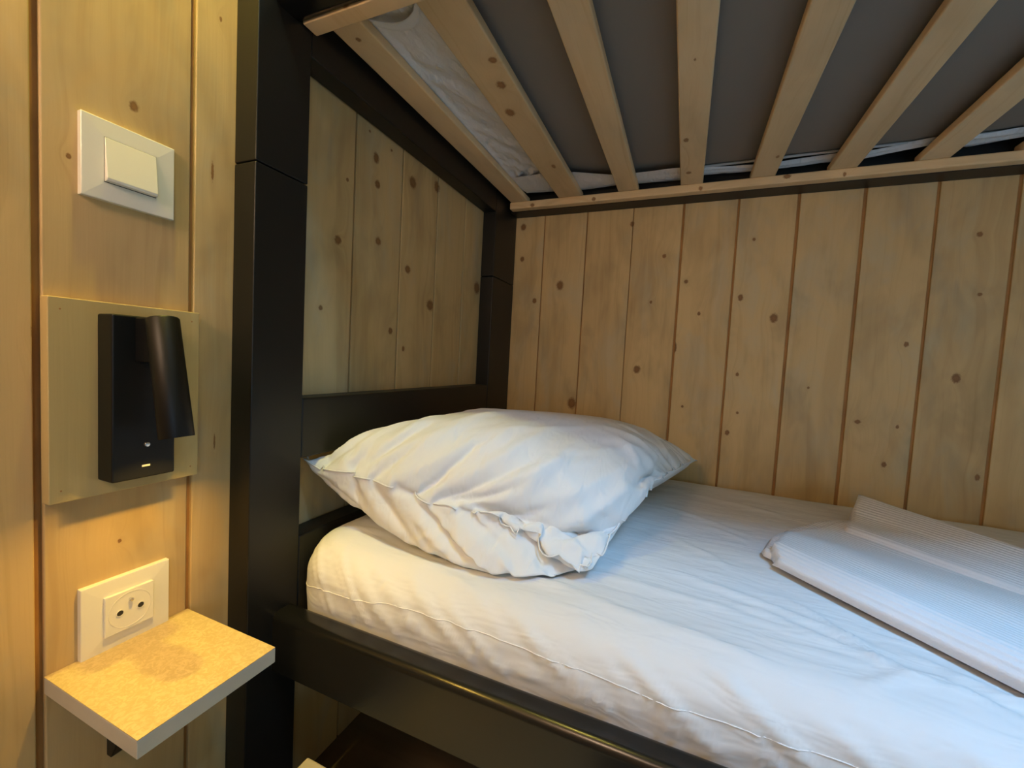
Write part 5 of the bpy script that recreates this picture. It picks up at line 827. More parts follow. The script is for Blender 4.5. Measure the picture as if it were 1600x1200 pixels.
0,0,0,0,0,1,0,0,0,0,0,0,2,0,1,0,0,0,1,0,0,1,0,1,1,1,1,0,1,-1,0,-3,3,0,0,1,0,0,-31,69,3,2,-3,1,-1,11,-20,18,-1,0,-4,-7,3,-6,-13,-1,-13,3,23,7,0,2,-5,3,
-3,-1,0,-1,0,0,0,1,0,-1,0,1,-1,0,1,0,0,-1,1,0,0,1,0,0,0,0,-1,0,-1,1,0,1,1,0,1,0,0,0,0,1,0,1,0,0,1,1,0,0,1,0,1,0,-3,2,-2,3,-2,-6,-5,8,70,-1,5,-1,-2,3,
0,9,-21,16,2,-1,-14,11,-2,-2,-6,3,4,0,0,-3,-2,-5,3,-1,1,0,0,0,0,0,0,0,0,-1,-1,1,0,0,0,0,1,0,1,0,1,0,1,-1,-1,0,-1,0,0,1,1,1,0,0,0,-1,0,1,0,1,1,1,1,-5,
2,1,0,1,2,2,0,-1,-7,9,-2,-1,3,-6,4,72,3,-5,3,-1,5,2,-17,12,4,1,-2,-4,-5,5,-38,38,-8,6,-3,6,-7,0,1,-3,0,-1,0,0,0,1,0,0,0,-1,0,0,-1,0,1,0,0,0,1,1,2,0,1,
-1,0,-1,-1,0,0,0,1,0,1,1,-1,0,0,-1,0,1,1,1,0,0,3,-10,3,3,1,1,2,2,1,-4,-11,-4,2,3,13,0,73,-14,15,2,-3,-3,-7,15,-1,-4,3,-1,-1,0,-1,3,-79,34,27,15,-8,-5,
1,0,0,0,0,1,1,0,-1,2,0,-1,0,0,-1,0,1,0,0,0,0,1,-1,3,0,2,0,-2,1,-1,-1,0,1,0,2,0,0,0,-2,-1,1,0,1,1,0,1,0,-1,6,-13,-5,9,5,2,2,1,1,-1,-2,-4,-5,-7,16,75,
-5,7,0,-3,-15,12,-19,22,-10,5,4,-1,0,1,2,2,-59,0,10,-14,22,12,6,2,1,2,0,0,0,2,-1,1,0,1,-1,0,1,0,0,1,-1,0,-2,2,-7,11,-1,-4,5,-2,0,0,0,1,1,0,1,0,-1,0,
-1,-1,1,0,1,1,0,0,0,-1,7,-6,-15,8,10,3,1,1,1,1,-1,-1,-1,2,77,-3,3,0,-1,-3,-17,15,-5,7,-9,8,1,-22,12,-7,-13,28,-61,15,24,-18,12,4,3,3,1,2,1,0,0,1,0,1,
0,1,1,-1,1,0,-1,1,-1,0,-3,-1,3,2,4,-8,5,0,0,1,0,1,1,0,-1,0,-1,0,0,0,1,1,0,0,0,0,0,0,8,0,-18,-3,16,6,1,1,0,1,0,0,-5,77,-3,-1,1,2,-1,-4,0,-6,3,4,-4,-14,
21,-14,-10,11,-47,62,-76,30,23,-11,0,4,2,2,1,1,1,0,1,0,1,1,1,0,1,0,1,-1,-1,-1,0,-1,-2,2,1,-6,11,-7,5,0,-1,1,1,0,1,1,-1,0,-1,0,1,0,1,0,1,-1,1,-1,1,2,7,
2,-12,-14,15,11,1,1,0,0,-1,0,75,0,-18,21,-2,-1,-1,-1,-5,-2,-2,-3,8,-1,-16,19,3,-1,-82,65,-55,18,16,4,4,3,2,1,1,1,0,0,2,0,1,1,2,0,-1,-1,0,-1,0,-1,2,-1,
-5,-16,23,-9,11,-4,2,1,0,-1,1,-1,1,2,0,1,-1,0,1,0,1,-1,1,0,1,1,1,3,7,3,-8,-21,11,16,0,1,0,1,-25,76,-1,-9,6,-1,4,-4,-6,-2,-4,0,6,4,-4,-4,12,-3,3,-1,
-67,20,-8,5,15,4,3,2,2,2,0,0,1,-1,2,1,0,0,0,-2,1,0,-1,0,-1,-4,13,-10,1,-26,28,-4,3,0,1,0,2,-1,1,-3,3,2,-2,1,0,0,0,0,2,1,0,1,1,1,1,4,7,3,-3,-24,-2,27,
1,0,-8,6,75,0,-7,-3,12,-1,-2,1,0,1,-4,-10,9,-10,4,-6,16,-3,0,2,-53,-19,11,10,11,7,3,3,2,-1,1,-1,1,1,-1,0,-1,-6,6,-2,0,1,-1,-1,4,-6,1,-11,11,-21,21,1,
2,1,1,-1,1,-1,3,-4,-6,10,0,0,0,0,1,0,1,2,1,1,1,1,1,4,8,3,-1,-17,-16,32,1,0,-1,74,-1,-5,-9,-23,13,28,-1,1,0,1,0,0,0,-1,-1,-5,5,0,-9,4,-50,-11,12,9,7,5,
-8,9,2,0,0,0,0,0,-5,3,3,-11,6,-1,0,0,1,-2,-1,-3,16,-26,13,-9,7,2,2,1,1,0,0,-1,1,5,-16,12,0,1,1,0,2,1,2,2,1,1,1,1,1,3,8,6,0,-12,-27,37,-1,1,71,1,-4,
-27,7,-18,42,4,3,0,0,0,0,-1,0,0,-2,1,0,0,-2,1,-57,-3,11,11,-18,24,0,-1,-1,1,0,-3,-6,11,-6,-9,12,-6,0,0,1,-1,-1,-2,-4,8,17,-39,7,6,4,1,3,1,0,1,0,-1,-1,
8,-22,12,2,2,2,1,3,2,2,2,2,1,0,0,1,3,9,9,-2,-3,-35,38,1,66,5,3,-6,0,3,-60,-6,58,4,3,3,2,2,1,1,-4,-7,7,3,1,-3,0,-59,7,9,-8,-19,23,6,3,0,-1,-1,3,-11,
-15,21,-6,0,1,0,0,1,-1,-2,2,-6,-12,35,-36,8,-13,16,3,5,3,0,0,0,-2,0,9,-22,11,1,2,2,2,2,3,3,1,2,2,1,0,2,1,8,14,-4,5,-30,27,59,11,-2,8,-1,5,-1,1,-48,1,
2,3,4,4,7,11,2,7,-10,-14,22,8,3,-2,-63,9,8,-15,7,4,-1,4,0,-2,-3,-5,5,-24,13,4,1,0,-1,-4,-8,9,2,0,7,-30,35,-17,-7,-5,8,8,6,3,0,-2,-2,-5,-6,17,-20,7,2,
3,2,3,2,2,4,2,2,1,2,1,2,1,6,16,0,5,-12,60,0,14,-4,-54,19,20,25,0,2,0,-1,-3,-5,-8,-15,3,2,5,9,-24,-33,42,23,8,-56,-14,46,-62,-8,25,7,3,0,-4,-3,-3,6,
-24,9,6,3,-1,-1,2,-14,8,6,2,5,-33,6,18,-17,0,8,7,7,2,-1,-3,-4,2,-8,7,-8,2,2,3,-2,-2,6,5,6,3,3,1,1,0,2,3,6,15,1,0,
],
[
-1740,1,2,-38,-44,-38,-37,54,-32,0,1,1,2,3,5,-1,-63,2,-1,-1,-7,-17,-7,-8,-8,-10,-12,-12,-4,-17,-17,-20,-27,57,-63,-30,-20,-19,-22,-11,10,7,8,3,-13,
-35,-1,-9,-11,-21,6,5,20,-2,10,0,-13,-31,-40,-60,-26,-6,-44,-34,80,-19,-6,-8,-17,2,-66,-54,-66,-42,-16,9,25,-39,-30,-26,-47,-40,77,0,1,1,2,-50,86,18,
-2,-7,-94,86,26,-8,14,5,-2,-52,-33,81,3,-12,9,8,-18,-21,29,0,4,4,2,-7,-15,-10,-8,-2,-87,56,49,14,7,4,-19,-33,28,-42,-18,18,0,53,-24,-20,6,38,-39,-84,
23,26,16,20,26,-13,44,-3,-9,15,1,-114,96,4,-2,7,-48,15,8,-10,43,-12,-53,-51,17,59,29,-7,15,-87,2,-2,3,-60,97,-87,81,13,6,-9,-8,16,13,4,5,-28,18,3,-3,
-23,35,-23,8,11,-1,-41,32,-1,5,-13,9,6,0,3,1,0,-2,-54,44,7,4,-3,-1,-68,71,-18,-40,58,-34,31,-6,-29,-82,11,71,-75,-12,26,6,17,67,-52,0,-59,53,30,-31,
-16,-7,45,5,15,-4,1,44,-68,56,19,1,-3,-59,-34,88,-36,43,-22,-69,-66,52,-11,84,-97,84,-24,48,-47,8,34,-7,-23,36,0,-1,-9,9,-43,49,-26,21,0,-8,-33,32,-6,
17,-19,16,0,-4,4,2,-11,-3,-42,43,10,2,-10,1,-65,66,5,-57,-41,-5,97,0,5,-13,-53,9,-71,-2,-17,3,1,108,-22,2,-98,35,95,-95,67,-54,52,-25,1,81,-21,3,-96,
69,47,10,-4,6,-61,-15,-96,38,139,-32,66,-4,-27,55,-117,132,1,1,-52,14,7,-13,1,37,0,-22,17,-7,-38,56,-9,6,-1,-19,-17,29,-5,12,-6,5,1,-1,0,-13,14,-26,
-23,36,12,-1,-3,-5,-62,63,-4,-3,-26,-71,101,-10,-3,11,5,4,-86,61,-67,-33,-3,67,20,3,-110,-1,72,-21,42,-57,94,-3,-23,19,10,4,-112,30,62,-4,-43,-13,93,
5,-80,10,-31,3,12,-34,52,63,-61,71,-1,-6,-56,30,2,19,2,6,-12,-2,12,-26,-26,45,5,5,-2,-23,4,10,-4,3,3,8,-2,-1,3,-6,-7,4,-30,33,3,-1,-2,-3,-65,70,-8,4,
-26,-60,77,-2,-6,4,9,-1,-106,105,-31,-91,-3,70,5,14,-81,-17,3,17,48,-19,74,-46,1,-22,67,15,-109,33,9,47,35,-53,43,3,-82,-20,-9,12,9,1,-6,24,-2,56,11,
-28,-45,40,-4,19,3,12,-25,17,-3,-29,1,29,6,4,-14,-7,5,2,-1,3,0,4,3,0,-4,7,-32,27,-12,11,3,0,-3,2,-66,66,-5,3,-30,-17,42,-3,-8,-7,5,8,-88,78,7,-74,-30,
70,15,-4,-77,-32,9,-8,7,10,37,11,25,-81,84,-16,-15,76,17,-27,22,-13,7,-33,-11,-3,-4,9,3,20,25,-36,2,55,7,-18,18,-7,-21,29,-10,12,-9,6,-16,-30,26,17,8,
-1,-34,19,2,-1,0,3,3,2,3,1,0,-18,-2,1,7,6,3,2,-3,4,-64,62,0,-2,-52,13,35,0,-3,-1,-1,-6,-69,60,5,-32,-37,26,8,9,-53,-20,-22,-12,6,19,21,47,18,-108,112,
-74,25,43,28,-5,-2,17,-26,-17,11,-7,68,-73,54,-30,39,-7,-13,45,-14,-38,19,0,2,27,-14,4,7,2,-30,0,18,10,11,-14,-10,7,-1,1,0,2,3,3,3,-4,-9,-7,0,5,5,5,3,
2,-2,1,-51,52,-1,-1,-50,23,22,0,-1,-2,-3,-3,-57,50,-8,-5,0,-11,1,0,-74,51,-64,-31,9,1,53,40,25,-112,61,-40,32,28,23,14,-8,4,-18,-1,22,-6,11,-24,48,-9,
-4,-3,8,42,-30,-8,8,-3,7,20,-9,5,9,-9,-34,25,7,10,4,-30,18,-2,-1,1,1,4,2,4,-3,4,-52,33,6,3,3,4,3,3,-2,-11,-9,21,0,-1,-52,33,13,0,0,-2,5,-3,-41,20,-10,
-13,27,-21,1,3,-98,111,-85,-54,54,-4,32,34,28,-125,57,-9,15,9,-32,68,7,-15,7,-9,6,43,2,-31,10,-1,-2,8,8,10,-13,9,0,-2,6,7,5,8,5,-24,0,9,8,14,-11,-7,2,
-1,-1,2,1,5,2,7,-1,-11,-35,34,0,2,2,3,3,5,-1,-44,31,11,-1,3,-46,34,6,0,0,-11,9,6,-11,-7,-18,-7,21,-18,4,6,-63,72,-59,-72,14,27,14,39,-22,-15,-3,-9,34,
35,-83,90,-16,1,11,-20,6,8,12,-2,9,-2,0,16,15,3,-11,0,-1,1,7,6,6,13,-17,-10,6,0,13,3,-8,-1,0,1,-1,2,-3,11,3,1,1,-21,1,12,0,1,2,1,3,6,-3,-43,37,7,-4,4,
-32,26,0,1,1,-12,-5,7,4,-3,-18,2,0,-5,0,5,-40,44,-50,-77,22,-19,94,60,-136,19,25,-15,36,-15,-17,-16,1,1,22,6,2,1,-29,8,6,-1,-2,43,-9,-6,0,0,0,4,5,4,
11,1,-36,20,2,-5,27,-23,10,-3,2,0,-1,5,-11,21,4,-1,-13,-8,10,1,0,0,2,1,4,5,-14,-9,15,9,-7,7,-10,3,0,2,0,-2,-17,15,0,0,-12,4,-9,-11,-6,23,-22,9,-33,
-86,66,8,59,31,-134,21,-11,51,39,-89,-14,-1,0,0,7,3,1,12,-11,1,3,-1,-5,23,4,2,1,0,2,4,4,5,19,-30,-5,12,-3,-2,18,-9,5,-4,4,-2,2,-4,6,15,2,-9,-18,13,1,
0,1,0,1,1,8,0,-35,23,4,12,-15,2,1,2,0,4,-2,8,-10,1,1,-1,1,-5,-9,-31,21,-1,17,-27,-4,-35,-3,39,42,23,-124,54,-15,34,3,-11,4,2,-11,-1,5,2,-11,-4,6,12,
10,1,-2,13,5,2,1,0,2,4,3,13,2,-36,19,6,-8,3,7,1,3,-2,2,-1,9,-24,27,10,-1,-2,-13,3,-1,0,-1,0,1,1,14,-12,-11,8,0,15,-20,8,1,2,0,4,-7,3,3,0,0,0,0,-2,-18,
-24,34,-22,41,-47,-7,-37,21,37,36,13,-110,13,26,27,-9,0,-10,8,-7,-1,-7,21,6,-14,-7,2,21,-5,6,10,4,1,1,1,2,4,7,20,-24,-8,11,1,-4,2,3,3,0,2,-1,2,-5,-1,
26,0,-41,15,13,-1,0,0,-1,0,2,1,13,-39,18,6,-3,7,-4,3,1,3,0,8,-10,6,0,1,0,1,-1,-3,-15,-2,7,-14,24,-26,-38,-4,19,34,31,6,-97,31,34,-17,-9,5,1,6,-3,12,
-22,12,22,2,-12,-13,25,-10,7,6,4,1,1,1,2,5,13,6,-34,19,1,-2,1,2,1,2,0,2,2,-3,-3,5,24,-8,-36,26,1,-1,1,-2,2,-3,5,4,8,-38,21,2,-1,1,2,3,1,3,-1,9,-5,1,1,
2,1,1,0,-8,-21,10,9,10,-12,-28,-43,14,18,31,33,3,-78,75,-20,-2,-2,0,2,4,2,21,-31,2,18,19,-5,-18,23,-12,7,4,2,1,1,1,2,8,20,-15,-7,4,-1,-1,1,2,1,2,1,3,
5,-25,16,11,16,-24,1,6,-2,-4,7,-4,2,-4,9,-3,10,-27,17,-2,0,0,3,2,2,2,-1,3,3,1,2,1,1,1,1,-3,-2,-4,0,0,-17,-29,-31,14,-12,53,37,10,-89,-20,5,3,-2,-3,-1,
-2,3,34,-26,-12,4,26,1,-10,10,-5,2,3,2,2,0,0,0,17,3,-10,2,0,-1,1,0,2,1,1,1,11,-12,-4,12,9,-1,-10,3,1,-3,1,2,0,-1,-1,15,-10,8,-11,0,0,1,1,3,1,1,2,2,2,
3,2,2,1,1,0,0,-2,-3,-3,-4,-5,-27,-20,-11,39,-10,10,27,-41,17,-19,-10,-3,4,0,1,0,-3,25,-1,-8,-12,6,-6,3,9,1,3,2,1,2,0,1,-3,33,-26,7,-1,0,0,1,1,1,1,1,5,
1,-20,13,18,2,-12,4,0,-2,-1,1,0,1,-2,-3,20,-15,-1,0,1,1,0,2,2,2,2,2,3,3,2,1,2,2,1,0,-1,-1,-4,-4,-7,-12,-27,-16,18,2,11,6,16,4,7,-8,-11,-10,-6,0,-3,2,
5,8,-10,-3,10,14,-1,-2,6,2,2,2,1,1,0,0,-4,27,-11,-1,0,0,0,1,1,1,1,3,12,-18,-2,10,26,-34,12,-10,17,-12,6,-1,2,-2,-2,1,13,-13,2,0,1,2,0,2,3,1,3,3,2,2,3,
2,1,1,1,0,-1,-1,-3,-5,-6,23,-58,-27,22,9,10,9,-5,0,-14,15,-14,9,-14,1,-4,2,3,18,-10,-10,7,13,2,0,3,2,1,1,2,0,0,1,-6,11,5,0,0,1,0,1,1,1,1,7,-1,-18,11,
13,14,-18,-5,3,4,-3,0,1,0,1,-3,-2,2,2,1,1,1,1,2,1,3,2,3,3,3,2,2,2,1,1,0,0,-1,-1,-5,-3,15,1,-59,-19,11,20,10,-13,8,7,-23,2,-3,17,-8,1,-14,0,5,21,-3,
-15,1,14,2,1,2,2,1,0,1,1,0,0,-2,8,3,1,1,0,0,2,1,0,4,12,-18,0,-1,8,-1,3,-1,7,-4,-1,0,-1,4,-3,-2,1,2,2,1,1,1,0,2,2,3,2,3,2,3,2,2,2,1,1,0,0,-1,-2,-6,-38,
63,-6,-25,-62,17,58,-12,0,-18,1,10,-2,-1,13,-4,6,-11,-6,5,14,6,-5,-5,4,3,2,1,1,2,1,0,0,1,0,1,5,2,1,1,1,0,1,1,2,5,-2,-6,-1,1,5,6,-3,-1,1,1,-1,1,0,-1,
-1,2,1,1,2,1,1,1,1,1,1,3,3,3,2,3,2,3,1,2,0,-1,-1,0,3,-50,-18,77,-61,71,-78,-3,-11,0,17,-29,9,-6,-2,0,6,1,6,-1,-7,0,6,3,-3,3,3,2,2,2,1,1,1,1,0,1,0,3,3,
1,2,0,0,1,0,0,7,1,-7,0,-1,1,13,-10,3,0,1,0,0,0,0,1,0,2,2,0,1,1,1,1,1,2,1,1,3,3,3,3,2,3,1,0,0,-1,-2,-10,-4,-36,-22,65,-58,77,-35,-28,5,17,-11,-6,3,-4,
0,3,2,-3,2,-5,3,7,4,5,-1,1,2,2,2,1,1,1,1,1,0,1,0,2,3,0,2,1,-1,1,0,1,16,-24,9,-1,-1,3,5,-2,0,1,1,0,0,1,0,1,1,1,2,1,0,2,0,2,1,1,2,1,2,2,3,3,3,2,1,-1,-1,
0,-1,-2,-32,16,1,-48,-35,37,-26,1,6,2,0,3,-10,-1,0,5,2,-4,7,-2,-1,3,3,4,1,2,2,1,2,2,1,1,0,1,0,1,1,1,2,0,1,1,0,1,-2,4,4,-5,-1,0,0,3,0,2,1,0,2,0,1,1,1,
0,1,1,1,1,1,1,1,1,2,1,1,1,2,2,3,2,3,3,-1,0,0,0,0,-11,-53,30,39,-71,0,-13,3,-8,34,-41,2,12,-11,-6,-1,6,4,-2,3,0,2,3,3,3,1,2,2,2,1,2,0,1,1,0,0,1,0,1,2,
0,1,1,-1,0,-1,10,-8,0,0,0,2,2,1,1,1,0,2,0,1,0,2,1,0,1,2,0,2,0,2,0,1,2,2,1,1,2,4,-9,-14,29,1,0,1,-1,-1,-36,-32,63,-16,13,-9,-6,-21,22,31,-36,-3,13,-7,
-17,-2,5,7,2,3,1,2,3,3,3,2,2,1,2,1,1,1,0,0,1,-1,2,0,1,1,1,0,0,0,-2,-1,1,2,1,1,1,1,1,1,2,1,0,1,1,1,0,1,1,1,1,1,1,1,0,2,1,1,0,2,1,-1,-6,-14,18,-32,47,4,
0,1,-1,-5,-56,3,53,-10,20,-39,15,-16,16,28,-17,-13,15,-11,-12,-22,0,7,5,6,2,4,2,3,2,3,2,1,1,2,0,0,0,-1,1,0,1,1,1,0,0,1,0,0,-1,-1,2,1,0,1,2,1,1,1,1,2,
0,0,1,2,0,1,1,1,1,1,1,1,0,1,1,1,0,0,-3,-3,5,-23,19,-41,57,8,-2,3,-4,7,-80,68,-83,8,18,-20,4,-17,10,21,1,-14,0,-11,14,-37,-13,4,-6,12,5,9,4,4,1,2,2,1,
0,1,0,1,0,0,0,1,-1,1,1,1,0,-1,0,0,1,0,1,1,1,1,1,1,1,1,1,1,1,1,0,1,1,1,1,1,1,0,1,2,0,1,1,0,-2,-1,-2,3,2,-27,16,-37,57,8,-2,6,19,6,-76,-7,-12,26,1,3,2,
-19,-4,12,-16,9,11,-18,37,-34,-32,12,-17,10,-7,15,11,8,1,1,1,1,1,0,0,0,0,1,0,1,0,0,0,1,0,0,0,0,1,0,2,0,1,1,2,0,1,0,2,1,0,1,1,1,1,1,1,1,1,1,0,1,0,1,1,
-5,3,-2,3,2,1,-35,13,-25,56,-7,7,-45,32,-58,15,-5,-9,36,-17,9,8,-6,-17,28,-3,-7,2,-30,50,-9,-50,12,-29,15,-18,11,14,15,0,1,1,0,0,1,0,1,-1,0,0,1,0,1,0,
1,0,0,0,0,1,0,2,0,1,1,1,1,2,0,0,2,0,1,1,1,1,1,1,1,0,1,1,0,1,1,6,-7,-1,1,3,0,6,-47,29,5,16,-28,36,-79,57,34,-5,-1,-9,31,-13,6,-6,11,-9,8,0,1,6,-36,46,
10,-46,0,-24,18,-27,-1,14,26,1,1,-1,1,0,1,-1,1,0,0,0,1,0,0,0,1,0,1,0,1,0,1,1,1,0,2,1,0,1,1,1,1,1,1,0,1,1,1,1,1,0,0,1,-1,0,-2,-13,14,4,4,0,-4,-1,-5,-1,
14,4,-50,51,-51,69,-10,3,1,-8,22,-5,9,-8,-11,4,8,3,4,8,-38,46,18,-18,2,-40,16,-26,-18,0,36,-5,9,0,0,0,1,-1,0,1,0,0,0,1,0,0,1,0,1,0,1,0,1,0,2,0,1,1,1,
1,0,2,0,1,2,1,1,0,1,0,1,0,0,-1,-2,-5,17,-25,16,3,3,2,-1,-58,25,32,9,-5,-47,51,-35,-13,5,0,1,-9,10,-2,2,8,-5,-2,4,4,5,12,-33,35,17,-8,8,-32,16,-6,-32,
-23,45,-16,11,1,0,-1,0,0,0,0,0,1,-1,1,0,1,0,1,0,0,1,1,1,1,1,1,1,1,1,1,0,1,1,0,1,1,1,0,2,0,0,-1,0,-2,6,-3,11,-29,18,6,-5,0,-19,-31,42,22,0,-8,-3,-83,
-14,3,2,0,1,-8,6,-2,-1,3,1,1,2,3,6,12,-17,4,7,10,17,-12,-7,5,-11,-44,47,-21,10,-1,0,0,0,-1,0,1,-1,1,0,1,0,0,1,0,1,1,0,2,0,1,1,0,1,1,1,1,1,1,1,1,0,1,1,
0,0,1,0,0,0,-1,4,2,6,-30,21,1,8,0,-48,3,47,2,14,-51,-14,-15,3,2,-1,-1,0,-4,3,-1,0,2,0,0,0,-2,-7,-3,12,3,1,1,3,3,4,2,7,-35,40,-22,10,-4,0,-1,1,0,-1,1,
0,1,0,0,1,0,1,1,-1,2,0,1,1,1,1,1,0,1,1,1,1,1,0,1,1,0,1,1,1,0,-1,0,0,-1,6,3,2,-29,23,-11,14,-29,-14,15,41,-11,-2,4,-14,0,1,1,-1,-1,-1,-1,1,0,1,1,0,-1,
-1,5,-2,-9,7,3,1,0,2,2,2,7,8,-16,16,-10,2,-3,0,-1,0,1,0,1,-1,1,0,1,0,1,0,1,0,2,0,2,0,1,1,1,0,1,1,1,0,1,1,0,2,1,1,-1,1,0,1,-2,0,-1,11,-3,-2,-3,1,-12,
16,-74,21,41,14,1,3,-14,-1,1,0,1,0,0,-1,0,0,0,1,0,0,0,-2,3,2,-7,2,2,1,0,0,0,-2,-6,-5,10,9,3,2,0,0,0,0,0,0,1,0,0,0,1,0,1,2,0,1,1,0,1,1,0,2,1,0,1,1,1,1,
1,0,1,1,1,1,-1,2,-4,3,-3,2,-6,16,1,-19,14,-6,-14,-26,-12,25,33,6,7,-16,0,0,2,1,1,-1,1,0,1,-3,0,0,0,0,0,-2,1,3,-3,0,1,1,-1,-1,0,6,-1,-9,5,7,3,1,0,0,1,
0,0,1,0,1,0,0,1,1,0,2,0,1,1,1,0,1,0,1,2,1,0,1,0,1,2,0,1,0,2,2,-3,3,-5,4,-5,5,-2,8,1,-11,5,0,11,-85,10,50,-9,43,-14,-2,1,1,0,1,2,-4,4,-2,3,-4,0,0,-1,0,
0,-1,-1,3,-1,0,0,2,0,-2,-1,4,4,-7,2,5,2,2,1,-1,1,1,0,0,0,1,1,1,0,1,1,0,1,0,1,2,0,1,1,0,1,1,1,1,1,0,1,0,2,1,0,4,-3,3,-6,4,-3,2,1,3,-1,1,-2,3,-28,-45,
16,59,-56,-15,1,-3,1,2,0,1,4,-9,6,-7,7,-3,-1,0,0,0,0,1,-2,2,0,0,0,0,2,-2,-2,3,5,-2,0,3,1,1,2,0,0,0,1,1,1,0,0,2,0,0,2,0,1,1,0,1,1,1,1,0,1,1,1,0,1,1,0,
-1,2,-9,-5,17,1,3,-4,1,-1,2,3,2,-4,12,-17,9,-68,-6,45,-9,-9,-11,3,-1,2,2,-1,2,6,-13,11,-14,7,1,-1,-1,0,0,0,1,0,1,0,-1,1,0,2,0,-3,0,4,1,1,3,1,0,1,1,0,
0,1,0,1,1,0,2,0,0,2,0,0,1,1,1,0,1,2,0,1,1,1,0,0,1,1,-4,11,-2,-23,20,-6,9,-2,1,1,2,3,0,-11,5,7,-10,-72,13,58,-9,8,-21,3,0,3,3,-4,2,8,-14,16,-19,6,2,1,
-1,0,0,0,0,-1,1,1,-1,-1,1,3,1,-2,-1,3,2,0,2,1,1,0,1,1,0,1,0,2,0,0,1,1,0,1,0,1,1,0,2,1,0,2,1,0,1,1,0,0,0,1,-1,6,5,-29,30,-18,12,0,1,0,2,-2,0,5,-9,10,
-32,-49,55,-4,-7,16,-28,4,0,3,3,-5,2,10,-15,20,-23,6,1,1,1,-1,0,-1,1,0,0,2,0,-3,-1,3,3,0,-1,2,1,1,1,1,1,1,0,1,0,1,0,1,1,0,0,1,1,1,0,1,1,1,0,2,0,1,2,0,
0,-1,-2,1,-7,7,6,6,6,-32,34,-25,13,2,1,-3,2,0,-7,15,-12,0,30,-16,-3,-2,-4,20,-35,4,-1,5,3,-6,2,11,-12,22,-27,6,1,-1,2,0,0,-1,-1,0,1,2,2,-2,-3,2,2,1,0,
2,1,1,0,1,0,1,0,1,1,0,1,0,1,1,0,0,1,1,1,1,0,2,0,2,1,1,0,0,0,0,-6,10,-16,6,11,7,6,-31,34,-28,11,4,-3,4,0,3,-19,43,-7,-80,28,-8,3,-1,-1,23,-40,4,-2,5,5,
-5,2,10,-9,24,-30,4,-1,-1,2,1,1,0,-1,-3,1,2,3,0,-3,0,2,1,1,1,1,1,0,1,0,1,1,0,1,0,1,0,1,0,1,1,0,1,0,1,1,2,1,1,0,1,1,-1,0,2,-7,11,-20,-7,22,-13,24,-13,
22,-27,10,9,-5,1,-3,8,18,12,1,-104,-11,5,1,-2,0,27,-42,-9,4,7,7,-2,0,9,-4,23,-30,-7,-5,-2,8,4,4,2,0,-4,-1,2,3,2,-1,-1,1,0,1,1,1,1,0,1,0,1,0,0,1,0,2,
-1,1,1,-1,2,0,1,1,1,1,1,1,2,1,0,1,-2,0,2,-5,12,-7,-27,39,-36,-9,-4,56,-23,10,5,1,-4,-3,-43,42,5,-18,-11,3,2,1,-5,1,32,-13,-36,-7,11,9,1,-4,6,0,24,-5,
-7,-16,-15,-2,8,6,5,2,-3,-4,0,2,3,0,0,1,0,0,1,0,1,1,1,-1,2,0,0,1,0,1,0,0,1,0,1,1,1,1,0,1,2,2,2,-1,1,2,-3,-2,1,-4,6,3,-22,37,-14,-12,-46,68,-9,2,-3,8,
-3,-17,-21,25,-2,-12,2,4,1,3,-9,-3,18,12,-10,-36,7,9,5,-11,5,0,12,3,6,-3,-16,-16,-5,11,8,5,1,-3,-3,0,2,0,1,0,1,0,1,1,0,0,2,-1,1,1,0,0,1,0,0,1,0,0,1,1,
1,1,0,2,2,4,-1,-2,-1,6,-2,-3,0,-3,3,6,-9,23,1,-3,-74,60,5,1,-8,-2,29,-11,-22,4,-12,2,2,2,2,5,-8,-7,16,0,11,-38,-4,12,12,-15,2,1,7,5,3,9,-2,-5,-27,-5,
12,7,4,0,-3,-1,1,0,0,0,1,0,0,1,1,0,1,0,0,1,0,0,1,1,0,1,0,1,0,0,0,2,-1,1,1,-15,-9,-6,-7,27,7,2,3,0,-1,0,2,12,1,8,-75,62,4,3,-4,-29,-9,19,12,-12,1,2,2,
2,1,4,-3,-10,12,5,15,-28,-19,9,15,-16,-5,6,6,5,0,4,0,10,-7,-25,-2,10,7,1,-1,-1,-1,1,0,0,1,0,1,0,0,1,1,0,0,1,0,0,0,1,0,1,0,1,0,1,-1,0,-3,-4,21,6,2,-19,
-39,19,10,6,6,2,0,1,2,7,1,6,-67,62,-4,-2,11,-14,-35,34,-12,0,1,3,-4,6,-7,6,3,-6,5,5,17,-8,-34,-4,26,1,-19,1,6,6,-2,0,1,4,9,-7,-20,-2,12,1,0,0,-1,1,-1,
0,2,-1,1,1,0,1,0,0,0,1,1,1,0,0,1,0,0,0,0,0,-1,-1,-2,-3,7,3,21,-10,-46,-8,18,-11,20,13,5,5,3,5,-2,-3,-39,32,10,7,11,4,-44,-2,-14,3,-4,11,-9,16,-18,4,2,
0,1,3,7,13,-9,-29,6,22,-16,-6,1,11,-2,-3,-1,2,3,8,-6,-16,8,1,0,0,0,1,0,-1,2,0,0,1,0,1,0,1,0,0,0,0,2,0,0,0,0,0,0,-1,-1,0,-1,-2,3,2,26,8,-30,-40,25,-29,
15,17,8,11,4,3,-3,-25,5,9,-15,6,7,1,-6,5,-14,10,-13,14,-13,23,-25,2,1,2,-1,-11,8,8,14,-6,-8,12,-3,-5,-10,8,-1,-2,-3,-1,0,4,4,-11,3,1,1,-1,0,1,1,-1,1,
1,0,0,0,1,0,0,1,1,1,0,0,1,0,0,0,-1,-1,0,-2,0,1,-1,1,1,19,20,-11,-44,2,-28,-5,24,12,21,-10,16,2,-33,19,8,-23,16,-1,-8,2,6,-13,14,-18,16,-16,27,-29,-5,
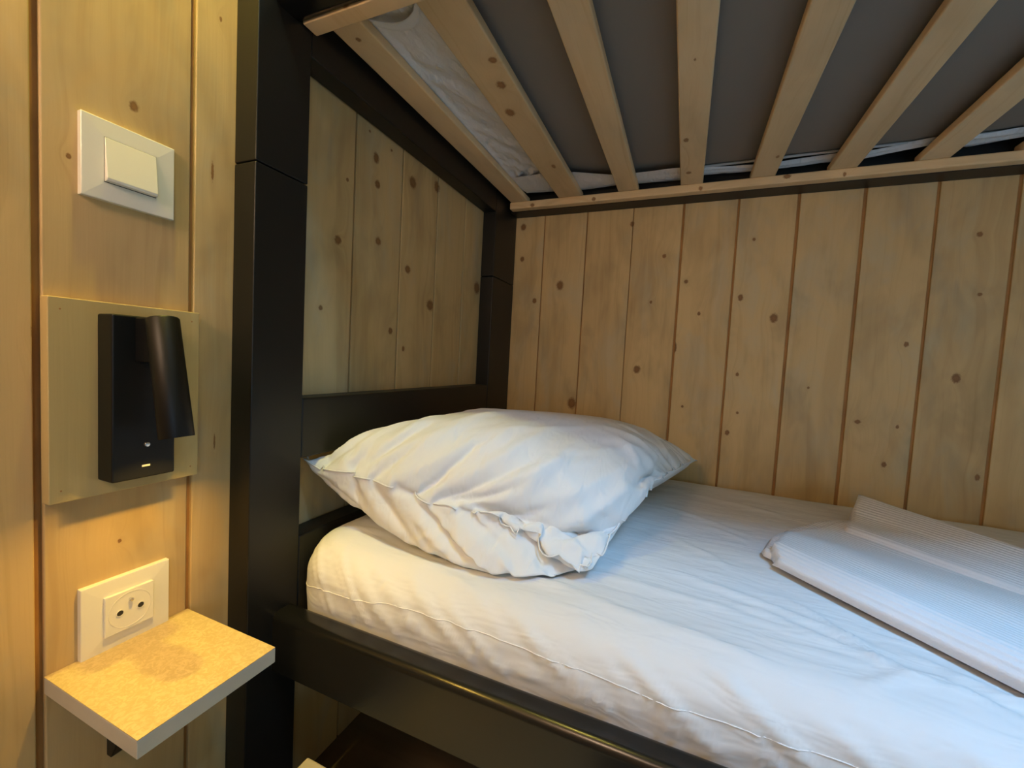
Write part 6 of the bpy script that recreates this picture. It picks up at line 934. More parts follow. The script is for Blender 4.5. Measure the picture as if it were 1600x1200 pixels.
2,5,11,-23,3,5,4,-1,1,4,2,2,-5,3,0,-1,-2,-2,-1,2,5,-5,0,0,1,1,-1,1,0,1,-1,1,0,1,0,1,1,0,0,1,0,1,0,1,0,-1,0,0,-2,0,0,0,1,1,0,-1,10,24,5,-18,-15,-30,
-30,18,7,48,-23,19,4,-29,20,5,-41,41,-10,2,0,6,-6,9,-16,16,-17,28,-22,-14,-3,11,19,-30,-4,6,5,2,2,0,1,1,0,0,1,0,0,-3,-1,-1,3,0,1,0,-1,1,0,1,-1,1,0,1,
0,1,0,0,1,1,0,1,0,1,0,0,0,-1,-1,0,0,-1,1,1,1,2,0,-1,4,19,12,-1,-4,-29,-53,-4,4,70,-25,19,3,-23,17,17,-26,-10,0,2,-5,2,1,8,-12,14,-15,26,-13,-15,-10,
10,28,-27,-14,5,4,3,2,0,-2,0,3,1,0,0,1,-1,-2,0,1,-1,1,1,0,0,0,0,1,0,0,1,0,0,1,0,0,1,0,1,0,0,1,0,0,0,0,0,0,-1,1,1,2,1,0,-1,0,10,6,1,10,-4,-42,-23,-16,
75,-27,21,-4,-5,-13,12,-11,1,-1,4,-7,3,0,7,-6,8,-13,23,-2,-14,-15,2,36,-19,-24,-4,5,6,4,3,-3,-3,2,3,1,0,0,0,-1,-1,1,-1,1,0,0,0,1,0,0,0,0,0,1,0,1,1,0,
1,0,1,0,0,0,0,0,-1,1,2,2,-1,-1,0,1,1,0,0,1,5,5,2,6,7,-25,-32,-31,78,-28,26,-7,9,-36,-11,-1,2,-4,7,-5,2,-3,2,-1,7,-8,13,8,-3,-14,-8,33,-3,-24,-19,-4,8,
7,7,-1,-6,-1,3,2,0,1,-1,0,-1,1,-1,1,0,0,0,0,0,1,0,0,0,1,0,1,0,0,1,0,1,0,0,0,1,1,-1,-1,1,4,2,-2,-2,0,1,0,0,2,4,5,4,6,8,-13,-33,-47,77,-24,14,0,2,-11,
-1,0,4,-7,7,-4,2,-2,1,-1,4,-4,5,4,7,-4,-10,13,11,-5,-23,-18,-2,10,11,5,-6,-6,2,3,0,0,-1,0,0,0,0,0,1,0,0,0,0,0,1,0,0,1,-1,1,1,0,0,0,1,0,1,1,1,2,1,-3,
-2,3,3,0,-1,-2,1,1,0,2,3,6,5,5,6,-2,-27,-63,72,-15,9,4,-3,-11,2,-2,9,-11,8,-4,3,-2,1,-2,2,-3,2,-1,-3,-3,3,7,8,10,-5,-20,-16,0,13,11,0,-9,-2,2,0,0,0,
-1,1,-1,1,0,0,0,0,0,0,0,1,0,1,0,1,0,0,1,0,0,2,1,0,1,1,2,3,0,-6,-1,3,0,1,-1,1,2,1,1,2,4,7,-4,7,4,-10,-77,67,-7,8,-9,6,-9,7,-7,10,-14,9,-7,4,-2,2,-2,2,
-3,0,3,-1,-4,-1,2,5,7,8,-4,-17,-12,2,16,3,-5,-4,-1,0,0,-1,0,1,-1,0,0,0,1,0,1,0,0,0,0,1,-1,1,1,0,1,1,0,0,2,1,1,1,0,0,4,-1,-3,0,0,2,0,1,1,1,1,1,1,16,
-11,-3,-3,3,-68,57,8,-11,4,3,-4,2,-5,8,-14,11,-8,5,-3,2,-2,2,-3,-1,1,0,-2,-1,0,0,5,6,8,-2,-6,-11,1,2,-2,-1,-1,-1,1,-1,0,0,0,1,0,0,0,0,0,1,0,0,0,1,0,0,
1,1,0,1,2,-4,4,2,1,1,0,-2,1,1,1,2,-1,0,1,1,2,0,1,0,0,18,0,1,-3,-9,-65,52,-12,2,2,-2,0,0,-1,7,-14,13,-9,5,-3,2,-3,3,-3,-2,0,1,-1,-1,0,-4,2,1,0,-6,-3,3,
4,1,0,0,0,0,0,0,0,0,0,0,0,1,0,1,-1,1,0,0,0,1,0,0,1,1,0,1,5,-10,3,2,2,4,2,-2,-2,-1,0,5,1,0,2,1,1,1,0,0,-2,12,4,2,1,-5,-71,-12,1,2,1,-1,0,-1,-2,9,-13,
11,-8,5,-5,3,-5,2,0,-2,0,0,0,0,1,-6,-1,2,5,-1,-3,-3,1,1,1,0,0,0,0,0,0,-1,1,0,0,0,0,1,0,-1,1,1,-1,1,1,0,1,1,-1,1,9,-15,-6,7,2,7,7,2,1,-1,-5,1,1,0,1,3,
0,1,0,0,-1,5,5,6,-1,0,-11,-3,2,2,1,0,-1,1,-3,8,-9,8,-8,5,-6,3,-4,1,0,-1,0,-1,-1,1,2,-2,-5,0,1,0,0,0,0,0,1,0,0,0,0,0,0,0,0,0,1,0,-1,0,1,0,0,1,1,0,1,1,
1,-2,-2,2,13,-1,-21,-7,-5,14,15,5,0,2,-2,-2,0,1,1,4,-1,1,-1,0,-1,1,0,2,1,-12,6,-9,3,3,0,1,-1,0,-2,5,-6,5,-6,3,-5,3,-3,1,-1,0,0,0,-2,-1,1,1,-4,-1,1,-1,
1,0,1,0,0,0,0,0,-1,1,-1,1,0,-1,1,0,0,0,1,0,0,0,1,0,1,2,4,-4,-6,2,9,11,-3,-5,-28,-4,23,-12,-5,12,8,2,1,2,3,7,-3,1,-1,-1,0,1,2,2,1,-14,11,-14,6,-7,7,-6,
6,1,-1,0,-3,2,-3,2,-3,2,-2,1,-1,0,-1,0,-1,-2,-1,1,0,-2,1,-1,1,0,0,1,0,-1,0,0,0,0,0,0,0,-1,1,0,1,-1,1,0,1,0,0,0,1,3,8,0,-10,-6,7,8,-1,8,-19,-24,41,-13,
-23,8,-12,9,8,8,7,14,-4,-1,0,0,0,1,1,16,-9,-20,18,-21,19,-21,16,-15,6,-8,6,0,-1,1,-1,0,-1,1,-1,0,-1,0,-1,0,-1,-1,0,-1,0,-1,1,0,-1,1,-1,0,1,0,0,-1,1,
-1,0,0,0,0,0,-1,1,0,1,0,0,1,0,1,1,3,7,5,-1,-13,-1,9,-1,9,-6,-34,44,6,-41,1,-18,-5,2,14,13,27,-4,-1,0,0,-2,5,0,-25,16,-4,16,-19,29,-29,18,-20,14,-16,7,
-2,1,0,0,0,-1,0,0,0,-1,-1,-1,0,0,-1,-1,0,0,-1,-1,1,0,0,1,-1,0,0,1,-1,0,-1,1,-1,0,0,1,0,0,0,0,0,0,0,0,1,1,5,7,1,6,-5,-8,1,0,4,5,-32,26,28,-5,-6,-27,
-19,-15,-2,5,50,-2,0,0,3,-5,-5,24,-41,-2,-3,18,-4,23,-23,19,-21,15,-20,9,-6,3,0,-1,0,0,-1,0,0,-1,0,-1,-1,-1,1,-1,-1,0,0,-1,0,0,0,1,0,0,-1,0,0,0,-1,1,
-1,0,0,0,0,1,0,1,-1,0,0,0,2,-6,7,-13,-7,15,8,2,0,0,4,8,-26,5,26,5,6,-15,-21,-19,-10,-10,60,-2,-4,4,-1,-6,-1,24,-39,8,-8,3,7,16,-10,9,-10,7,-18,10,-8,
2,0,-1,-1,0,-1,-1,1,-1,-1,0,0,-1,0,0,-1,-1,0,-1,1,-1,0,0,1,0,0,-1,1,-1,0,0,0,0,0,0,0,0,0,0,0,-1,0,-2,7,-12,27,-2,-34,-9,17,9,4,1,3,12,-3,-8,11,11,10,
-4,-19,-20,-21,-23,69,4,-7,0,-16,-27,12,28,-12,-11,0,7,0,0,4,0,2,8,-8,3,-4,-2,0,0,-1,-1,0,-1,0,1,-1,-1,0,-1,-1,0,0,-1,0,-1,1,0,0,-1,0,0,1,-1,1,-1,0,0,
0,0,0,0,0,-1,1,0,-1,-1,0,-1,10,-5,16,14,-10,-42,-4,14,8,4,1,3,3,3,7,9,10,5,-12,-18,-24,-38,72,-5,5,-10,48,-68,1,0,5,1,2,-15,-15,7,11,6,3,2,2,1,2,0,-1,
0,0,-1,0,-1,0,0,0,-1,0,0,-1,-1,0,-1,0,-1,0,0,0,0,0,0,0,0,0,0,0,0,0,0,-1,0,1,-1,-1,1,-1,0,-1,-1,4,3,12,10,10,-31,-28,-2,14,10,5,3,4,3,6,7,10,10,-4,-15,
-24,-52,80,-8,51,-85,65,-54,-8,14,-2,-3,-29,5,-4,6,6,5,4,3,4,1,1,1,0,0,1,0,0,-1,0,-1,0,-1,-1,-1,0,-1,-1,0,-1,0,0,0,0,0,0,0,1,0,0,0,-1,0,0,0,0,-1,0,0,
-1,1,-1,0,0,-1,2,6,13,13,15,-7,-34,-28,-1,17,7,4,6,3,5,7,8,12,4,-9,-19,-66,67,34,19,-83,49,-30,-18,0,1,44,-57,-8,0,5,5,4,4,3,3,3,1,1,1,0,0,0,0,0,0,-1,
-1,-1,0,-2,-1,0,-1,0,-1,-1,0,0,1,0,1,-1,1,-1,0,0,0,0,-1,0,0,0,0,0,0,0,0,0,0,0,2,1,10,15,14,9,-20,-30,-24,15,2,4,8,5,5,8,7,12,10,3,-1,-67,33,5,22,-78,
-12,10,-9,1,-9,73,-80,-7,2,5,3,4,4,5,3,2,1,2,1,0,-2,-2,0,2,0,-1,0,-2,0,-1,-1,-1,0,-1,0,0,0,0,0,0,0,0,0,0,0,0,-1,1,-1,0,0,0,1,-1,1,0,0,1,0,1,1,2,5,9,
17,20,0,-27,-44,-9,-3,1,16,11,8,11,6,4,4,1,-2,27,11,-4,35,-17,-87,6,-1,25,-29,83,-98,0,2,3,4,3,3,7,1,2,1,2,3,4,0,-2,-4,-2,-1,-2,0,-1,-1,0,-1,0,0,0,-1,
0,0,0,-1,1,-1,1,0,0,-1,1,-1,1,-1,0,1,-1,1,0,1,0,0,1,0,2,1,2,3,5,11,17,19,-1,-25,-21,-21,-19,0,15,9,16,15,-1,-1,0,25,5,20,-7,1,6,-78,-3,1,43,-38,78,
-98,-9,0,4,-4,4,9,6,5,3,4,-3,-2,10,-2,-2,-2,-1,-1,-2,0,0,-1,0,-1,0,0,1,0,-1,0,0,-1,1,0,0,0,0,0,0,-1,0,0,0,1,1,0,0,0,1,0,1,1,3,2,1,3,2,4,10,18,17,-1,
-5,-23,-27,-27,-5,2,21,31,-3,-1,22,6,6,5,3,6,-10,-67,-5,1,59,-61,47,-51,9,-20,14,4,-20,6,6,3,4,13,10,-10,-3,-1,-2,-2,-1,0,-1,0,0,0,0,0,-1,0,0,0,0,0,0,
-1,1,0,1,0,-1,0,0,0,0,0,1,-1,1,0,1,-1,1,0,2,1,3,3,2,2,2,-2,3,12,14,7,11,-1,-16,-24,-21,-23,-4,55,-1,22,5,5,5,3,1,-6,8,-53,-22,-7,97,-52,-41,-17,18,-3,
-3,9,-18,3,-6,-2,5,18,2,1,-2,-1,-1,0,0,0,0,0,0,0,0,1,0,0,-1,0,0,0,1,-1,1,0,0,0,0,-1,0,0,1,0,0,0,0,-1,1,0,1,1,2,2,2,4,3,3,5,2,-9,3,15,8,10,11,0,-14,
-17,-24,-43,67,23,2,4,7,4,1,1,-20,24,-10,-1,-65,84,-5,-94,-5,1,6,9,14,-24,13,20,-16,-3,-1,-2,0,-1,0,-1,0,1,0,0,0,0,1,0,0,0,1,-1,0,0,0,1,0,0,0,0,-1,1,
0,0,0,0,0,0,0,0,-1,0,2,1,1,1,3,2,3,3,3,4,10,4,-8,3,3,7,10,13,4,1,-3,-55,26,-1,2,3,-15,25,2,-5,8,-4,-5,16,-29,28,0,-98,-4,0,6,14,34,10,-21,1,-22,-4,-2,
-2,0,0,1,0,-1,1,1,0,0,0,0,1,0,-1,1,0,0,1,0,1,-1,1,-1,0,-1,0,1,-1,0,1,-1,0,0,0,1,0,0,2,2,2,2,2,2,3,1,4,0,-13,-5,13,5,3,3,4,0,-5,-7,27,-15,11,4,11,-32,
44,-12,0,14,-17,-4,-24,25,20,0,-100,-3,0,-1,2,12,-10,6,-10,7,5,1,0,1,-1,1,1,0,-1,0,1,-1,1,0,0,1,0,1,1,0,0,0,1,-1,0,0,0,-1,0,1,-1,0,0,-1,0,0,0,1,1,1,2,
1,2,2,2,3,4,2,4,12,-1,-28,7,3,3,2,1,5,5,27,-10,-8,17,5,5,-37,56,-46,17,-3,6,10,-9,11,10,0,-101,0,8,12,-6,3,-9,5,-6,-2,2,1,0,1,0,0,0,1,1,0,0,0,0,1,0,1,
0,1,0,0,0,-1,0,1,0,0,1,-1,-1,1,-1,0,0,-1,1,0,0,1,1,1,2,0,4,2,3,2,4,3,9,6,7,-31,-5,5,-4,-10,-4,62,26,1,-16,9,10,-1,5,-38,55,-25,-15,-20,-36,35,31,8,
-13,0,-47,1,0,-9,-3,-9,3,0,1,0,1,1,1,1,0,1,0,1,0,1,0,0,0,1,0,1,0,0,0,-1,1,0,0,0,0,0,0,0,-1,0,0,0,1,-1,1,0,0,0,1,1,4,-8,8,5,3,1,6,6,7,10,9,-19,-19,-4,
8,39,-15,25,-26,26,-6,6,-14,-5,44,-19,-49,13,-9,-9,-13,12,-30,81,19,-64,5,-16,-14,-2,4,-6,-2,0,0,1,1,1,-1,2,0,1,0,1,0,1,0,0,0,0,1,1,1,-2,1,-2,1,-1,1,
1,0,1,-1,0,-1,0,0,0,2,0,0,0,0,-1,1,1,11,-16,6,8,5,-1,5,8,10,13,14,2,-1,-4,-40,8,26,24,-62,16,20,7,12,-42,16,10,-32,-9,-6,3,-6,7,-48,2,75,-35,-23,-5,2,
-2,-1,0,0,1,0,1,0,1,0,1,1,0,1,1,-1,0,0,0,1,0,-2,4,-2,1,0,-3,2,1,0,1,-1,1,-1,0,0,0,1,0,1,0,0,0,0,0,1,2,16,-21,-6,13,10,2,2,5,7,9,9,7,7,6,-48,26,9,-23,
-8,-15,58,-21,27,-53,-40,11,14,-3,-6,-1,28,0,-43,-29,-1,-2,5,8,4,1,1,0,1,1,0,0,1,0,0,1,1,0,0,1,0,0,0,-1,-1,3,-10,13,-4,-5,6,-1,0,1,0,0,0,0,0,0,2,0,1,
0,1,-1,0,0,1,0,2,3,19,-14,-21,9,14,6,1,5,6,4,5,4,1,-12,27,6,-15,-17,-3,13,36,-28,-44,21,-30,20,16,-58,12,-9,-10,70,-63,-14,12,-9,5,3,2,1,2,0,1,1,1,-1,
1,1,-1,1,0,0,-1,0,0,0,1,0,-3,-1,2,2,4,-10,6,0,0,1,0,-1,1,1,0,0,2,1,0,0,0,0,0,0,1,1,2,3,21,-3,-33,-3,18,15,2,3,5,3,3,-4,2,27,5,0,-52,19,4,-21,31,18,-7,
-9,-45,-13,41,-44,-10,9,-29,84,-44,-30,14,-8,0,2,2,1,1,1,-1,1,1,-1,0,1,-1,0,-1,0,-1,0,1,0,1,0,-1,2,0,-6,10,-8,4,-1,0,0,0,0,1,2,1,0,0,2,-1,1,0,0,0,1,1,
1,2,3,17,7,-31,-15,16,21,4,3,4,3,-1,1,27,0,18,-40,8,-11,-13,4,-14,-6,-4,-4,57,-53,-21,26,13,21,-48,-6,-9,-14,4,3,2,2,1,2,0,1,0,0,0,0,-1,0,-2,0,-1,-1,
1,0,0,1,3,1,-5,-11,17,-9,8,-4,1,-1,1,0,1,0,1,2,0,1,0,1,0,0,1,1,0,0,1,1,2,3,17,14,-28,-25,11,28,4,4,6,0,4,28,-2,14,-6,-53,16,22,-53,67,6,0,-5,-11,6,5,
-23,9,-9,0,-23,-56,-1,1,4,4,1,2,0,1,0,-1,0,0,0,-1,-1,1,-2,-2,2,-1,0,1,-1,-3,11,-7,2,-16,17,-4,1,0,1,-1,1,0,1,-2,3,4,-1,0,1,1,0,1,1,0,1,0,1,0,2,4,16,
20,-22,-33,-1,36,4,-2,-12,44,29,-3,11,1,-42,-5,18,-1,-9,2,21,17,-17,13,-6,6,-37,12,-2,-6,10,-79,-3,1,4,3,1,3,1,-2,-1,0,0,-1,1,-1,-2,-3,4,-2,0,0,-1,0,
2,-3,0,-7,8,-10,10,1,1,0,0,0,0,0,4,-2,-4,9,-1,1,0,2,0,0,2,0,0,0,1,0,2,5,16,24,-13,-35,-13,38,5,7,-1,28,-4,13,4,16,-98,47,2,-11,6,-10,-4,-2,5,2,-7,36,
-28,3,19,-7,0,-80,-1,2,3,3,-6,5,1,0,-1,-1,0,0,-2,3,2,-6,3,-1,-1,0,-1,-1,-1,-1,13,-17,7,-4,4,1,0,1,0,0,1,-1,1,5,-10,8,0,2,0,2,0,0,1,1,0,0,1,2,1,4,16,
29,-7,-35,-23,44,24,-16,28,-6,13,21,-6,8,-88,47,-24,-6,-4,-1,1,1,4,3,-6,4,1,4,8,-2,5,-76,-1,4,-7,11,-1,-1,-1,-1,0,0,-4,7,-3,-3,6,-3,0,-1,-1,-1,0,-2,
-2,4,16,-21,2,2,2,0,1,1,0,-1,1,0,-1,5,-10,6,1,2,0,1,1,0,2,0,1,1,0,2,2,3,12,36,11,-39,-37,48,5,33,-45,22,19,2,-4,-21,-86,29,3,4,5,4,7,6,13,-20,-12,13,
9,13,13,-1,-9,-71,2,-3,-3,4,3,1,0,0,-2,3,-5,-3,8,-2,0,-1,0,-1,1,-2,0,1,-1,-3,15,-13,0,-2,3,1,1,1,0,-1,-1,1,-1,5,-9,5,0,1,1,0,1,0,2,1,1,2,1,1,1,2,9,29,
35,-31,-47,38,0,27,-60,37,15,-16,-12,-2,-63,0,1,1,3,4,5,12,4,9,-14,-13,22,15,18,12,-12,-69,4,-4,1,1,0,2,-1,0,-1,-1,2,-5,2,1,1,0,-1,-1,-1,1,1,0,3,-4,6,
-4,-2,0,0,1,1,1,-1,-1,-2,0,-2,6,-6,2,0,1,0,0,1,1,1,2,1,2,1,1,2,1,5,20,54,-11,-5,-1,-1,23,-53,-8,5,8,17,21,-7,-10,-9,-11,-11,-10,-15,2,2,3,9,-23,-8,20,
27,24,8,-81,23,-24,1,0,1,1,0,-2,-1,-1,2,-3,0,0,1,1,-1,2,-1,1,1,0,2,-3,-1,1,-1,0,0,0,1,0,0,-2,-2,2,-2,2,-1,1,-1,1,0,-1,1,2,1,3,1,1,1,0,2,2,5,14,47,2,
])
PILLOW_BOTTOM = ([
-5620,127,115,121,78,167,168,153,44,143,143,63,134,133,74,131,127,61,128,136,71,141,138,44,130,107,71,138,142,33,114,120,77,143,116,31,39,135,143,145,
93,58,105,32,-51,-11,-47,90,8,-6,-13,60,-43,-18,38,-43,-7,65,-6,-13,59,-48,-53,48,-23,-6,63,-33,-9,49,-68,-9,83,-38,-74,48,-30,18,42,49,-75,-1,-15,31,
28,-47,17,33,-38,81,-67,-29,-5,-2,-2,19,4,33,7,-34,-6,4,27,8,11,26,-33,-20,10,25,21,-21,-25,64,-66,16,23,65,-86,4,-53,64,-33,19,-44,10,20,53,-56,98,
-104,58,-53,57,-23,-24,-33,29,-17,9,7,37,20,-43,8,-15,15,40,-10,18,25,-63,0,8,59,-2,-52,66,-51,10,-12,80,-75,5,-62,77,-26,-30,-12,-3,1,80,25,29,-43,
15,-24,22,-1,14,-41,1,-11,7,10,27,26,-49,12,-10,4,35,7,-11,60,-47,-19,-19,51,51,-71,43,-5,-8,-19,50,-26,-2,-59,54,0,-41,-15,-12,-1,54,13,-17,-31,-16,
-15,1,15,36,25,-60,-10,-1,1,20,32,-35,8,-11,-7,23,18,-14,45,2,-19,-22,-1,72,-58,20,28,-48,26,15,-1,8,-38,-3,-9,-17,-27,5,72,-7,-22,-13,-25,-9,2,4,-3,
21,73,-34,-70,-4,1,20,34,-31,14,-7,-1,-3,18,3,18,45,-60,12,-22,3,12,14,70,-102,58,37,-35,26,-6,-49,12,-48,-69,95,-35,-10,26,20,-49,-19,-13,26,-37,0,
31,44,-85,0,7,-13,26,-2,0,2,12,-10,-13,12,4,76,-104,18,67,-76,-25,21,127,-128,-19,73,-31,39,92,-116,-39,105,110,-57,19,18,-108,19,18,-2,-1,34,-43,-5,
12,78,-89,-3,26,-18,-1,16,-9,-7,8,17,-37,-2,5,97,-101,3,87,-64,-41,-7,129,-64,-40,49,-8,-69,125,42,-102,33,-3,48,-110,26,5,9,10,-5,-5,37,-39,4,10,82,
-92,-7,31,-26,-3,15,-1,-9,1,29,-49,-1,2,107,-101,1,96,-82,-39,-4,105,-28,-51,26,31,-81,77,-6,-40,102,-59,-41,32,4,5,7,-5,-3,-1,44,-29,2,15,69,-91,-10,
33,-28,-2,12,-4,-8,2,33,-48,5,9,100,-113,-1,110,-89,-28,-6,77,1,-67,28,19,-60,104,7,21,-99,53,15,3,-3,2,-4,0,6,5,37,-24,-1,22,53,-87,-8,36,-27,2,1,-6,
-6,7,43,-47,5,4,86,-113,10,121,-102,-19,-5,55,11,-63,40,-7,-6,18,-68,8,40,3,4,-6,-3,0,1,3,2,1,21,-17,-1,37,44,-76,-5,31,-29,11,-15,-3,2,10,42,-56,3,7,
86,-106,14,120,-120,-5,2,42,17,-57,55,-43,80,-74,-11,5,5,5,-4,-2,1,-2,-3,-1,0,7,8,-4,0,47,31,-71,-9,24,-31,25,-22,2,6,8,36,-62,6,13,80,-102,18,122,
-135,6,12,21,39,-67,70,-42,-19,64,-4,1,3,1,2,4,-3,-3,-1,2,4,10,-5,-2,5,48,13,-69,-7,27,-21,38,-38,-3,-1,6,38,-59,11,15,70,-97,25,121,-147,15,29,-5,57,
-82,-70,53,18,-5,0,2,2,3,2,2,1,2,2,1,-2,4,-5,-3,9,40,12,-61,2,28,-20,41,-61,-6,2,12,45,-60,10,14,64,-92,27,121,-151,22,38,-29,10,-23,15,8,-4,1,0,-1,0,
2,4,5,5,1,-2,-3,-3,2,-4,-3,23,25,20,-55,-2,17,-19,47,-68,1,8,15,44,-67,10,16,60,-86,31,118,-157,19,36,30,-28,32,-1,-6,2,4,-1,0,1,2,1,0,2,1,0,0,0,-6,
-4,0,42,4,16,-56,-2,14,-12,58,-75,3,10,15,42,-68,14,19,57,-83,28,109,-158,21,24,9,9,-11,-5,3,3,0,0,2,-1,-4,-3,1,3,2,1,-1,-2,-1,3,4,52,-22,22,-59,2,15,
-4,57,-82,5,9,13,42,-70,18,18,49,-82,27,100,-138,41,44,-24,-16,-3,7,3,-2,-1,0,-1,-1,-2,0,0,0,0,0,2,5,5,2,-2,62,-45,47,-66,3,10,2,51,-85,6,8,10,43,-69,
18,11,46,-76,27,89,-102,20,-10,12,-16,0,1,0,-2,-1,2,2,3,0,-3,-4,-4,1,5,6,3,-1,1,2,79,-65,43,-60,3,5,11,42,-83,5,12,8,43,-69,18,11,49,-70,26,37,16,-8,
-30,26,0,4,3,-1,-2,-1,2,2,0,-1,-2,-2,0,5,2,-2,-4,-1,5,4,83,-63,16,-40,3,1,19,33,-74,7,16,2,41,-60,15,7,49,-61,-42,-13,-17,27,3,3,4,4,-1,-4,-2,0,1,0,1,
3,2,-1,1,-1,-5,-7,-2,2,3,0,87,-47,-18,-20,5,5,30,25,-69,2,17,-3,40,-47,6,3,44,39,-37,29,10,-1,3,2,-1,-2,-1,-2,-1,0,0,4,4,2,-1,-1,-2,-4,-3,-3,0,0,0,1,
89,-32,-48,-1,8,7,38,6,-69,-2,27,-8,33,-28,3,-4,-2,-10,13,-13,14,1,-1,-3,-1,0,2,1,-2,-3,-2,2,3,2,0,-1,1,1,0,-3,-1,0,1,4,87,-20,-70,5,6,2,40,-2,-65,-1,
37,-14,22,-3,7,-41,14,-13,2,0,1,-1,-1,0,4,5,0,-5,-5,-6,-1,7,5,-1,-3,1,6,1,-3,-3,3,3,1,4,84,-21,-82,4,5,5,45,1,-64,-3,47,-21,7,7,44,10,-22,18,-6,3,-1,
1,5,3,5,1,-4,-6,-7,-1,7,5,-2,-3,1,5,2,-2,-2,2,2,-1,-1,6,85,-27,-83,4,11,12,47,-6,-63,-6,58,-31,-18,16,-16,14,-1,1,3,3,2,2,2,3,1,-1,-3,-3,0,2,2,-1,-1,
0,2,1,-1,0,0,-2,-3,-2,3,13,89,-34,-77,7,15,10,42,-13,-62,-8,60,-26,-91,-17,20,6,-10,6,2,2,2,-1,-1,1,2,2,-2,-2,-3,1,3,-1,-2,-2,-1,3,2,-2,-5,-4,0,5,8,
17,87,-43,-72,6,16,9,40,-10,-63,-15,59,51,4,2,-22,16,6,4,1,-1,-1,-4,0,4,2,0,-4,-2,1,4,1,-5,-5,-1,4,4,-1,-4,-1,2,4,4,4,14,83,-49,-68,6,23,9,32,-2,-63,
-17,68,12,-29,11,6,7,1,-2,-1,-3,-2,-2,1,3,2,1,-1,2,3,1,-4,-6,-2,1,5,0,1,2,4,2,-2,-5,5,16,81,-52,-64,5,25,11,18,18,-62,-2,-22,24,-12,11,4,1,-5,-2,0,-2,
-1,0,2,2,4,3,1,1,-1,-1,-2,-4,-1,-1,2,4,4,2,0,-4,-1,-1,10,14,79,-56,-60,1,22,19,1,49,-97,-3,3,-13,15,2,-7,2,-2,-2,0,3,3,1,2,2,1,0,1,0,1,0,-2,-3,-2,0,1,
1,-1,-4,-1,2,6,3,17,10,75,-61,-61,-1,26,34,-45,57,16,-20,-6,18,3,-7,1,0,-2,-1,2,3,1,0,-2,-1,0,0,1,0,1,2,-1,-1,0,0,-2,-4,-4,-1,4,6,9,0,18,2,69,-54,-55,
0,24,53,-41,33,-54,26,12,4,-9,3,-1,-1,-3,-2,1,1,-1,-3,-2,0,-1,0,0,1,2,3,0,0,1,-1,-2,-4,-1,4,4,4,4,-8,23,-7,72,-39,-53,-11,21,33,-57,50,15,14,-5,0,-2,
1,-1,-2,-5,-4,-1,1,2,1,-1,-2,-2,0,1,1,2,0,2,2,2,1,-1,0,-1,0,-2,1,1,-9,36,-14,69,-32,-57,-12,36,-13,-12,45,7,-19,13,-11,2,4,1,-2,-7,-4,3,3,-1,-5,-3,2,
4,1,2,0,1,-3,-3,-1,1,7,3,-1,-3,-2,-1,7,1,-10,42,-30,56,-13,-51,-10,24,-19,21,-2,-12,0,-12,2,5,6,1,-4,-4,1,2,-1,-7,-4,4,6,2,0,0,-1,-3,-4,-3,3,7,5,-3,
-6,0,5,2,11,-5,-12,48,-42,47,10,-74,33,-36,26,-14,1,-7,-8,-1,4,7,5,-2,-3,1,1,-3,-5,-2,2,4,1,0,-3,-1,0,-1,2,3,3,1,-5,-5,1,5,6,-2,18,-10,-10,53,-45,3,
53,-21,36,3,-14,11,-23,8,-2,-1,3,2,2,0,-1,0,1,-2,-1,-1,0,0,-2,-1,-2,3,5,7,3,-2,-5,-5,-2,0,1,1,4,3,28,-18,-9,52,-28,-26,-8,22,3,-2,7,-23,4,-3,-3,1,4,3,
-1,-1,0,0,2,0,0,2,0,-1,-4,-2,1,5,3,2,-3,-4,-2,0,2,-1,1,0,7,2,31,-28,-10,53,-52,3,16,3,7,-8,-9,0,-3,-2,-2,1,0,-1,-2,0,2,1,0,0,1,3,0,-2,-1,1,-2,-2,-2,0,
0,2,3,1,1,-2,2,-2,6,-1,33,-30,-17,73,-2,31,-1,10,-39,24,-3,0,-2,-5,-5,-5,1,0,-1,1,1,-1,-1,-1,3,3,2,1,-2,-5,-5,-2,1,4,4,2,2,0,-1,-3,1,-2,9,-5,37,-20,
-79,-13,49,-2,-8,-12,6,-1,0,-2,-2,-12,-1,0,-1,1,0,1,-1,-3,-1,0,3,5,2,-2,-2,-2,0,0,0,2,0,0,-1,-2,1,-1,7,3,13,-16,34,48,-5,38,2,-34,24,-8,7,-8,5,-21,3,
-1,-1,-1,-1,2,5,3,0,-6,-2,4,3,1,-4,-2,1,0,-1,-2,0,1,-2,-2,1,2,7,1,6,4,13,-28,39,23,8,0,-11,4,5,-22,22,-37,15,-1,-1,0,-3,-2,3,5,6,-1,-4,-3,-1,1,-2,-3,
0,2,2,-2,-1,-1,2,-1,-2,2,5,2,4,-3,2,8,26,-36,36,-2,-18,31,-19,1,7,-49,26,-1,-2,-2,-1,-2,-1,1,3,3,0,-4,-2,-3,-2,-2,-1,1,4,1,0,-1,1,1,0,1,1,2,3,-5,3,0,
2,14,-40,37,-2,8,-27,26,-24,-25,28,-2,-4,-2,-2,-3,-1,-2,-2,-1,0,1,1,0,0,-2,-2,0,0,-1,-1,1,5,2,0,-1,-2,-1,1,-1,0,-4,12,6,-1,74,35,-5,-2,5,-64,28,30,-5,
-3,-2,-3,-2,-2,-3,-3,-3,-1,-3,3,7,2,-1,-3,-1,-1,-5,-3,-2,3,2,3,0,-3,-3,-1,1,2,4,4,-3,19,12,12,38,8,-34,-53,72,0,0,2,2,5,1,-6,-3,-26,0,-2,-9,-1,0,-2,3,
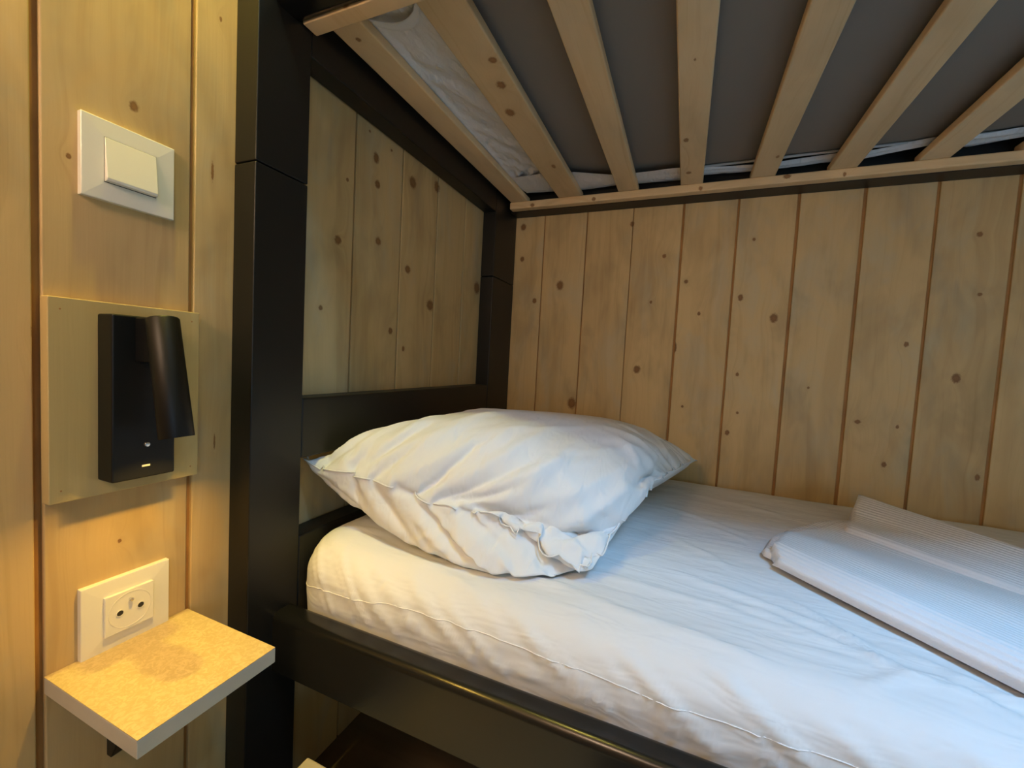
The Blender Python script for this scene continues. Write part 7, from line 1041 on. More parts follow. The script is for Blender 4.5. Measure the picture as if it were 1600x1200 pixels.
0,0,0,1,0,-7,-3,2,1,-3,-2,-1,1,3,2,5,4,4,6,-4,17,11,12,9,-19,47,-5,23,10,1,-3,-12,-11,-11,10,-31,-22,-9,5,-5,-8,1,-1,-1,-2,2,4,2,5,4,-3,-3,-8,-9,0,7,
6,1,-3,0,3,4,13,13,1,
],
[
4840,-13,54,46,-13,12,19,33,19,-1,26,50,-20,-9,92,68,57,-42,-40,9,58,1,15,76,76,-26,32,-3,14,61,-15,-3,65,18,67,-52,-54,-48,77,-36,37,56,-5,127,-39,
-96,-8,-2,16,14,-19,60,-76,31,10,30,-22,-90,-44,19,128,64,-95,-75,40,-9,-51,-23,154,-111,108,16,33,44,-46,42,-108,-88,138,74,-37,-70,46,-126,96,78,
106,22,-31,-57,77,-74,-59,7,6,65,-104,-15,83,30,-46,-26,-71,-21,84,154,-76,-147,32,-30,13,-42,191,-137,8,-11,107,41,-153,213,19,-76,47,47,-123,-34,
113,-125,140,108,-15,33,-51,-91,140,-3,-66,-93,53,38,-76,-47,87,36,-47,5,-95,-56,29,187,42,-165,-45,-2,-54,7,126,-7,-87,-29,141,100,-199,128,21,15,
110,-14,52,46,-20,-180,141,-6,-23,15,-23,-132,76,83,-29,-87,0,21,-47,-62,80,41,-66,73,-121,-83,-11,156,144,-80,-158,71,-112,0,52,70,-85,-69,80,205,
-209,88,-26,82,162,-109,79,38,-56,138,-2,0,-8,-3,-8,-84,-37,72,41,-16,-27,-10,-40,-76,62,53,-110,125,-74,-121,-31,65,192,-1,-215,94,-16,-125,38,51,25,
-87,-40,230,-99,49,-69,172,-40,4,80,4,136,1,-1,2,-7,-7,4,-19,-61,11,60,-24,19,-14,-31,-89,29,53,-99,90,37,-121,-69,-20,152,92,-132,-62,121,-126,-48,
-5,73,-15,-105,110,7,47,-33,248,-145,25,34,123,4,15,-6,-26,23,10,-8,13,-4,-68,58,-65,78,0,4,-26,-5,22,-63,-19,81,-43,-30,-58,23,33,91,-91,19,87,-43,
-76,-31,161,-70,-54,5,-85,2,209,-9,-50,94,28,14,-18,32,2,6,0,-2,-30,24,-41,11,-64,94,0,-26,29,-5,-3,9,-15,21,-27,26,-4,-2,-102,129,-6,-78,129,-17,-11,
-153,174,54,-67,50,-3,-151,-52,58,144,6,-32,23,9,1,5,4,-6,-7,-24,20,-1,-24,-54,91,-3,-35,36,4,-18,9,11,-1,-39,36,-4,-2,-97,146,-20,-94,163,-22,-17,
-153,130,64,-63,-72,65,-56,-37,148,-8,-2,5,6,-1,3,3,-4,-3,-8,-6,16,-2,-38,-36,82,-3,-40,39,1,-15,12,8,-5,-45,50,-2,-2,-81,129,-42,-90,197,-15,-32,
-129,29,18,5,-120,72,10,154,-21,3,13,4,-2,-4,0,-2,-1,3,-7,4,7,-3,-57,-16,75,1,-38,39,-9,-7,12,4,-4,-39,62,-7,-18,-45,100,-45,-72,179,-21,-48,-68,-29,
10,42,-86,63,154,-23,13,12,2,-3,-6,-3,0,0,2,1,-7,5,0,-3,-69,3,76,5,-32,32,-24,8,13,7,-7,-35,65,-19,-31,-15,91,-54,-71,114,-15,-38,-14,-34,8,33,-55,
125,9,19,4,3,0,-5,-1,1,-2,-2,0,-1,1,4,-2,-3,-74,19,73,3,-36,29,-35,29,16,7,-18,-33,61,-26,-33,7,62,-49,-75,60,-10,-6,9,-22,7,12,150,-5,6,2,1,2,0,2,1,
0,-1,-1,3,0,5,1,-2,-8,-77,25,67,2,-29,33,-45,47,6,-5,-32,-15,57,-28,-40,8,43,-20,-91,66,-6,-6,19,-20,16,133,20,-3,-2,2,2,2,3,3,2,2,4,3,2,-5,2,1,0,-20,
-63,23,66,11,-24,28,-66,56,-1,-10,-32,-2,53,-41,-38,-9,51,-4,-95,83,-7,-18,14,1,145,7,-1,-1,1,1,1,0,2,6,6,5,3,0,-1,-3,3,0,-1,-32,-41,22,67,8,-26,17,
-80,72,3,-10,-30,-1,36,-43,-17,-40,75,-2,-98,94,-15,-21,-3,147,8,0,-2,1,3,1,2,2,3,3,2,4,4,2,2,-1,-2,-1,1,-43,-18,11,59,5,-21,15,-83,84,-3,-13,-32,0,
32,-32,7,-60,73,-8,-105,98,-17,11,155,2,1,0,2,4,1,0,2,3,-1,1,2,5,5,3,1,-1,2,6,4,-66,0,-7,72,6,-14,8,-82,86,-10,-18,-32,-7,33,-14,2,-65,67,-12,-107,
105,-20,155,4,2,0,3,2,0,0,2,1,1,1,4,3,2,2,3,4,7,8,4,-1,-88,35,-29,86,4,-11,-10,-64,73,-14,-26,-27,-19,41,-3,-6,-66,67,-9,-95,91,160,-5,1,3,2,2,1,0,1,
4,5,5,3,0,-1,-1,3,8,9,5,0,2,4,-95,66,-36,69,2,-9,-32,-49,66,-14,-28,-16,-38,53,-1,-2,-60,66,-9,-54,158,-4,-1,4,3,5,3,1,-1,2,4,5,3,2,1,1,3,7,6,0,-4,1,
5,5,-107,63,-5,53,0,-15,-47,-31,64,-7,-26,-7,-52,57,6,-2,-59,55,-12,153,-2,3,2,3,4,5,0,-2,1,3,3,3,4,6,4,2,4,1,-3,-5,-2,4,4,0,-111,48,32,36,-1,-12,-47,
-15,57,-11,-27,3,-51,47,9,3,-48,-7,146,8,0,2,3,3,0,0,0,1,2,2,2,7,6,5,2,2,0,-2,-4,-1,0,2,0,-2,-107,31,65,23,0,-12,-47,-21,50,-9,-19,6,-45,33,19,4,-6,
153,4,1,2,1,-2,-1,-2,3,4,3,1,0,0,3,6,5,2,2,1,4,-1,-1,-1,2,2,-2,-104,18,79,10,-7,-19,-48,-28,62,-2,-17,11,-36,20,13,-30,156,1,3,-1,0,-1,-1,2,4,7,2,-2,
-4,-4,2,9,6,2,-1,2,6,3,-2,-2,4,4,0,-6,-102,8,80,0,-12,-14,-34,-30,69,-1,-20,18,-27,11,-4,156,0,2,-1,0,0,1,5,4,6,3,-3,-4,-5,1,7,8,-1,0,1,6,3,-1,-1,2,3,
0,-4,-11,-96,5,79,-2,-6,-3,-26,-36,66,-2,-24,17,-21,28,151,3,0,1,1,0,2,3,3,3,2,0,0,-3,2,3,2,1,0,0,3,1,0,0,1,-1,-2,-2,-2,-8,-84,3,79,2,-3,-3,-30,-37,
66,-3,-36,14,-8,152,1,0,2,1,3,2,0,0,-1,1,4,1,0,-2,-2,1,3,0,-1,-2,0,2,3,-2,-4,-3,-1,5,3,-8,-78,3,77,3,-4,-4,-26,-37,65,-7,-36,10,157,-6,1,4,2,1,1,1,-2,
-3,0,2,3,0,-4,-2,2,3,1,-4,-5,-1,4,4,-1,-4,-1,3,4,0,-5,-11,-72,6,78,2,-1,-4,-24,-38,64,-6,2,156,-3,0,2,2,0,0,-2,-2,-2,-2,2,2,2,0,0,1,4,0,-4,-5,-3,2,4,
0,1,2,4,1,-3,-6,-7,-10,-68,5,79,3,-3,-8,-17,-37,71,-13,150,4,-1,0,1,-2,0,-2,0,-2,-1,0,1,3,4,2,1,1,-1,-1,-2,-2,-2,-1,2,3,4,2,-1,-3,-4,-2,-7,-8,-65,4,
76,-3,-5,-9,3,-40,50,155,2,-4,-1,-3,1,-1,0,-3,1,2,3,1,1,2,2,0,-1,1,1,0,-2,-2,-2,0,2,-1,-1,-2,-1,0,1,3,-7,-3,-62,-4,70,-7,-2,-8,20,-48,157,0,-2,0,-2,2,
1,-1,-1,-1,2,2,2,0,-2,-2,0,1,1,0,1,0,0,-1,0,0,-1,-4,-4,-1,4,4,2,3,-15,-2,-60,-7,77,-5,-8,-23,-39,150,-6,14,1,-4,8,2,-1,-1,-3,-1,0,1,-2,-1,-2,0,-1,-1,
0,1,3,2,0,1,0,-1,-1,-4,0,3,2,1,-4,-1,-22,7,-47,-6,76,-13,-18,26,136,13,7,2,5,0,1,1,0,-2,-5,-2,-1,1,0,1,-1,-1,-1,-1,1,1,1,1,1,2,2,0,0,-1,0,0,-3,-6,-6,
1,-23,22,-38,-17,68,-8,10,156,-2,6,-5,9,-7,2,3,3,2,-3,-6,-4,3,3,0,-5,-3,1,5,1,2,0,0,-2,-3,-1,2,5,3,-1,-3,-2,-2,-7,0,2,-32,26,-36,-23,74,-4,155,-15,16,
-1,0,-7,1,4,5,5,2,-5,-3,1,2,-2,-6,-3,4,5,1,0,0,0,-3,-4,-1,1,7,4,-2,-5,-1,3,2,-13,6,1,-42,32,-20,-32,60,98,62,-10,1,-6,-4,1,3,5,6,4,-1,-3,1,1,-2,-5,-3,
2,4,1,0,-2,-1,-1,0,1,3,3,1,-5,-5,1,4,3,-1,-18,17,2,-50,40,-9,-36,132,17,-6,5,-8,6,-1,2,1,2,3,2,-1,0,1,0,-1,-1,-1,0,0,-2,-1,-2,3,4,6,3,-2,-4,-5,-1,0,0,
0,-2,4,-19,26,1,-58,36,-32,146,-4,0,7,-10,9,-2,1,0,3,3,2,0,-1,0,1,1,0,0,2,1,-2,-4,-1,1,4,4,1,-3,-4,-2,0,2,0,-1,-1,0,3,-27,32,0,-59,50,154,-8,4,-2,4,1,
0,2,1,0,0,0,0,-1,-1,2,2,0,0,0,3,0,-1,-2,1,-1,-3,-1,0,0,2,1,0,4,-2,-2,-4,-3,2,-36,38,4,-40,151,1,2,-14,20,-5,4,4,1,-2,-3,-3,0,-1,0,1,1,-2,-1,1,2,3,1,2,
-3,-4,-5,-2,1,3,4,3,1,-5,4,-1,-6,-5,-4,3,-40,36,-11,139,12,-6,3,3,1,4,5,1,-6,-2,0,0,0,0,0,1,0,-3,-2,0,3,5,1,-1,-3,-1,-1,1,1,0,0,0,-1,-8,8,1,-4,1,-5,0,
-45,16,142,3,-10,14,-7,6,-1,5,-10,12,1,-1,0,-2,-1,2,4,4,0,-6,-1,3,3,0,-3,-2,1,0,-1,-2,0,1,-1,-3,0,-8,16,3,-8,3,-12,-1,7,148,-9,1,7,0,-2,7,-31,26,2,4,
3,0,-2,-1,2,5,5,0,-4,-4,1,0,-1,-4,1,1,2,-2,-1,0,1,-1,-1,0,3,-11,16,-3,-13,7,-11,8,154,-17,15,-13,14,-3,-39,36,-3,4,5,3,2,-1,0,1,2,3,-1,-3,-1,-3,-2,-2,
-1,1,4,1,-1,0,1,0,0,1,1,2,0,-23,16,-1,-13,20,-11,151,-15,-4,20,-11,-34,42,-5,1,3,3,4,3,0,-1,-2,0,-1,1,2,0,-1,-1,-2,1,-1,-2,0,2,3,2,1,-2,-2,0,0,-2,-2,
-27,23,5,-10,-17,149,-15,-1,-2,-45,51,-1,1,2,2,5,5,4,2,-1,-3,-2,-7,9,4,0,-3,-5,-3,-4,0,3,-4,1,4,4,1,-2,-1,-2,2,3,2,1,-28,23,1,-4,137,-14,15,-70,60,5,
2,-4,-6,-14,-16,-38,12,41,16,-3,-10,-7,-13,-20,15,-2,0,2,3,-6,-39,40,15,5,0,-2,7,8,11,7,6,6,5,2,-28,14,4,119,0,-95,98,9,-26,-26,-32,-35,-27,-30,30,8,
-46,12,37,26,0,-18,7,11,6,-10,2,-1,-15,54,-22,29,7,-16,-17,-2,12,18,5,20,18,12,10,16,-6,-20,
],
[
-1740,3,-82,-75,22,1,3,8,-64,1,-8,-24,-16,-22,-16,-34,-47,-6,-50,-41,-1,15,-10,-36,-20,-15,25,8,-13,-71,-86,-50,46,-25,-25,-64,-120,-58,34,-69,-73,37,
1,4,-102,12,17,-43,-20,-20,-14,64,-46,0,15,-15,-8,9,29,47,8,6,-70,-15,-10,15,26,0,51,-79,2,46,111,8,-104,26,-76,-14,80,76,-76,-46,63,0,29,14,-98,29,
-29,34,-13,-58,-21,-5,-1,23,-17,16,32,-21,-25,-7,6,3,33,122,-77,-96,17,20,47,-64,72,-16,-73,9,110,100,-222,171,-2,-27,19,37,-111,-19,76,-44,162,-51,
-49,37,-59,-5,65,-11,-56,-26,11,14,-30,5,52,-24,-8,-13,-19,22,-6,105,55,-160,-24,20,55,-16,-14,70,-94,-5,74,138,-216,86,-16,64,79,-41,47,58,-22,-73,
-28,-9,-40,10,-31,-46,52,73,-50,-73,-11,5,-15,1,65,-26,-13,27,-52,5,3,41,148,-108,-101,27,5,58,-74,86,-42,-46,24,161,-161,55,-50,93,119,-109,65,80,
-50,-33,-1,-9,-23,-8,-7,-49,-10,86,63,-117,-31,-2,-12,-10,59,-16,-41,66,-39,-29,7,0,144,-4,-156,37,6,21,-57,51,44,-80,-8,129,-70,36,-67,131,-55,6,72,
46,-32,-5,-7,-11,-17,0,19,-1,-86,15,156,-49,-74,-7,-23,-41,37,3,-39,56,36,-84,-14,-4,78,101,-135,-38,77,-41,-34,8,90,-70,-22,74,-37,51,-11,140,-115,
38,-59,-25,-6,-10,25,73,-3,-56,-64,76,-64,-71,99,76,-60,-14,9,-37,-34,31,-23,-53,87,-34,-18,-20,1,102,45,-89,70,62,-82,-45,44,111,-73,-25,-7,-89,78,
74,7,8,-26,11,6,66,-110,5,39,-14,-20,47,-18,-37,-14,114,-37,-26,17,25,-68,-11,67,-47,31,0,6,-6,-1,-28,100,-45,-49,138,-42,-8,-111,189,57,-83,98,-74,
-77,-49,106,-40,22,76,-102,4,-5,12,7,-16,-2,61,-42,-8,-42,122,-33,-31,16,23,-25,-36,52,-13,0,-6,23,-16,-6,-31,89,-37,-49,166,-42,-14,-127,158,95,-109,
94,-13,-129,-44,21,-16,-38,-8,8,-9,6,12,-12,3,-17,79,-60,-10,-46,138,-34,-33,13,11,-8,-20,24,-4,0,-13,33,-23,-10,-4,67,-41,-41,187,-39,-30,-124,100,
72,-110,114,-12,-48,-18,16,-30,-9,7,-3,1,14,-5,-3,1,-27,91,-73,-3,-56,157,-38,-35,8,5,0,-4,4,0,-4,-8,32,-25,-17,26,52,-48,-24,179,-42,-48,-108,80,53,
-119,121,-12,-23,-21,3,2,0,3,-1,12,4,-8,2,-3,-18,72,-59,-2,-65,168,-42,-27,3,0,0,0,0,0,-19,14,28,-26,-23,49,37,-56,-8,140,-41,-46,-85,64,62,-132,70,
-54,28,-6,-5,-1,4,-2,6,5,-1,1,4,-10,11,20,-29,-8,-65,175,-55,-18,0,0,0,0,0,0,-33,42,18,-27,-27,70,7,-58,10,100,-37,-32,-61,27,102,-128,-22,26,-29,-2,
0,-2,-4,2,6,1,0,3,3,-21,47,-22,-2,-14,-67,177,-78,-2,0,0,0,0,0,-7,-27,51,12,-31,-32,81,-21,-48,27,78,-26,-24,-36,-39,120,28,-55,5,3,0,-3,-5,-1,5,3,-1,
1,3,4,-25,52,-14,0,-16,-71,174,-87,0,0,0,0,0,5,-17,-25,59,3,-39,-34,85,-29,-40,46,58,-20,-19,-9,-72,-17,-8,4,1,1,0,-4,1,3,1,1,0,2,4,3,-8,16,0,0,-11,
-67,161,-83,0,0,0,0,9,-5,-17,-24,63,-14,-40,-24,84,-30,-37,61,30,-14,-11,12,-15,-13,2,2,3,1,-2,0,3,3,1,2,3,3,3,4,0,0,0,0,-11,-59,151,-81,0,0,0,12,2,
-13,-20,-24,69,-20,-35,-16,83,-38,-37,77,-3,-19,41,-27,-1,-2,2,2,4,0,0,3,4,3,3,2,2,4,1,0,0,0,0,0,-13,-54,148,-81,0,0,-22,48,-7,-19,-21,-22,72,-26,-31,
-15,83,-47,-35,92,-21,-101,-29,0,-2,0,5,3,3,2,1,4,4,2,3,3,2,-1,0,0,0,0,0,0,-14,-55,149,-80,0,1,-33,71,-19,-21,-24,-19,73,-29,-31,-14,81,-50,-33,110,0,
-30,6,3,-1,-1,4,1,2,3,2,3,3,2,4,3,-3,-1,0,0,0,0,0,0,-12,-49,144,-83,2,-5,-40,94,-35,-19,-28,-14,72,-30,-33,-8,80,-52,-34,129,-29,7,2,2,-1,0,2,2,4,3,2,
3,4,2,1,2,-2,-3,-1,0,0,0,0,0,-19,-23,132,-79,-13,-9,-44,114,-45,-15,-31,-10,71,-30,-33,-5,76,-46,-34,-18,4,-3,0,-1,0,2,4,3,3,3,3,3,2,0,0,2,0,-1,-1,-3,
-2,0,0,0,-31,8,105,-75,-13,-11,-43,129,-56,-12,-37,-6,72,-32,-34,4,61,-16,-7,-12,1,0,0,3,3,3,3,2,3,3,1,1,2,0,-1,2,0,0,1,2,-3,-2,-2,-10,-26,28,72,-62,
-14,-12,-40,133,-64,-7,-40,-3,73,-33,-39,15,40,-19,-5,-1,4,3,5,4,2,2,4,3,0,2,-1,0,1,1,1,0,0,1,-1,4,-1,0,-1,-24,-17,52,35,-51,-17,-16,-37,133,-64,1,
-44,-1,72,-23,-38,-20,-23,1,-1,1,5,6,3,3,3,2,2,1,-1,2,0,1,-1,0,2,0,0,2,-3,2,0,1,-5,-27,-12,79,-3,-42,-21,-14,-31,133,-63,8,-47,-1,69,-20,-4,-24,3,2,
-1,6,4,4,2,4,1,0,1,0,0,1,-1,2,0,0,0,1,-1,1,1,1,0,-2,-11,-28,-11,106,-32,-34,-21,-11,-24,126,-62,14,-44,-19,64,-6,-14,-3,-2,1,5,5,3,4,2,0,0,0,2,-1,0,1,
0,0,-1,1,0,1,0,-1,1,1,-1,-4,-14,-27,-8,123,-52,-26,-22,-11,-22,117,-59,20,-34,-37,38,-14,-2,1,-2,6,5,4,1,1,0,1,0,-2,2,0,0,0,0,0,0,1,-1,1,1,0,-2,2,-3,
-7,-15,-25,-4,132,-64,-20,-28,-9,-16,108,-57,23,-22,7,-20,5,-3,2,8,7,-3,4,0,0,0,0,0,-1,1,-1,0,1,0,0,1,-1,0,0,0,1,-1,0,-4,-9,-18,-23,2,137,-72,-13,-33,
-10,-11,96,-52,32,-32,-22,5,1,3,9,10,-7,1,0,0,0,-1,1,0,-1,2,0,-1,1,0,-1,1,-2,1,-1,1,-1,1,-2,-8,-8,-20,-21,3,141,-77,-3,-39,-15,-5,86,-42,-16,-14,-3,0,
10,10,6,-8,0,-2,2,-2,1,1,0,-1,0,0,0,0,0,1,0,0,-1,1,-2,1,0,0,-6,-11,-4,-21,-18,4,142,-81,5,-43,-23,10,66,-20,-20,-3,5,17,13,-14,2,-1,3,-2,1,0,-1,0,0,0,
-1,0,0,0,-1,3,0,-1,0,0,0,1,-1,-1,-10,-10,1,-20,-17,3,138,-84,13,-37,-36,26,30,-24,4,4,21,19,-22,1,-3,-1,1,0,0,0,0,1,-1,1,0,0,0,-2,-3,4,0,0,1,-1,0,1,
-1,-3,-12,-10,6,-20,-18,-1,136,-78,22,-29,-58,24,-23,22,-2,17,21,-33,-1,1,-2,0,0,0,0,0,0,-1,1,-1,1,-1,1,0,-2,2,0,0,1,-1,-1,2,-3,-2,-13,-12,8,-17,-18,
-4,135,-74,22,-15,0,17,-19,6,29,-24,3,-9,3,-6,0,0,0,0,-1,1,1,-1,1,-1,0,0,1,0,-1,0,0,0,2,-2,-2,2,-3,-2,-16,-13,10,-11,-16,-9,124,-70,26,-18,-5,3,20,32,
-50,29,-15,-16,2,0,0,0,0,1,-1,0,0,0,0,0,1,-2,0,1,1,-1,0,-1,1,0,0,-1,-4,0,-15,-14,13,-5,-23,-15,114,-62,4,-22,40,25,-8,-16,11,-11,-14,-3,-3,1,0,0,0,0,
0,0,-1,1,1,-2,2,0,-2,-1,1,1,-2,2,1,0,-2,-2,-4,1,-11,-16,13,3,-31,-14,98,-40,41,-10,18,-27,11,-3,-9,-10,-12,3,-1,-1,-1,0,0,1,-1,2,-1,0,0,0,-1,1,1,-1,
-1,2,-2,2,1,-1,-3,-3,-5,0,-4,-16,12,15,-46,-1,44,67,-23,7,-29,24,-25,3,-9,-9,-8,1,1,8,-8,0,-1,2,-2,1,0,1,-1,1,0,-1,0,0,-1,2,-2,4,-1,-1,-4,-5,-8,2,5,
-16,10,33,-73,20,52,-3,0,-16,25,-34,3,-8,-9,-9,-2,3,-8,15,-8,0,-1,0,-1,1,-1,0,0,0,1,1,-1,1,0,2,-2,6,-4,0,-7,-5,-11,4,15,-24,8,49,-37,44,5,-9,10,-15,
-5,-3,-6,-8,-8,-2,5,1,-18,10,-2,0,1,0,-1,1,0,0,0,-1,0,2,-1,2,2,3,-1,10,-11,2,-12,-7,-13,3,24,-35,16,14,49,-1,-7,31,-55,18,-6,-7,-6,-10,9,-15,-10,13,
-5,2,0,0,0,0,1,-1,1,-1,1,0,-1,1,2,4,3,2,-3,16,-21,5,-14,-12,-15,7,36,-52,5,54,0,5,-14,-11,4,-6,-6,-6,12,-37,-5,12,-5,6,-3,0,0,0,0,-1,1,-1,1,-1,1,0,3,
3,2,3,2,3,-6,22,-30,6,-10,-17,-14,10,37,5,51,7,13,-41,21,-11,5,-11,22,-51,1,-3,-6,8,-7,2,0,0,0,0,0,0,0,1,0,-1,2,3,3,3,2,3,1,0,-6,30,-37,4,-1,-28,-18,
19,15,52,9,-4,-16,3,6,-20,51,-61,18,-13,-11,-10,-9,8,-3,0,3,-2,-1,0,0,0,-1,1,1,4,3,3,2,2,3,2,1,1,-6,37,-50,0,11,-38,-19,13,54,11,-28,28,-20,2,46,-67,
27,-7,-10,-14,-11,-8,-6,4,1,-4,9,0,-4,-3,0,0,1,3,4,5,3,3,2,2,1,2,0,0,-7,43,-67,-3,28,-34,-5,55,9,4,-28,21,21,-49,27,-4,-6,-8,-9,-13,-10,-8,-2,5,-6,-7,
3,7,1,3,4,1,2,4,5,4,3,3,0,0,0,-1,-1,-4,-11,51,-75,-4,36,-21,57,3,0,6,3,-19,20,-4,-3,-5,-7,-10,-12,-14,-4,-3,-7,35,-11,2,6,15,9,5,4,-6,-8,5,7,2,-2,-4,
-7,-8,-5,-2,-3,-5,-14,56,-77,-16,-11,61,18,-28,29,-1,-4,-1,3,5,10,3,1,1,-15,-1,8,16,-12,26,12,0,2,-1,-1,-2,6,15,-18,-11,-5,-5,-2,-8,-11,-11,-10,-5,-7,
-12,-24,49,-63,-48,-1,73,51,-35,-6,24,15,11,6,-2,-4,9,-1,-47,50,18,3,-4,-6,-5,3,-2,0,3,5,3,-7,6,-5,-6,-4,-6,1,5,1,-6,-14,-14,-12,-14,-36,2,-52,
])

def undiff(data, nu, nv):
    e = np.array(data, dtype=np.int64).reshape(3, nu, nv).transpose(1, 2, 0)
    return np.cumsum(np.cumsum(e, axis=1), axis=0) / 10000.0
NU, NV = 100, 84
_top = undiff(PILLOW_TOP, NU + 1, NV + 1)
_half = undiff(PILLOW_BOTTOM, NU // 2 + 1, NV // 2 + 1)
_rows = np.repeat(_half, 2, axis=0)[:-1].copy(); _rows[1::2] = (_half[:-1] + _half[1:]) / 2
_full = np.repeat(_rows, 2, axis=1)[:, :-1].copy(); _full[:, 1::2] = (_rows[:, :-1] + _rows[:, 1:]) / 2
_bot = _full[1:-1, 1:-1]
pv = [tuple(p) for p in _top.reshape(-1, 3)] + [tuple(p) for p in _bot.reshape(-1, 3)]
def pid(s, i, j):
    if s or i in (0, NU) or j in (0, NV): return i * (NV + 1) + j
    return (NU + 1) * (NV + 1) + (i - 1) * (NV - 1) + (j - 1)
pf = []
for s in (1, 0):
    for i in range(NU):
        for j in range(NV):
            f = (pid(s, i, j), pid(s, i + 1, j), pid(s, i + 1, j + 1), pid(s, i, j + 1))
            pf.append(f[::-1] if s else f)
pillow = empty('pillow', (0, 0, 0))
tag(pillow, 'plump white cotton pillow leaning against the black headboard', 'pillow')
_me = mesh_from('pillowcase', pv, pf)
_bm = bmesh.new(); _bm.from_mesh(_me); bmesh.ops.recalc_face_normals(_bm, faces=_bm.faces); _bm.to_mesh(_me); _bm.free()
_case = link('pillowcase', _me, M['pillow'], pillow, True)
# pulled wrinkles: thin folds running from the front seam up over the top, and short ones at the free end
_wr = [(R_.uniform(2, 6), 6 + k * 4.9 + R_.uniform(-1.5, 1.5), R_.uniform(0.25, 0.75), R_.uniform(16, 44), R_.uniform(1.1, 1.9), R_.uniform(0.0040, 0.0075)) for k in range(15)]
_wr += [(R_.uniform(12, 30), R_.uniform(10, 60), R_.uniform(0.3, 0.9), R_.uniform(14, 30), R_.uniform(1.0, 1.6), R_.uniform(0.0025, 0.0050)) for k in range(12)]
_we = [(R_.uniform(1, 5), 4 + k * 6.5 + R_.uniform(-2, 2), R_.uniform(-0.5, 0.7), R_.uniform(10, 26), R_.uniform(1.0, 1.6), R_.uniform(0.0025, 0.0050)) for k in range(13)]
_nrm = [v.normal.copy() for v in _me.vertices]
_sign = 1.0 if sum(_nrm[pid(1, i, 42)].z for i in range(20, 80)) > 0 else -1.0
for i in range(NU + 1):
    for j in range(NV + 1):
        d = 0.0
        for (i0, j0, sl, ln, w, a) in _wr:
            f = (i - i0) / ln
            if 0 < f < 1: d += a * math.exp(-((j - j0 - sl * (i - i0) - 1.5 * math.sin(f * 4)) / w) ** 2) * math.sin(math.pi * f ** 0.7)
        for (j0, i0, sl, ln, w, a) in _we:
            f = (NV - 1 - j - j0) / ln
            if 0 < f < 1: d += a * math.exp(-((i - i0 - sl * (NV - 1 - j - j0)) / w) ** 2) * math.sin(math.pi * f ** 0.7)
        if d and 0 < i < NU and 0 < j < NV:
            k = pid(1, i, j); _me.vertices[k].co += _nrm[k] * (d * _sign)
_ss = _case.modifiers.new('sub', 'SUBSURF'); _ss.levels = 1; _ss.render_levels = 1
ring = [pid(1, 0, j) for j in range(NV + 1)] + [pid(1, i, NV) for i in range(1, NU + 1)]
tube('seam', [pv[k] for k in ring[2:-2]], 0.0013, M['pillow'], _case, n=6)
ring = [pid(1, NU, j) for j in range(NV + 1)][::-1] + [pid(1, i, 0) for i in range(NU - 1, -1, -1)]
tube('seam', [pv[k] for k in ring[2:-2]], 0.0013, M['pillow'], _case, n=6)

MZ0, MZ1 = -0.4405, -0.3010          # underside and top of the lower mattress
# ------------------------------------------------------------------ folded towel on the bed
towel = empty('folded_towel', (0, 0, 0))
tag(towel, 'folded white ribbed towel lying askew on the bed sheet', 'towel')
E1, E2, T0 = (0.679, -0.734), (0.734, 0.679), (0.132, 0.768)
def towel_layer(name, s_of_t, s1, t0, t1, prof, base, amp, seed, rim=0.014, ns=110, nt=130):
    def fn(u, v):
        t = t0 + (t1 - t0) * v
        s = s_of_t(t) + (s1 - s_of_t(t)) * u
        h = prof(s, t)
        # rounded folded rims
        e = min(v * (t1 - t0) / rim, 1.0); e = math.sqrt(max(0, 1 - (1 - e) ** 2))
        g = min(u * (s1 - s_of_t(t)) / 0.010, 1.0); g = math.sqrt(max(0, 1 - (1 - g) ** 2))
        h = base + (h - base) * min(e, g)
        h += amp * fb(s * 5 + seed, t * 9, seed, 3) * min(e, g)
        x = T0[0] + E1[0] * s + E2[0] * t; y = T0[1] + E1[1] * s + E2[1] * t
        return (x, min(y, WALL_B - 0.01), MZ1 + h)
    o = grid_mesh(name, ns, nt, fn, M['towel'], towel)
    md = o.modifiers.new('thick', 'SOLIDIFY'); md.thickness = 0.004; md.offset = -1.0
    return o
def lerp(xs, ys, x):
    if x <= xs[0]: return ys[0]
    for a, b, c, d in zip(xs, xs[1:], ys, ys[1:]):
        if x <= b: return c + (d - c) * (x - a) / (b - a)
    return ys[-1]
def prof_low(s, t):
    return 0.014 + 0.003 * math.sin(t * 30 + s * 4)
def prof_mid(s, t):
    h = lerp([0, 0.03, 0.08, 0.16, 0.24, 0.36], [0.030, 0.032, 0.028, 0.020, 0.018, 0.018], t)
    return h + 0.004 * math.sin(t * 22 - s * 9) * sstep(0.05, 0.12, t) + 0.003 * sstep(0, .3, s)
def prof_top(s, t):
    h = lerp([0.24, 0.262, 0.33, 0.385, 0.40, 0.42, 0.46, 0.50], [0.022, 0.027, 0.030, 0.046, 0.050, 0.044, 0.018, 0.012], t + 0.10 * max(s, 0))
    return 0.022 + (h - 0.022) * (1 - 0.35 * sstep(0.05, .4, s)) + 0.003 * math.sin(t * 40 + s * 14) * sstep(.26, .3, t)
LEFT = ([0, 0.02, 0.06, 0.163, 0.25, 0.31, 0.36], [0.020, -0.004, -0.026, -0.064, -0.068, -0.062, -0.060])
towel_layer('lower_fold', lambda t: lerp(*LEFT, t) - 0.010 + 0.005 * fb(t * 14, 1.0), 0.80, 0.010, 0.36, prof_low, 0.006, 0.002, 3.0)
towel_layer('middle_fold', lambda t: lerp(*LEFT, t) + 0.006 + 0.006 * fb(t * 16, 4.0), 0.80, -0.006, 0.36, prof_mid, 0.007, 0.0025, 8.0, rim=0.036)
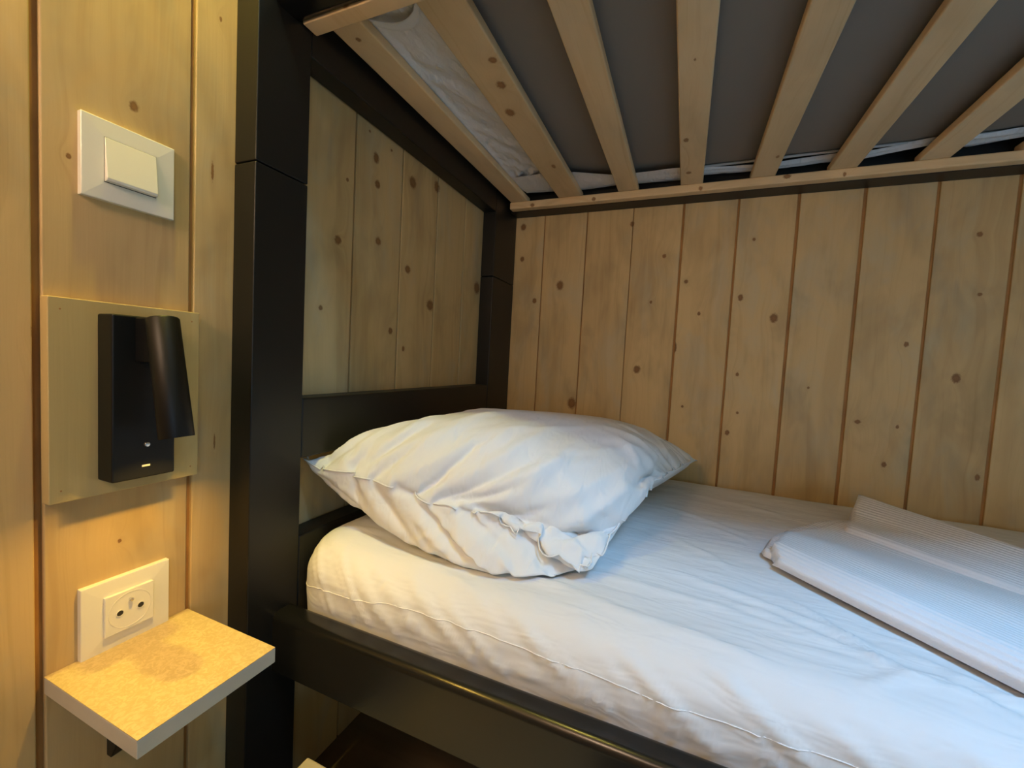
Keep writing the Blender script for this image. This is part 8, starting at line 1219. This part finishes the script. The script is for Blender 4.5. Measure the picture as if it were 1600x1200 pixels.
towel_layer('upper_fold', lambda t: lerp([0.24, 0.27, 0.31, 0.36, 0.40, 0.46], [-0.020, -0.040, -0.056, -0.082, -0.100, -0.070], t) + 0.004 * fb(t * 18, 6.0), 0.80, 0.242, 0.50, prof_top, 0.012, 0.0025, 12.0)

# ------------------------------------------------------------------ lower mattress in its fitted sheet
mattress = empty('mattress', (0, 0, 0))
tag(mattress, 'lower bunk mattress covered in a wrinkled white fitted sheet', 'mattress')
MX0, MX1, MY0, MY1 = -0.5310, BL - 0.004, 0.4600, 1.2230
TOP_R = 0.050
def matt_top(x): return MZ1 + 0.022 * (1 - sstep(MX0, -0.36, x))
CREASE_F = [(-.52, .15, -.44, .03, .007, 1.0), (-.49, .16, -.37, .04, .006, 1.2), (-.45, .15, -.30, .02, .008, 1.0), (-.40, .14, -.27, .05, .005, 0.9),
            (-.35, .15, -.19, .03, .008, 1.1), (-.28, .13, -.13, .02, .007, 1.2), (-.20, .15, -.05, .04, .007, 1.3), (-.13, .12, .00, .01, .006, 1.2),
            (-.06, .14, .09, .03, .008, 1.5), (-.02, .10, .05, .02, .004, 1.2), (.03, .15, .20, .03, .008, 1.4), (.08, .10, .13, .02, .004, 1.2), (.13, .13, .28, .02, .008, 1.3),
            (.22, .15, .38, .04, .007, 1.2), (.30, .12, .44, .02, .007, 1.2), (-.25, .075, -.08, .060, .005, .8), (-.47, .085, -.25, .070, .006, .8)]
CREASE_T = [(-.44, .52, -.20, .47, .006, 1.0), (-.30, .56, .02, .50, .007, 1.0), (-.12, .60, .20, .56, .006, 1.0), (.00, .66, .26, .56, .006, 1.3), (.05, .62, .30, .50, .005, 1.2),
            (.20, .56, .34, .49, .005, 1.4), (.10, .54, .30, .52, .005, 1.0), (.22, .60, .40, .47, .006, 1.2), (-.05, .98, .15, .86, .008, 0.8), (.02, 1.10, .22, 1.04, .008, 0.7),
            (.14, .66, .24, .52, .004, 1.2), (.17, .60, .22, .53, .003, 1.5), (.18, .50, .30, .56, .004, 1.2), (.23, .52, .36, .54, .004, 1.0), (-.08, .52, .12, .49, .005, 1.0), (.02, .58, .18, .60, .004, .9),
            (-.35, .50, -.12, .54, .005, .8), (-.02, .80, .10, .70, .007, .8), (.05, .90, .16, .80, .006, .7), (-.5, .50, -.36, .58, .006, .8), (.30, .50, .50, .44, .006, 1.2), (.26, .47, .42, .50, .004, 1.1)]
PROF = []
def mattress_profile():
    """cross-section from under the front edge over the top to the back: (y, z, arc)"""
    pts = []
    zf = MZ0
    for k in range(10): pts.append((MY0 - 0.006 * math.sin(math.pi * k / 18), zf + (MZ1 - TOP_R - zf) * k / 10))
    for k in range(14):
        a = math.pi - (math.pi / 2) * k / 13
        pts.append((MY0 - 0.006 + TOP_R * 1.15 + TOP_R * 1.15 * math.cos(a), MZ1 - TOP_R + TOP_R * math.sin(a)))
    y0 = pts[-1][0]
    for k in range(1, 97): pts.append((y0 + (MY1 - 0.02 - y0) * k / 96, MZ1))
    for k in range(1, 7):
        a = math.pi / 2 - (math.pi / 2) * k / 6
        pts.append((MY1 - 0.02 + 0.02 * math.cos(a), MZ1 - 0.02 + 0.02 * math.sin(a)))
    pts.append((MY1, MZ0))
    return pts
_pb = BVHTree.FromPolygons([v.co.copy() for v in _case.data.vertices], [tuple(p.vertices) for p in _case.data.polygons])
def under_towel(x, y):
    dx, dy = x - T0[0], y - T0[1]
    ss, tt = dx * E1[0] + dy * E1[1], dx * E2[0] + dy * E2[1]
    return ss > -0.04 - 0.45 * max(0, tt) and tt > -0.008
def build_lower_sheet():
    prof = mattress_profile()
    arc = [0.0]
    for a, b in zip(prof, prof[1:]): arc.append(arc[-1] + math.hypot(b[0] - a[0], b[1] - a[1]))
    NX = 420
    vs = []
    L = MX1 - MX0
    for i in range(NX + 1):
        f = i / NX
        x = MX0 + L * (f ** 1.35)
        # rounded head end: pull the section in towards the middle and down near x = MX0
        e = min((x - MX0) / 0.055, 1.0); e2 = math.sqrt(max(0.0, 1 - (1 - e) ** 2))
        for (y, z), s in zip(prof, arc):
            top = sstep(MZ1 - 0.06, MZ1, z)
            zz = z + (matt_top(x) - MZ1) * sstep(MZ0, MZ1, z)
            yy = y
            # plan rounding of the corner, rounding of the top edge
            fr = sstep(MY0 + 0.10, MY0, y)
            yy += 0.034 * (1 - e2) * fr
            zz -= 0.045 * (1 - e2) * sstep(MZ0 + .03, MZ1, z)
            front = sstep(MZ0 + 0.02, MZ0 + 0.06, z) * (1 - sstep(MY0 + 0.05, MY0 + 0.12, y))
            d = 0.0
            # front face: slanting pulls of the fitted sheet
            if y < MY0 + 0.13:
                for c in CREASE_F: d += 0.0034 * c[5] * (ridge(x, s, *c[:4], c[4] * .6, 0.006) + 0.6 * ridge(x + .018, s, *c[:4], c[4] * .4, 0.009))
                w = fb(x * 5 - s * 6, s * 13 + x * 8, 1.0, 2)
                d += 0.0012 * max(0, 0.2 - abs(w)) / 0.2 * front
            dz = 0.0
            for c in CREASE_T: 
                if abs(y - (c[1] + c[3]) / 2) < .25: dz += 0.0036 * c[5] * ridge(x, y, c[0], c[1], c[2], c[3], c[4], .008)
            dz += 0.0030 * fb(x * 4.0, y * 5.0, 2.0) + 0.0012 * fb(x * 5 + y * 8, y * 22 + x * 4, 5.0, 3)
            dz *= top
            d += 0.0020 * fb(x * 4, s * 7, 9.0, 2) * front
            yy -= d * front
            zz += dz + d * 0.6 * top * (1 - sstep(MY0 + .08, MY0 + .14, y))
            if zz < -0.385 and yy < 0.4585: yy = 0.4585 + (yy - 0.4585) * 0.2
            yy = min(yy, WALL_B - 0.004)
            if z >= MZ1 - 0.03:
                if under_towel(x, yy): zz = min(zz, MZ1)
                if x < 0.06:
                    hit = _pb.ray_cast(Vector((x, yy, H - 0.43)), Vector((0, 0, 1)), 0.25)
                    if hit[0] is not None: zz = min(zz, hit[0].z - H - 0.0012)
            vs.append((x, yy, zz))
    n = len(prof)
    fs = [(i * n + j, i * n + j + 1, (i + 1) * n + j + 1, (i + 1) * n + j) for i in range(NX) for j in range(n - 1)]
    # close the head end and the foot end
    fs.append(tuple(range(n)))
    fs.append(tuple(NX * n + j for j in range(n))[::-1])
    # underside
    for i in range(NX): fs.append((i * n, (i + 1) * n, (i + 1) * n + n - 1, i * n + n - 1))
    me = mesh_from('fitted_sheet', vs, fs)
    bm = bmesh.new(); bm.from_mesh(me); bmesh.ops.recalc_face_normals(bm, faces=bm.faces); bm.to_mesh(me); bm.free()
    return link('fitted_sheet', me, M['sheet'], mattress, True)
lower_sheet = build_lower_sheet()
# the sewn edge seam of the fitted sheet, running along the front side
def sheet_seam():
    pts = []
    for k in range(520):
        x = -0.528 + k * 0.0025
        f = sstep(-0.53, -0.47, x)
        z = -0.352 + 0.006 * fb(x * 5, 3.3) + 0.012 * (f - .5) - 0.004 * math.sin(x * 9)
        e = min((x - MX0) / 0.055, 1.0); e2 = math.sqrt(max(0.0, 1 - (1 - e) ** 2))
        pts.append((x, MY0 - 0.0085 + 0.034 * (1 - e2), z))
    return pts
SEAM = sheet_seam()
_bv = BVHTree.FromPolygons([v.co.copy() for v in lower_sheet.data.vertices], [tuple(p.vertices) for p in lower_sheet.data.polygons])
_sp = []
for p in SEAM:
    hit = _bv.ray_cast(Vector((p[0], 0.2, p[2] + H)), Vector((0, 1, 0)))
    if hit[0] is not None: _sp.append((hit[0].x, hit[0].y - 0.0001, hit[0].z - H))
tube('sheet_seam', _sp, 0.0007, M['sheet'], lower_sheet, n=6)

# ------------------------------------------------------------------ light switch and socket
def wall_plate(name, y0, y1, z0, z1, x=WALL_L):
    t = empty(name, (0, 0, 0))
    return t
sw = empty('light_switch', (0, 0, 0))
tag(sw, 'white rocker light switch in a glossy square plate on the planks', 'light switch')
YS0, YS1, ZS0, ZS1 = 0.2250, 0.3070, 0.1440, 0.2255
def plate(parent, y0, y1, z0, z1, t=0.0072, inset=0.016):
    # bevelled pillow-edged plate
    bm = bmesh.new()
    rings = [(0.0, 0.0), (0.0, t * 0.84), (0.0006, t * 0.90), (inset, t)]
    prev = None
    for d, h in rings:
        c = [(y0 + d, z0 + d), (y1 - d, z0 + d), (y1 - d, z1 - d), (y0 + d, z1 - d)]
        r = [bm.verts.new((WALL_L + h, a, b + H)) for a, b in c]
        if prev:
            for k in range(4): bm.faces.new((prev[k], prev[(k + 1) % 4], r[(k + 1) % 4], r[k]))
        prev = r
    bm.faces.new(prev)
    me = bpy.data.meshes.new('plate'); bm.to_mesh(me); bm.free()
    o = link('plate', me, M['plastic'], parent)
    b = o.modifiers.new('b', 'BEVEL'); b.width = 0.0008; b.segments = 2; b.limit_method = 'ANGLE'; b.angle_limit = math.radians(15)
    return o
plate(sw, YS0, YS1, ZS0, ZS1)
_cy, _cz = (YS0 + YS1) / 2 - .0005, (ZS0 + ZS1) / 2 + 0.0005
box('rocker_recess', WALL_L + 0.0070, WALL_L + 0.0074, _cy - 0.0228, _cy + 0.0228, _cz - 0.0228, _cz + 0.0228, M['hole'], sw, bev=0)
prism('rocker', [(WALL_L + 0.0068, _cz + 0.0225), (WALL_L + 0.0080, _cz + 0.0225), (WALL_L + 0.0128, _cz - 0.0190), (WALL_L + 0.0122, _cz - 0.0215), (WALL_L + 0.0068, _cz - 0.0222)],
      1, _cy - 0.0225, _cy + 0.0225, M['plastic'], sw, bev=0.0005)

so = empty('power_socket', (0, 0, 0))
tag(so, 'white wall power socket with two round holes above the small shelf', 'power socket')
YO0, YO1, ZO0, ZO1 = 0.2235, 0.3050, -0.3455, -0.2650
plate(so, YO0, YO1, ZO0, ZO1)
_cy, _cz = (YO0 + YO1) / 2, (ZO0 + ZO1) / 2 + 0.0008
FX = WALL_L + 0.0108
_sb = box('socket_body', WALL_L + 0.0068, FX, _cy - 0.0225, _cy + 0.0225, _cz - 0.0225, _cz + 0.0225, M['plastic'], so, bev=0.0006)
_fr = frame_at((FX, _cy, _cz), (1, 0, 0), (0, 1, 0))
lathe('socket_ring', [(0.0200, -0.0003), (0.0200, 0.0003), (0.0198, 0.0004), (0.0195, 0.0003), (0.0195, -0.0003)], 48, M['plastic'], _fr, _sb)
for dy in (-0.0096, 0.0096):
    _f2 = frame_at((FX, _cy + dy, _cz - 0.0005), (1, 0, 0), (0, 1, 0))
    lathe('pin_hole', [(0.0, 0.0005), (0.0029, 0.0005), (0.0029, -0.0002)], 20, M['hole'], _f2, _sb, smooth=False)
    lathe('hole_rim', [(0.0029, 0.0002), (0.0031, 0.0008), (0.0036, 0.0008), (0.0037, -0.0002)], 20, M['plastic'], _f2, _sb)
_f3 = frame_at((FX, _cy, _cz + 0.0112), (1, 0, 0), (0, 1, 0))
lathe('earth_pin', [(0.0020, -0.0004), (0.0020, 0.0030), (0.0013, 0.0042), (0.0, 0.0045)], 16, M['metal'], _f3, _sb)

# ------------------------------------------------------------------ small shelf
sh = empty('wall_shelf', (0, 0, 0))
tag(sh, 'small mottled wood shelf lit yellow below the reading lamp', 'shelf')
SY0, SY1, SX1, SZ = 0.1980, 0.3295, -0.4125, -0.3432
box('shelf_board', WALL_L + 0.0003, SX1, SY0, SY1, SZ - 0.0178, SZ - 0.0006, M['edge'], sh, bev=0.0008)
box('shelf_top', WALL_L + 0.0003, SX1 - 0.0002, SY0 + 0.0002, SY1 - 0.0002, SZ - 0.0006, SZ, M['shelf'], sh, bev=0)
# black bracket below
_by = 0.2560
prism('bracket', [(WALL_L + 0.0005, -0.362), (-0.508, -0.362), (-0.508, -0.368), (-0.5655, -0.47), (WALL_L + 0.0005, -0.47)], 1, _by - 0.009, _by + 0.009, M['black'], sh, bev=0.0015)

# ------------------------------------------------------------------ reading lamp on its backing board
_e = NT('warm_diode'); _e.base(rgb(1, 0.8, 0.5)); _e.set(_e.b, 'Emission Color', rgb(1.0, 0.70, 0.32)); _e.set(_e.b, 'Emission Strength', 18.0)
LX = -0.5325
RT, RB = 0.0142, 0.0152
def reading_lamp(dz, watts, colour, depth, tip, size, board_label, lamp_label):
    bb = box('backing_board', WALL_L, -0.5600, 0.1974, 0.3313, -0.1643 + dz, 0.0385 + dz, M['board'], None, bev=0.0010)
    tag(bb, board_label, 'board')
    for yy, zz in ((0.2060, 0.0270), (0.3225, 0.0270), (0.2060, -0.1520), (0.3225, -0.1520)):
        _f4 = frame_at((-0.5600, yy, zz + dz), (1, 0, 0), (0, 1, 0))
        lathe('nail', [(0.0, 0.0002), (0.0008, 0.0002), (0.0009, -0.0002)], 10, M['tongue'], _f4, bb, smooth=False)
    lamp = empty('reading_lamp', (0, 0, 0))
    tag(lamp, lamp_label, 'lamp')
    box('lamp_body', -0.5600, LX, 0.2335, 0.2905, -0.1475 + dz, 0.0260 + dz, M['lamp'], lamp, bev=0.0020, seg=3)
    top_c, bot_c = Vector((-0.5060, 0.2635, 0.0250 + dz)), Vector((tip, 0.2640, -0.0975 + dz))
    ax = (top_c - bot_c); LT = ax.length
    _fl = frame_at(bot_c, ax, (0, 1, 0))
    head = lathe('tube_head', [(RB - 0.0016, depth + 0.004), (RB - 0.0016, 0.0), (RB - 0.0004, -0.0003), (RB, 0.0006), (RT, LT - 0.0015), (RT - 0.0012, LT), (0.0, LT)], 48, M['lamp'], _fl, lamp)
    prism('lamp_neck', [(LX - 0.0005, 0.0245 + dz), (-0.5085, 0.0245 + dz), (-0.5040, -0.022 + dz), (LX - 0.0005, -0.022 + dz)], 1, 0.2525, 0.2745, M['lamp'], lamp, bev=0.0015)
    # glowing diode disc inside the mouth of the tube, and its light
    lathe('diode_lens', [(0.0, depth + 0.0015), (RB - 0.0018, depth + 0.0015)], 32, _e.mat, _fl, head, smooth=False)
    _lp = bot_c + ax.normalized() * depth
    area_light('reading_lamp_light', _lp, _lp - ax, size, size, watts, colour, 'DISK')
    _fk = frame_at((LX, 0.2630, -0.1110 + dz), (1, 0, 0), (0, 1, 0))
    lathe('push_button', [(0.0030, -0.0003), (0.0030, 0.0012), (0.0022, 0.0026), (0.0, 0.0030)], 20, M['metal'], _fk, lamp)
    box('usb_slot', LX - 0.0006, LX + 0.0004, 0.2590, 0.2665, -0.1352 + dz, -0.1330 + dz, M['plastic'], lamp, bev=0.0003)
reading_lamp(0.0, 0.60, (1.0, 0.60, 0.09), 0.0090, -0.4810, 0.013, 'pale square wooden board on the planks behind the lower reading lamp', 'black wall reading lamp with a tilted tube head, lit above the socket')
reading_lamp(0.82, 4.4, (1.0, 0.84, 0.15), 0.0200, -0.5160, 0.022, 'pale square wooden board on the planks behind the upper bunk reading lamp', 'black reading lamp of the upper bunk, lit above the light switch')

# ------------------------------------------------------------------ low step stool beside the bed
st = empty('step_stool', (0, 0, 0))
tag(st, 'pale wooden stool corner showing below the black bed rail', 'stool')
M['stool'] = wood('stool_pine', (0.62, 0.50, 0.28), (0.48, 0.35, 0.17), (0.58, 0.52, 0.36), 1, 0, grain=0.5)
QX0, QX1, QY0, QY1, QZ = -0.436, -0.080, 0.130, 0.401, -0.550
box('stool_top', QX0, QX1, QY0, QY1, QZ - 0.020, QZ, M['stool'], st, bev=0.003, seg=3)
for qx in (QX0 + 0.02, QX1 - 0.055):
    for qy in (QY0 + 0.02, QY1 - 0.055):
        box('leg', qx, qx + 0.035, qy, qy + 0.035, FZ, QZ - 0.020, M['stool'], st, bev=0.002)
for qy in (QY0 + 0.026, QY1 - 0.048):
    box('stretcher', QX0 + 0.055, QX1 - 0.055, qy, qy + 0.022, -0.68, -0.65, M['stool'], st, bev=0.002)

# ------------------------------------------------------------------ globe added out of view on the head wall for warm fill light
gl = empty('fill_globe', (0, 0, 0))
tag(gl, 'round frosted globe added out of view on the plank wall as warm fill light', 'lamp')
GX, GY, GZ, GR = WALL_L + 0.17, -0.30, 0.40, 0.09
_fg = frame_at((WALL_L, GY, GZ), (1, 0, 0), (0, 1, 0))
lathe('globe_mount', [(0.0, 0.0), (0.05, 0.0), (0.05, 0.012), (0.012, 0.02), (0.012, 0.075), (0.0, 0.075)], 32, M['metal'], _fg, gl)
_e2 = NT('fill_globe_glow'); _e2.base(rgb(0.9, 0.85, 0.75)); _e2.set(_e2.b, 'Emission Color', rgb(1.0, 0.68, 0.44)); _e2.set(_e2.b, 'Emission Strength', 33.0)
_fg2 = frame_at((GX, GY, GZ), (1, 0, 0), (0, 1, 0))
lathe('globe', [(GR * math.sin(math.pi * k / 20), -GR * math.cos(math.pi * k / 20)) for k in range(21)], 40, _e2.mat, _fg2, gl)
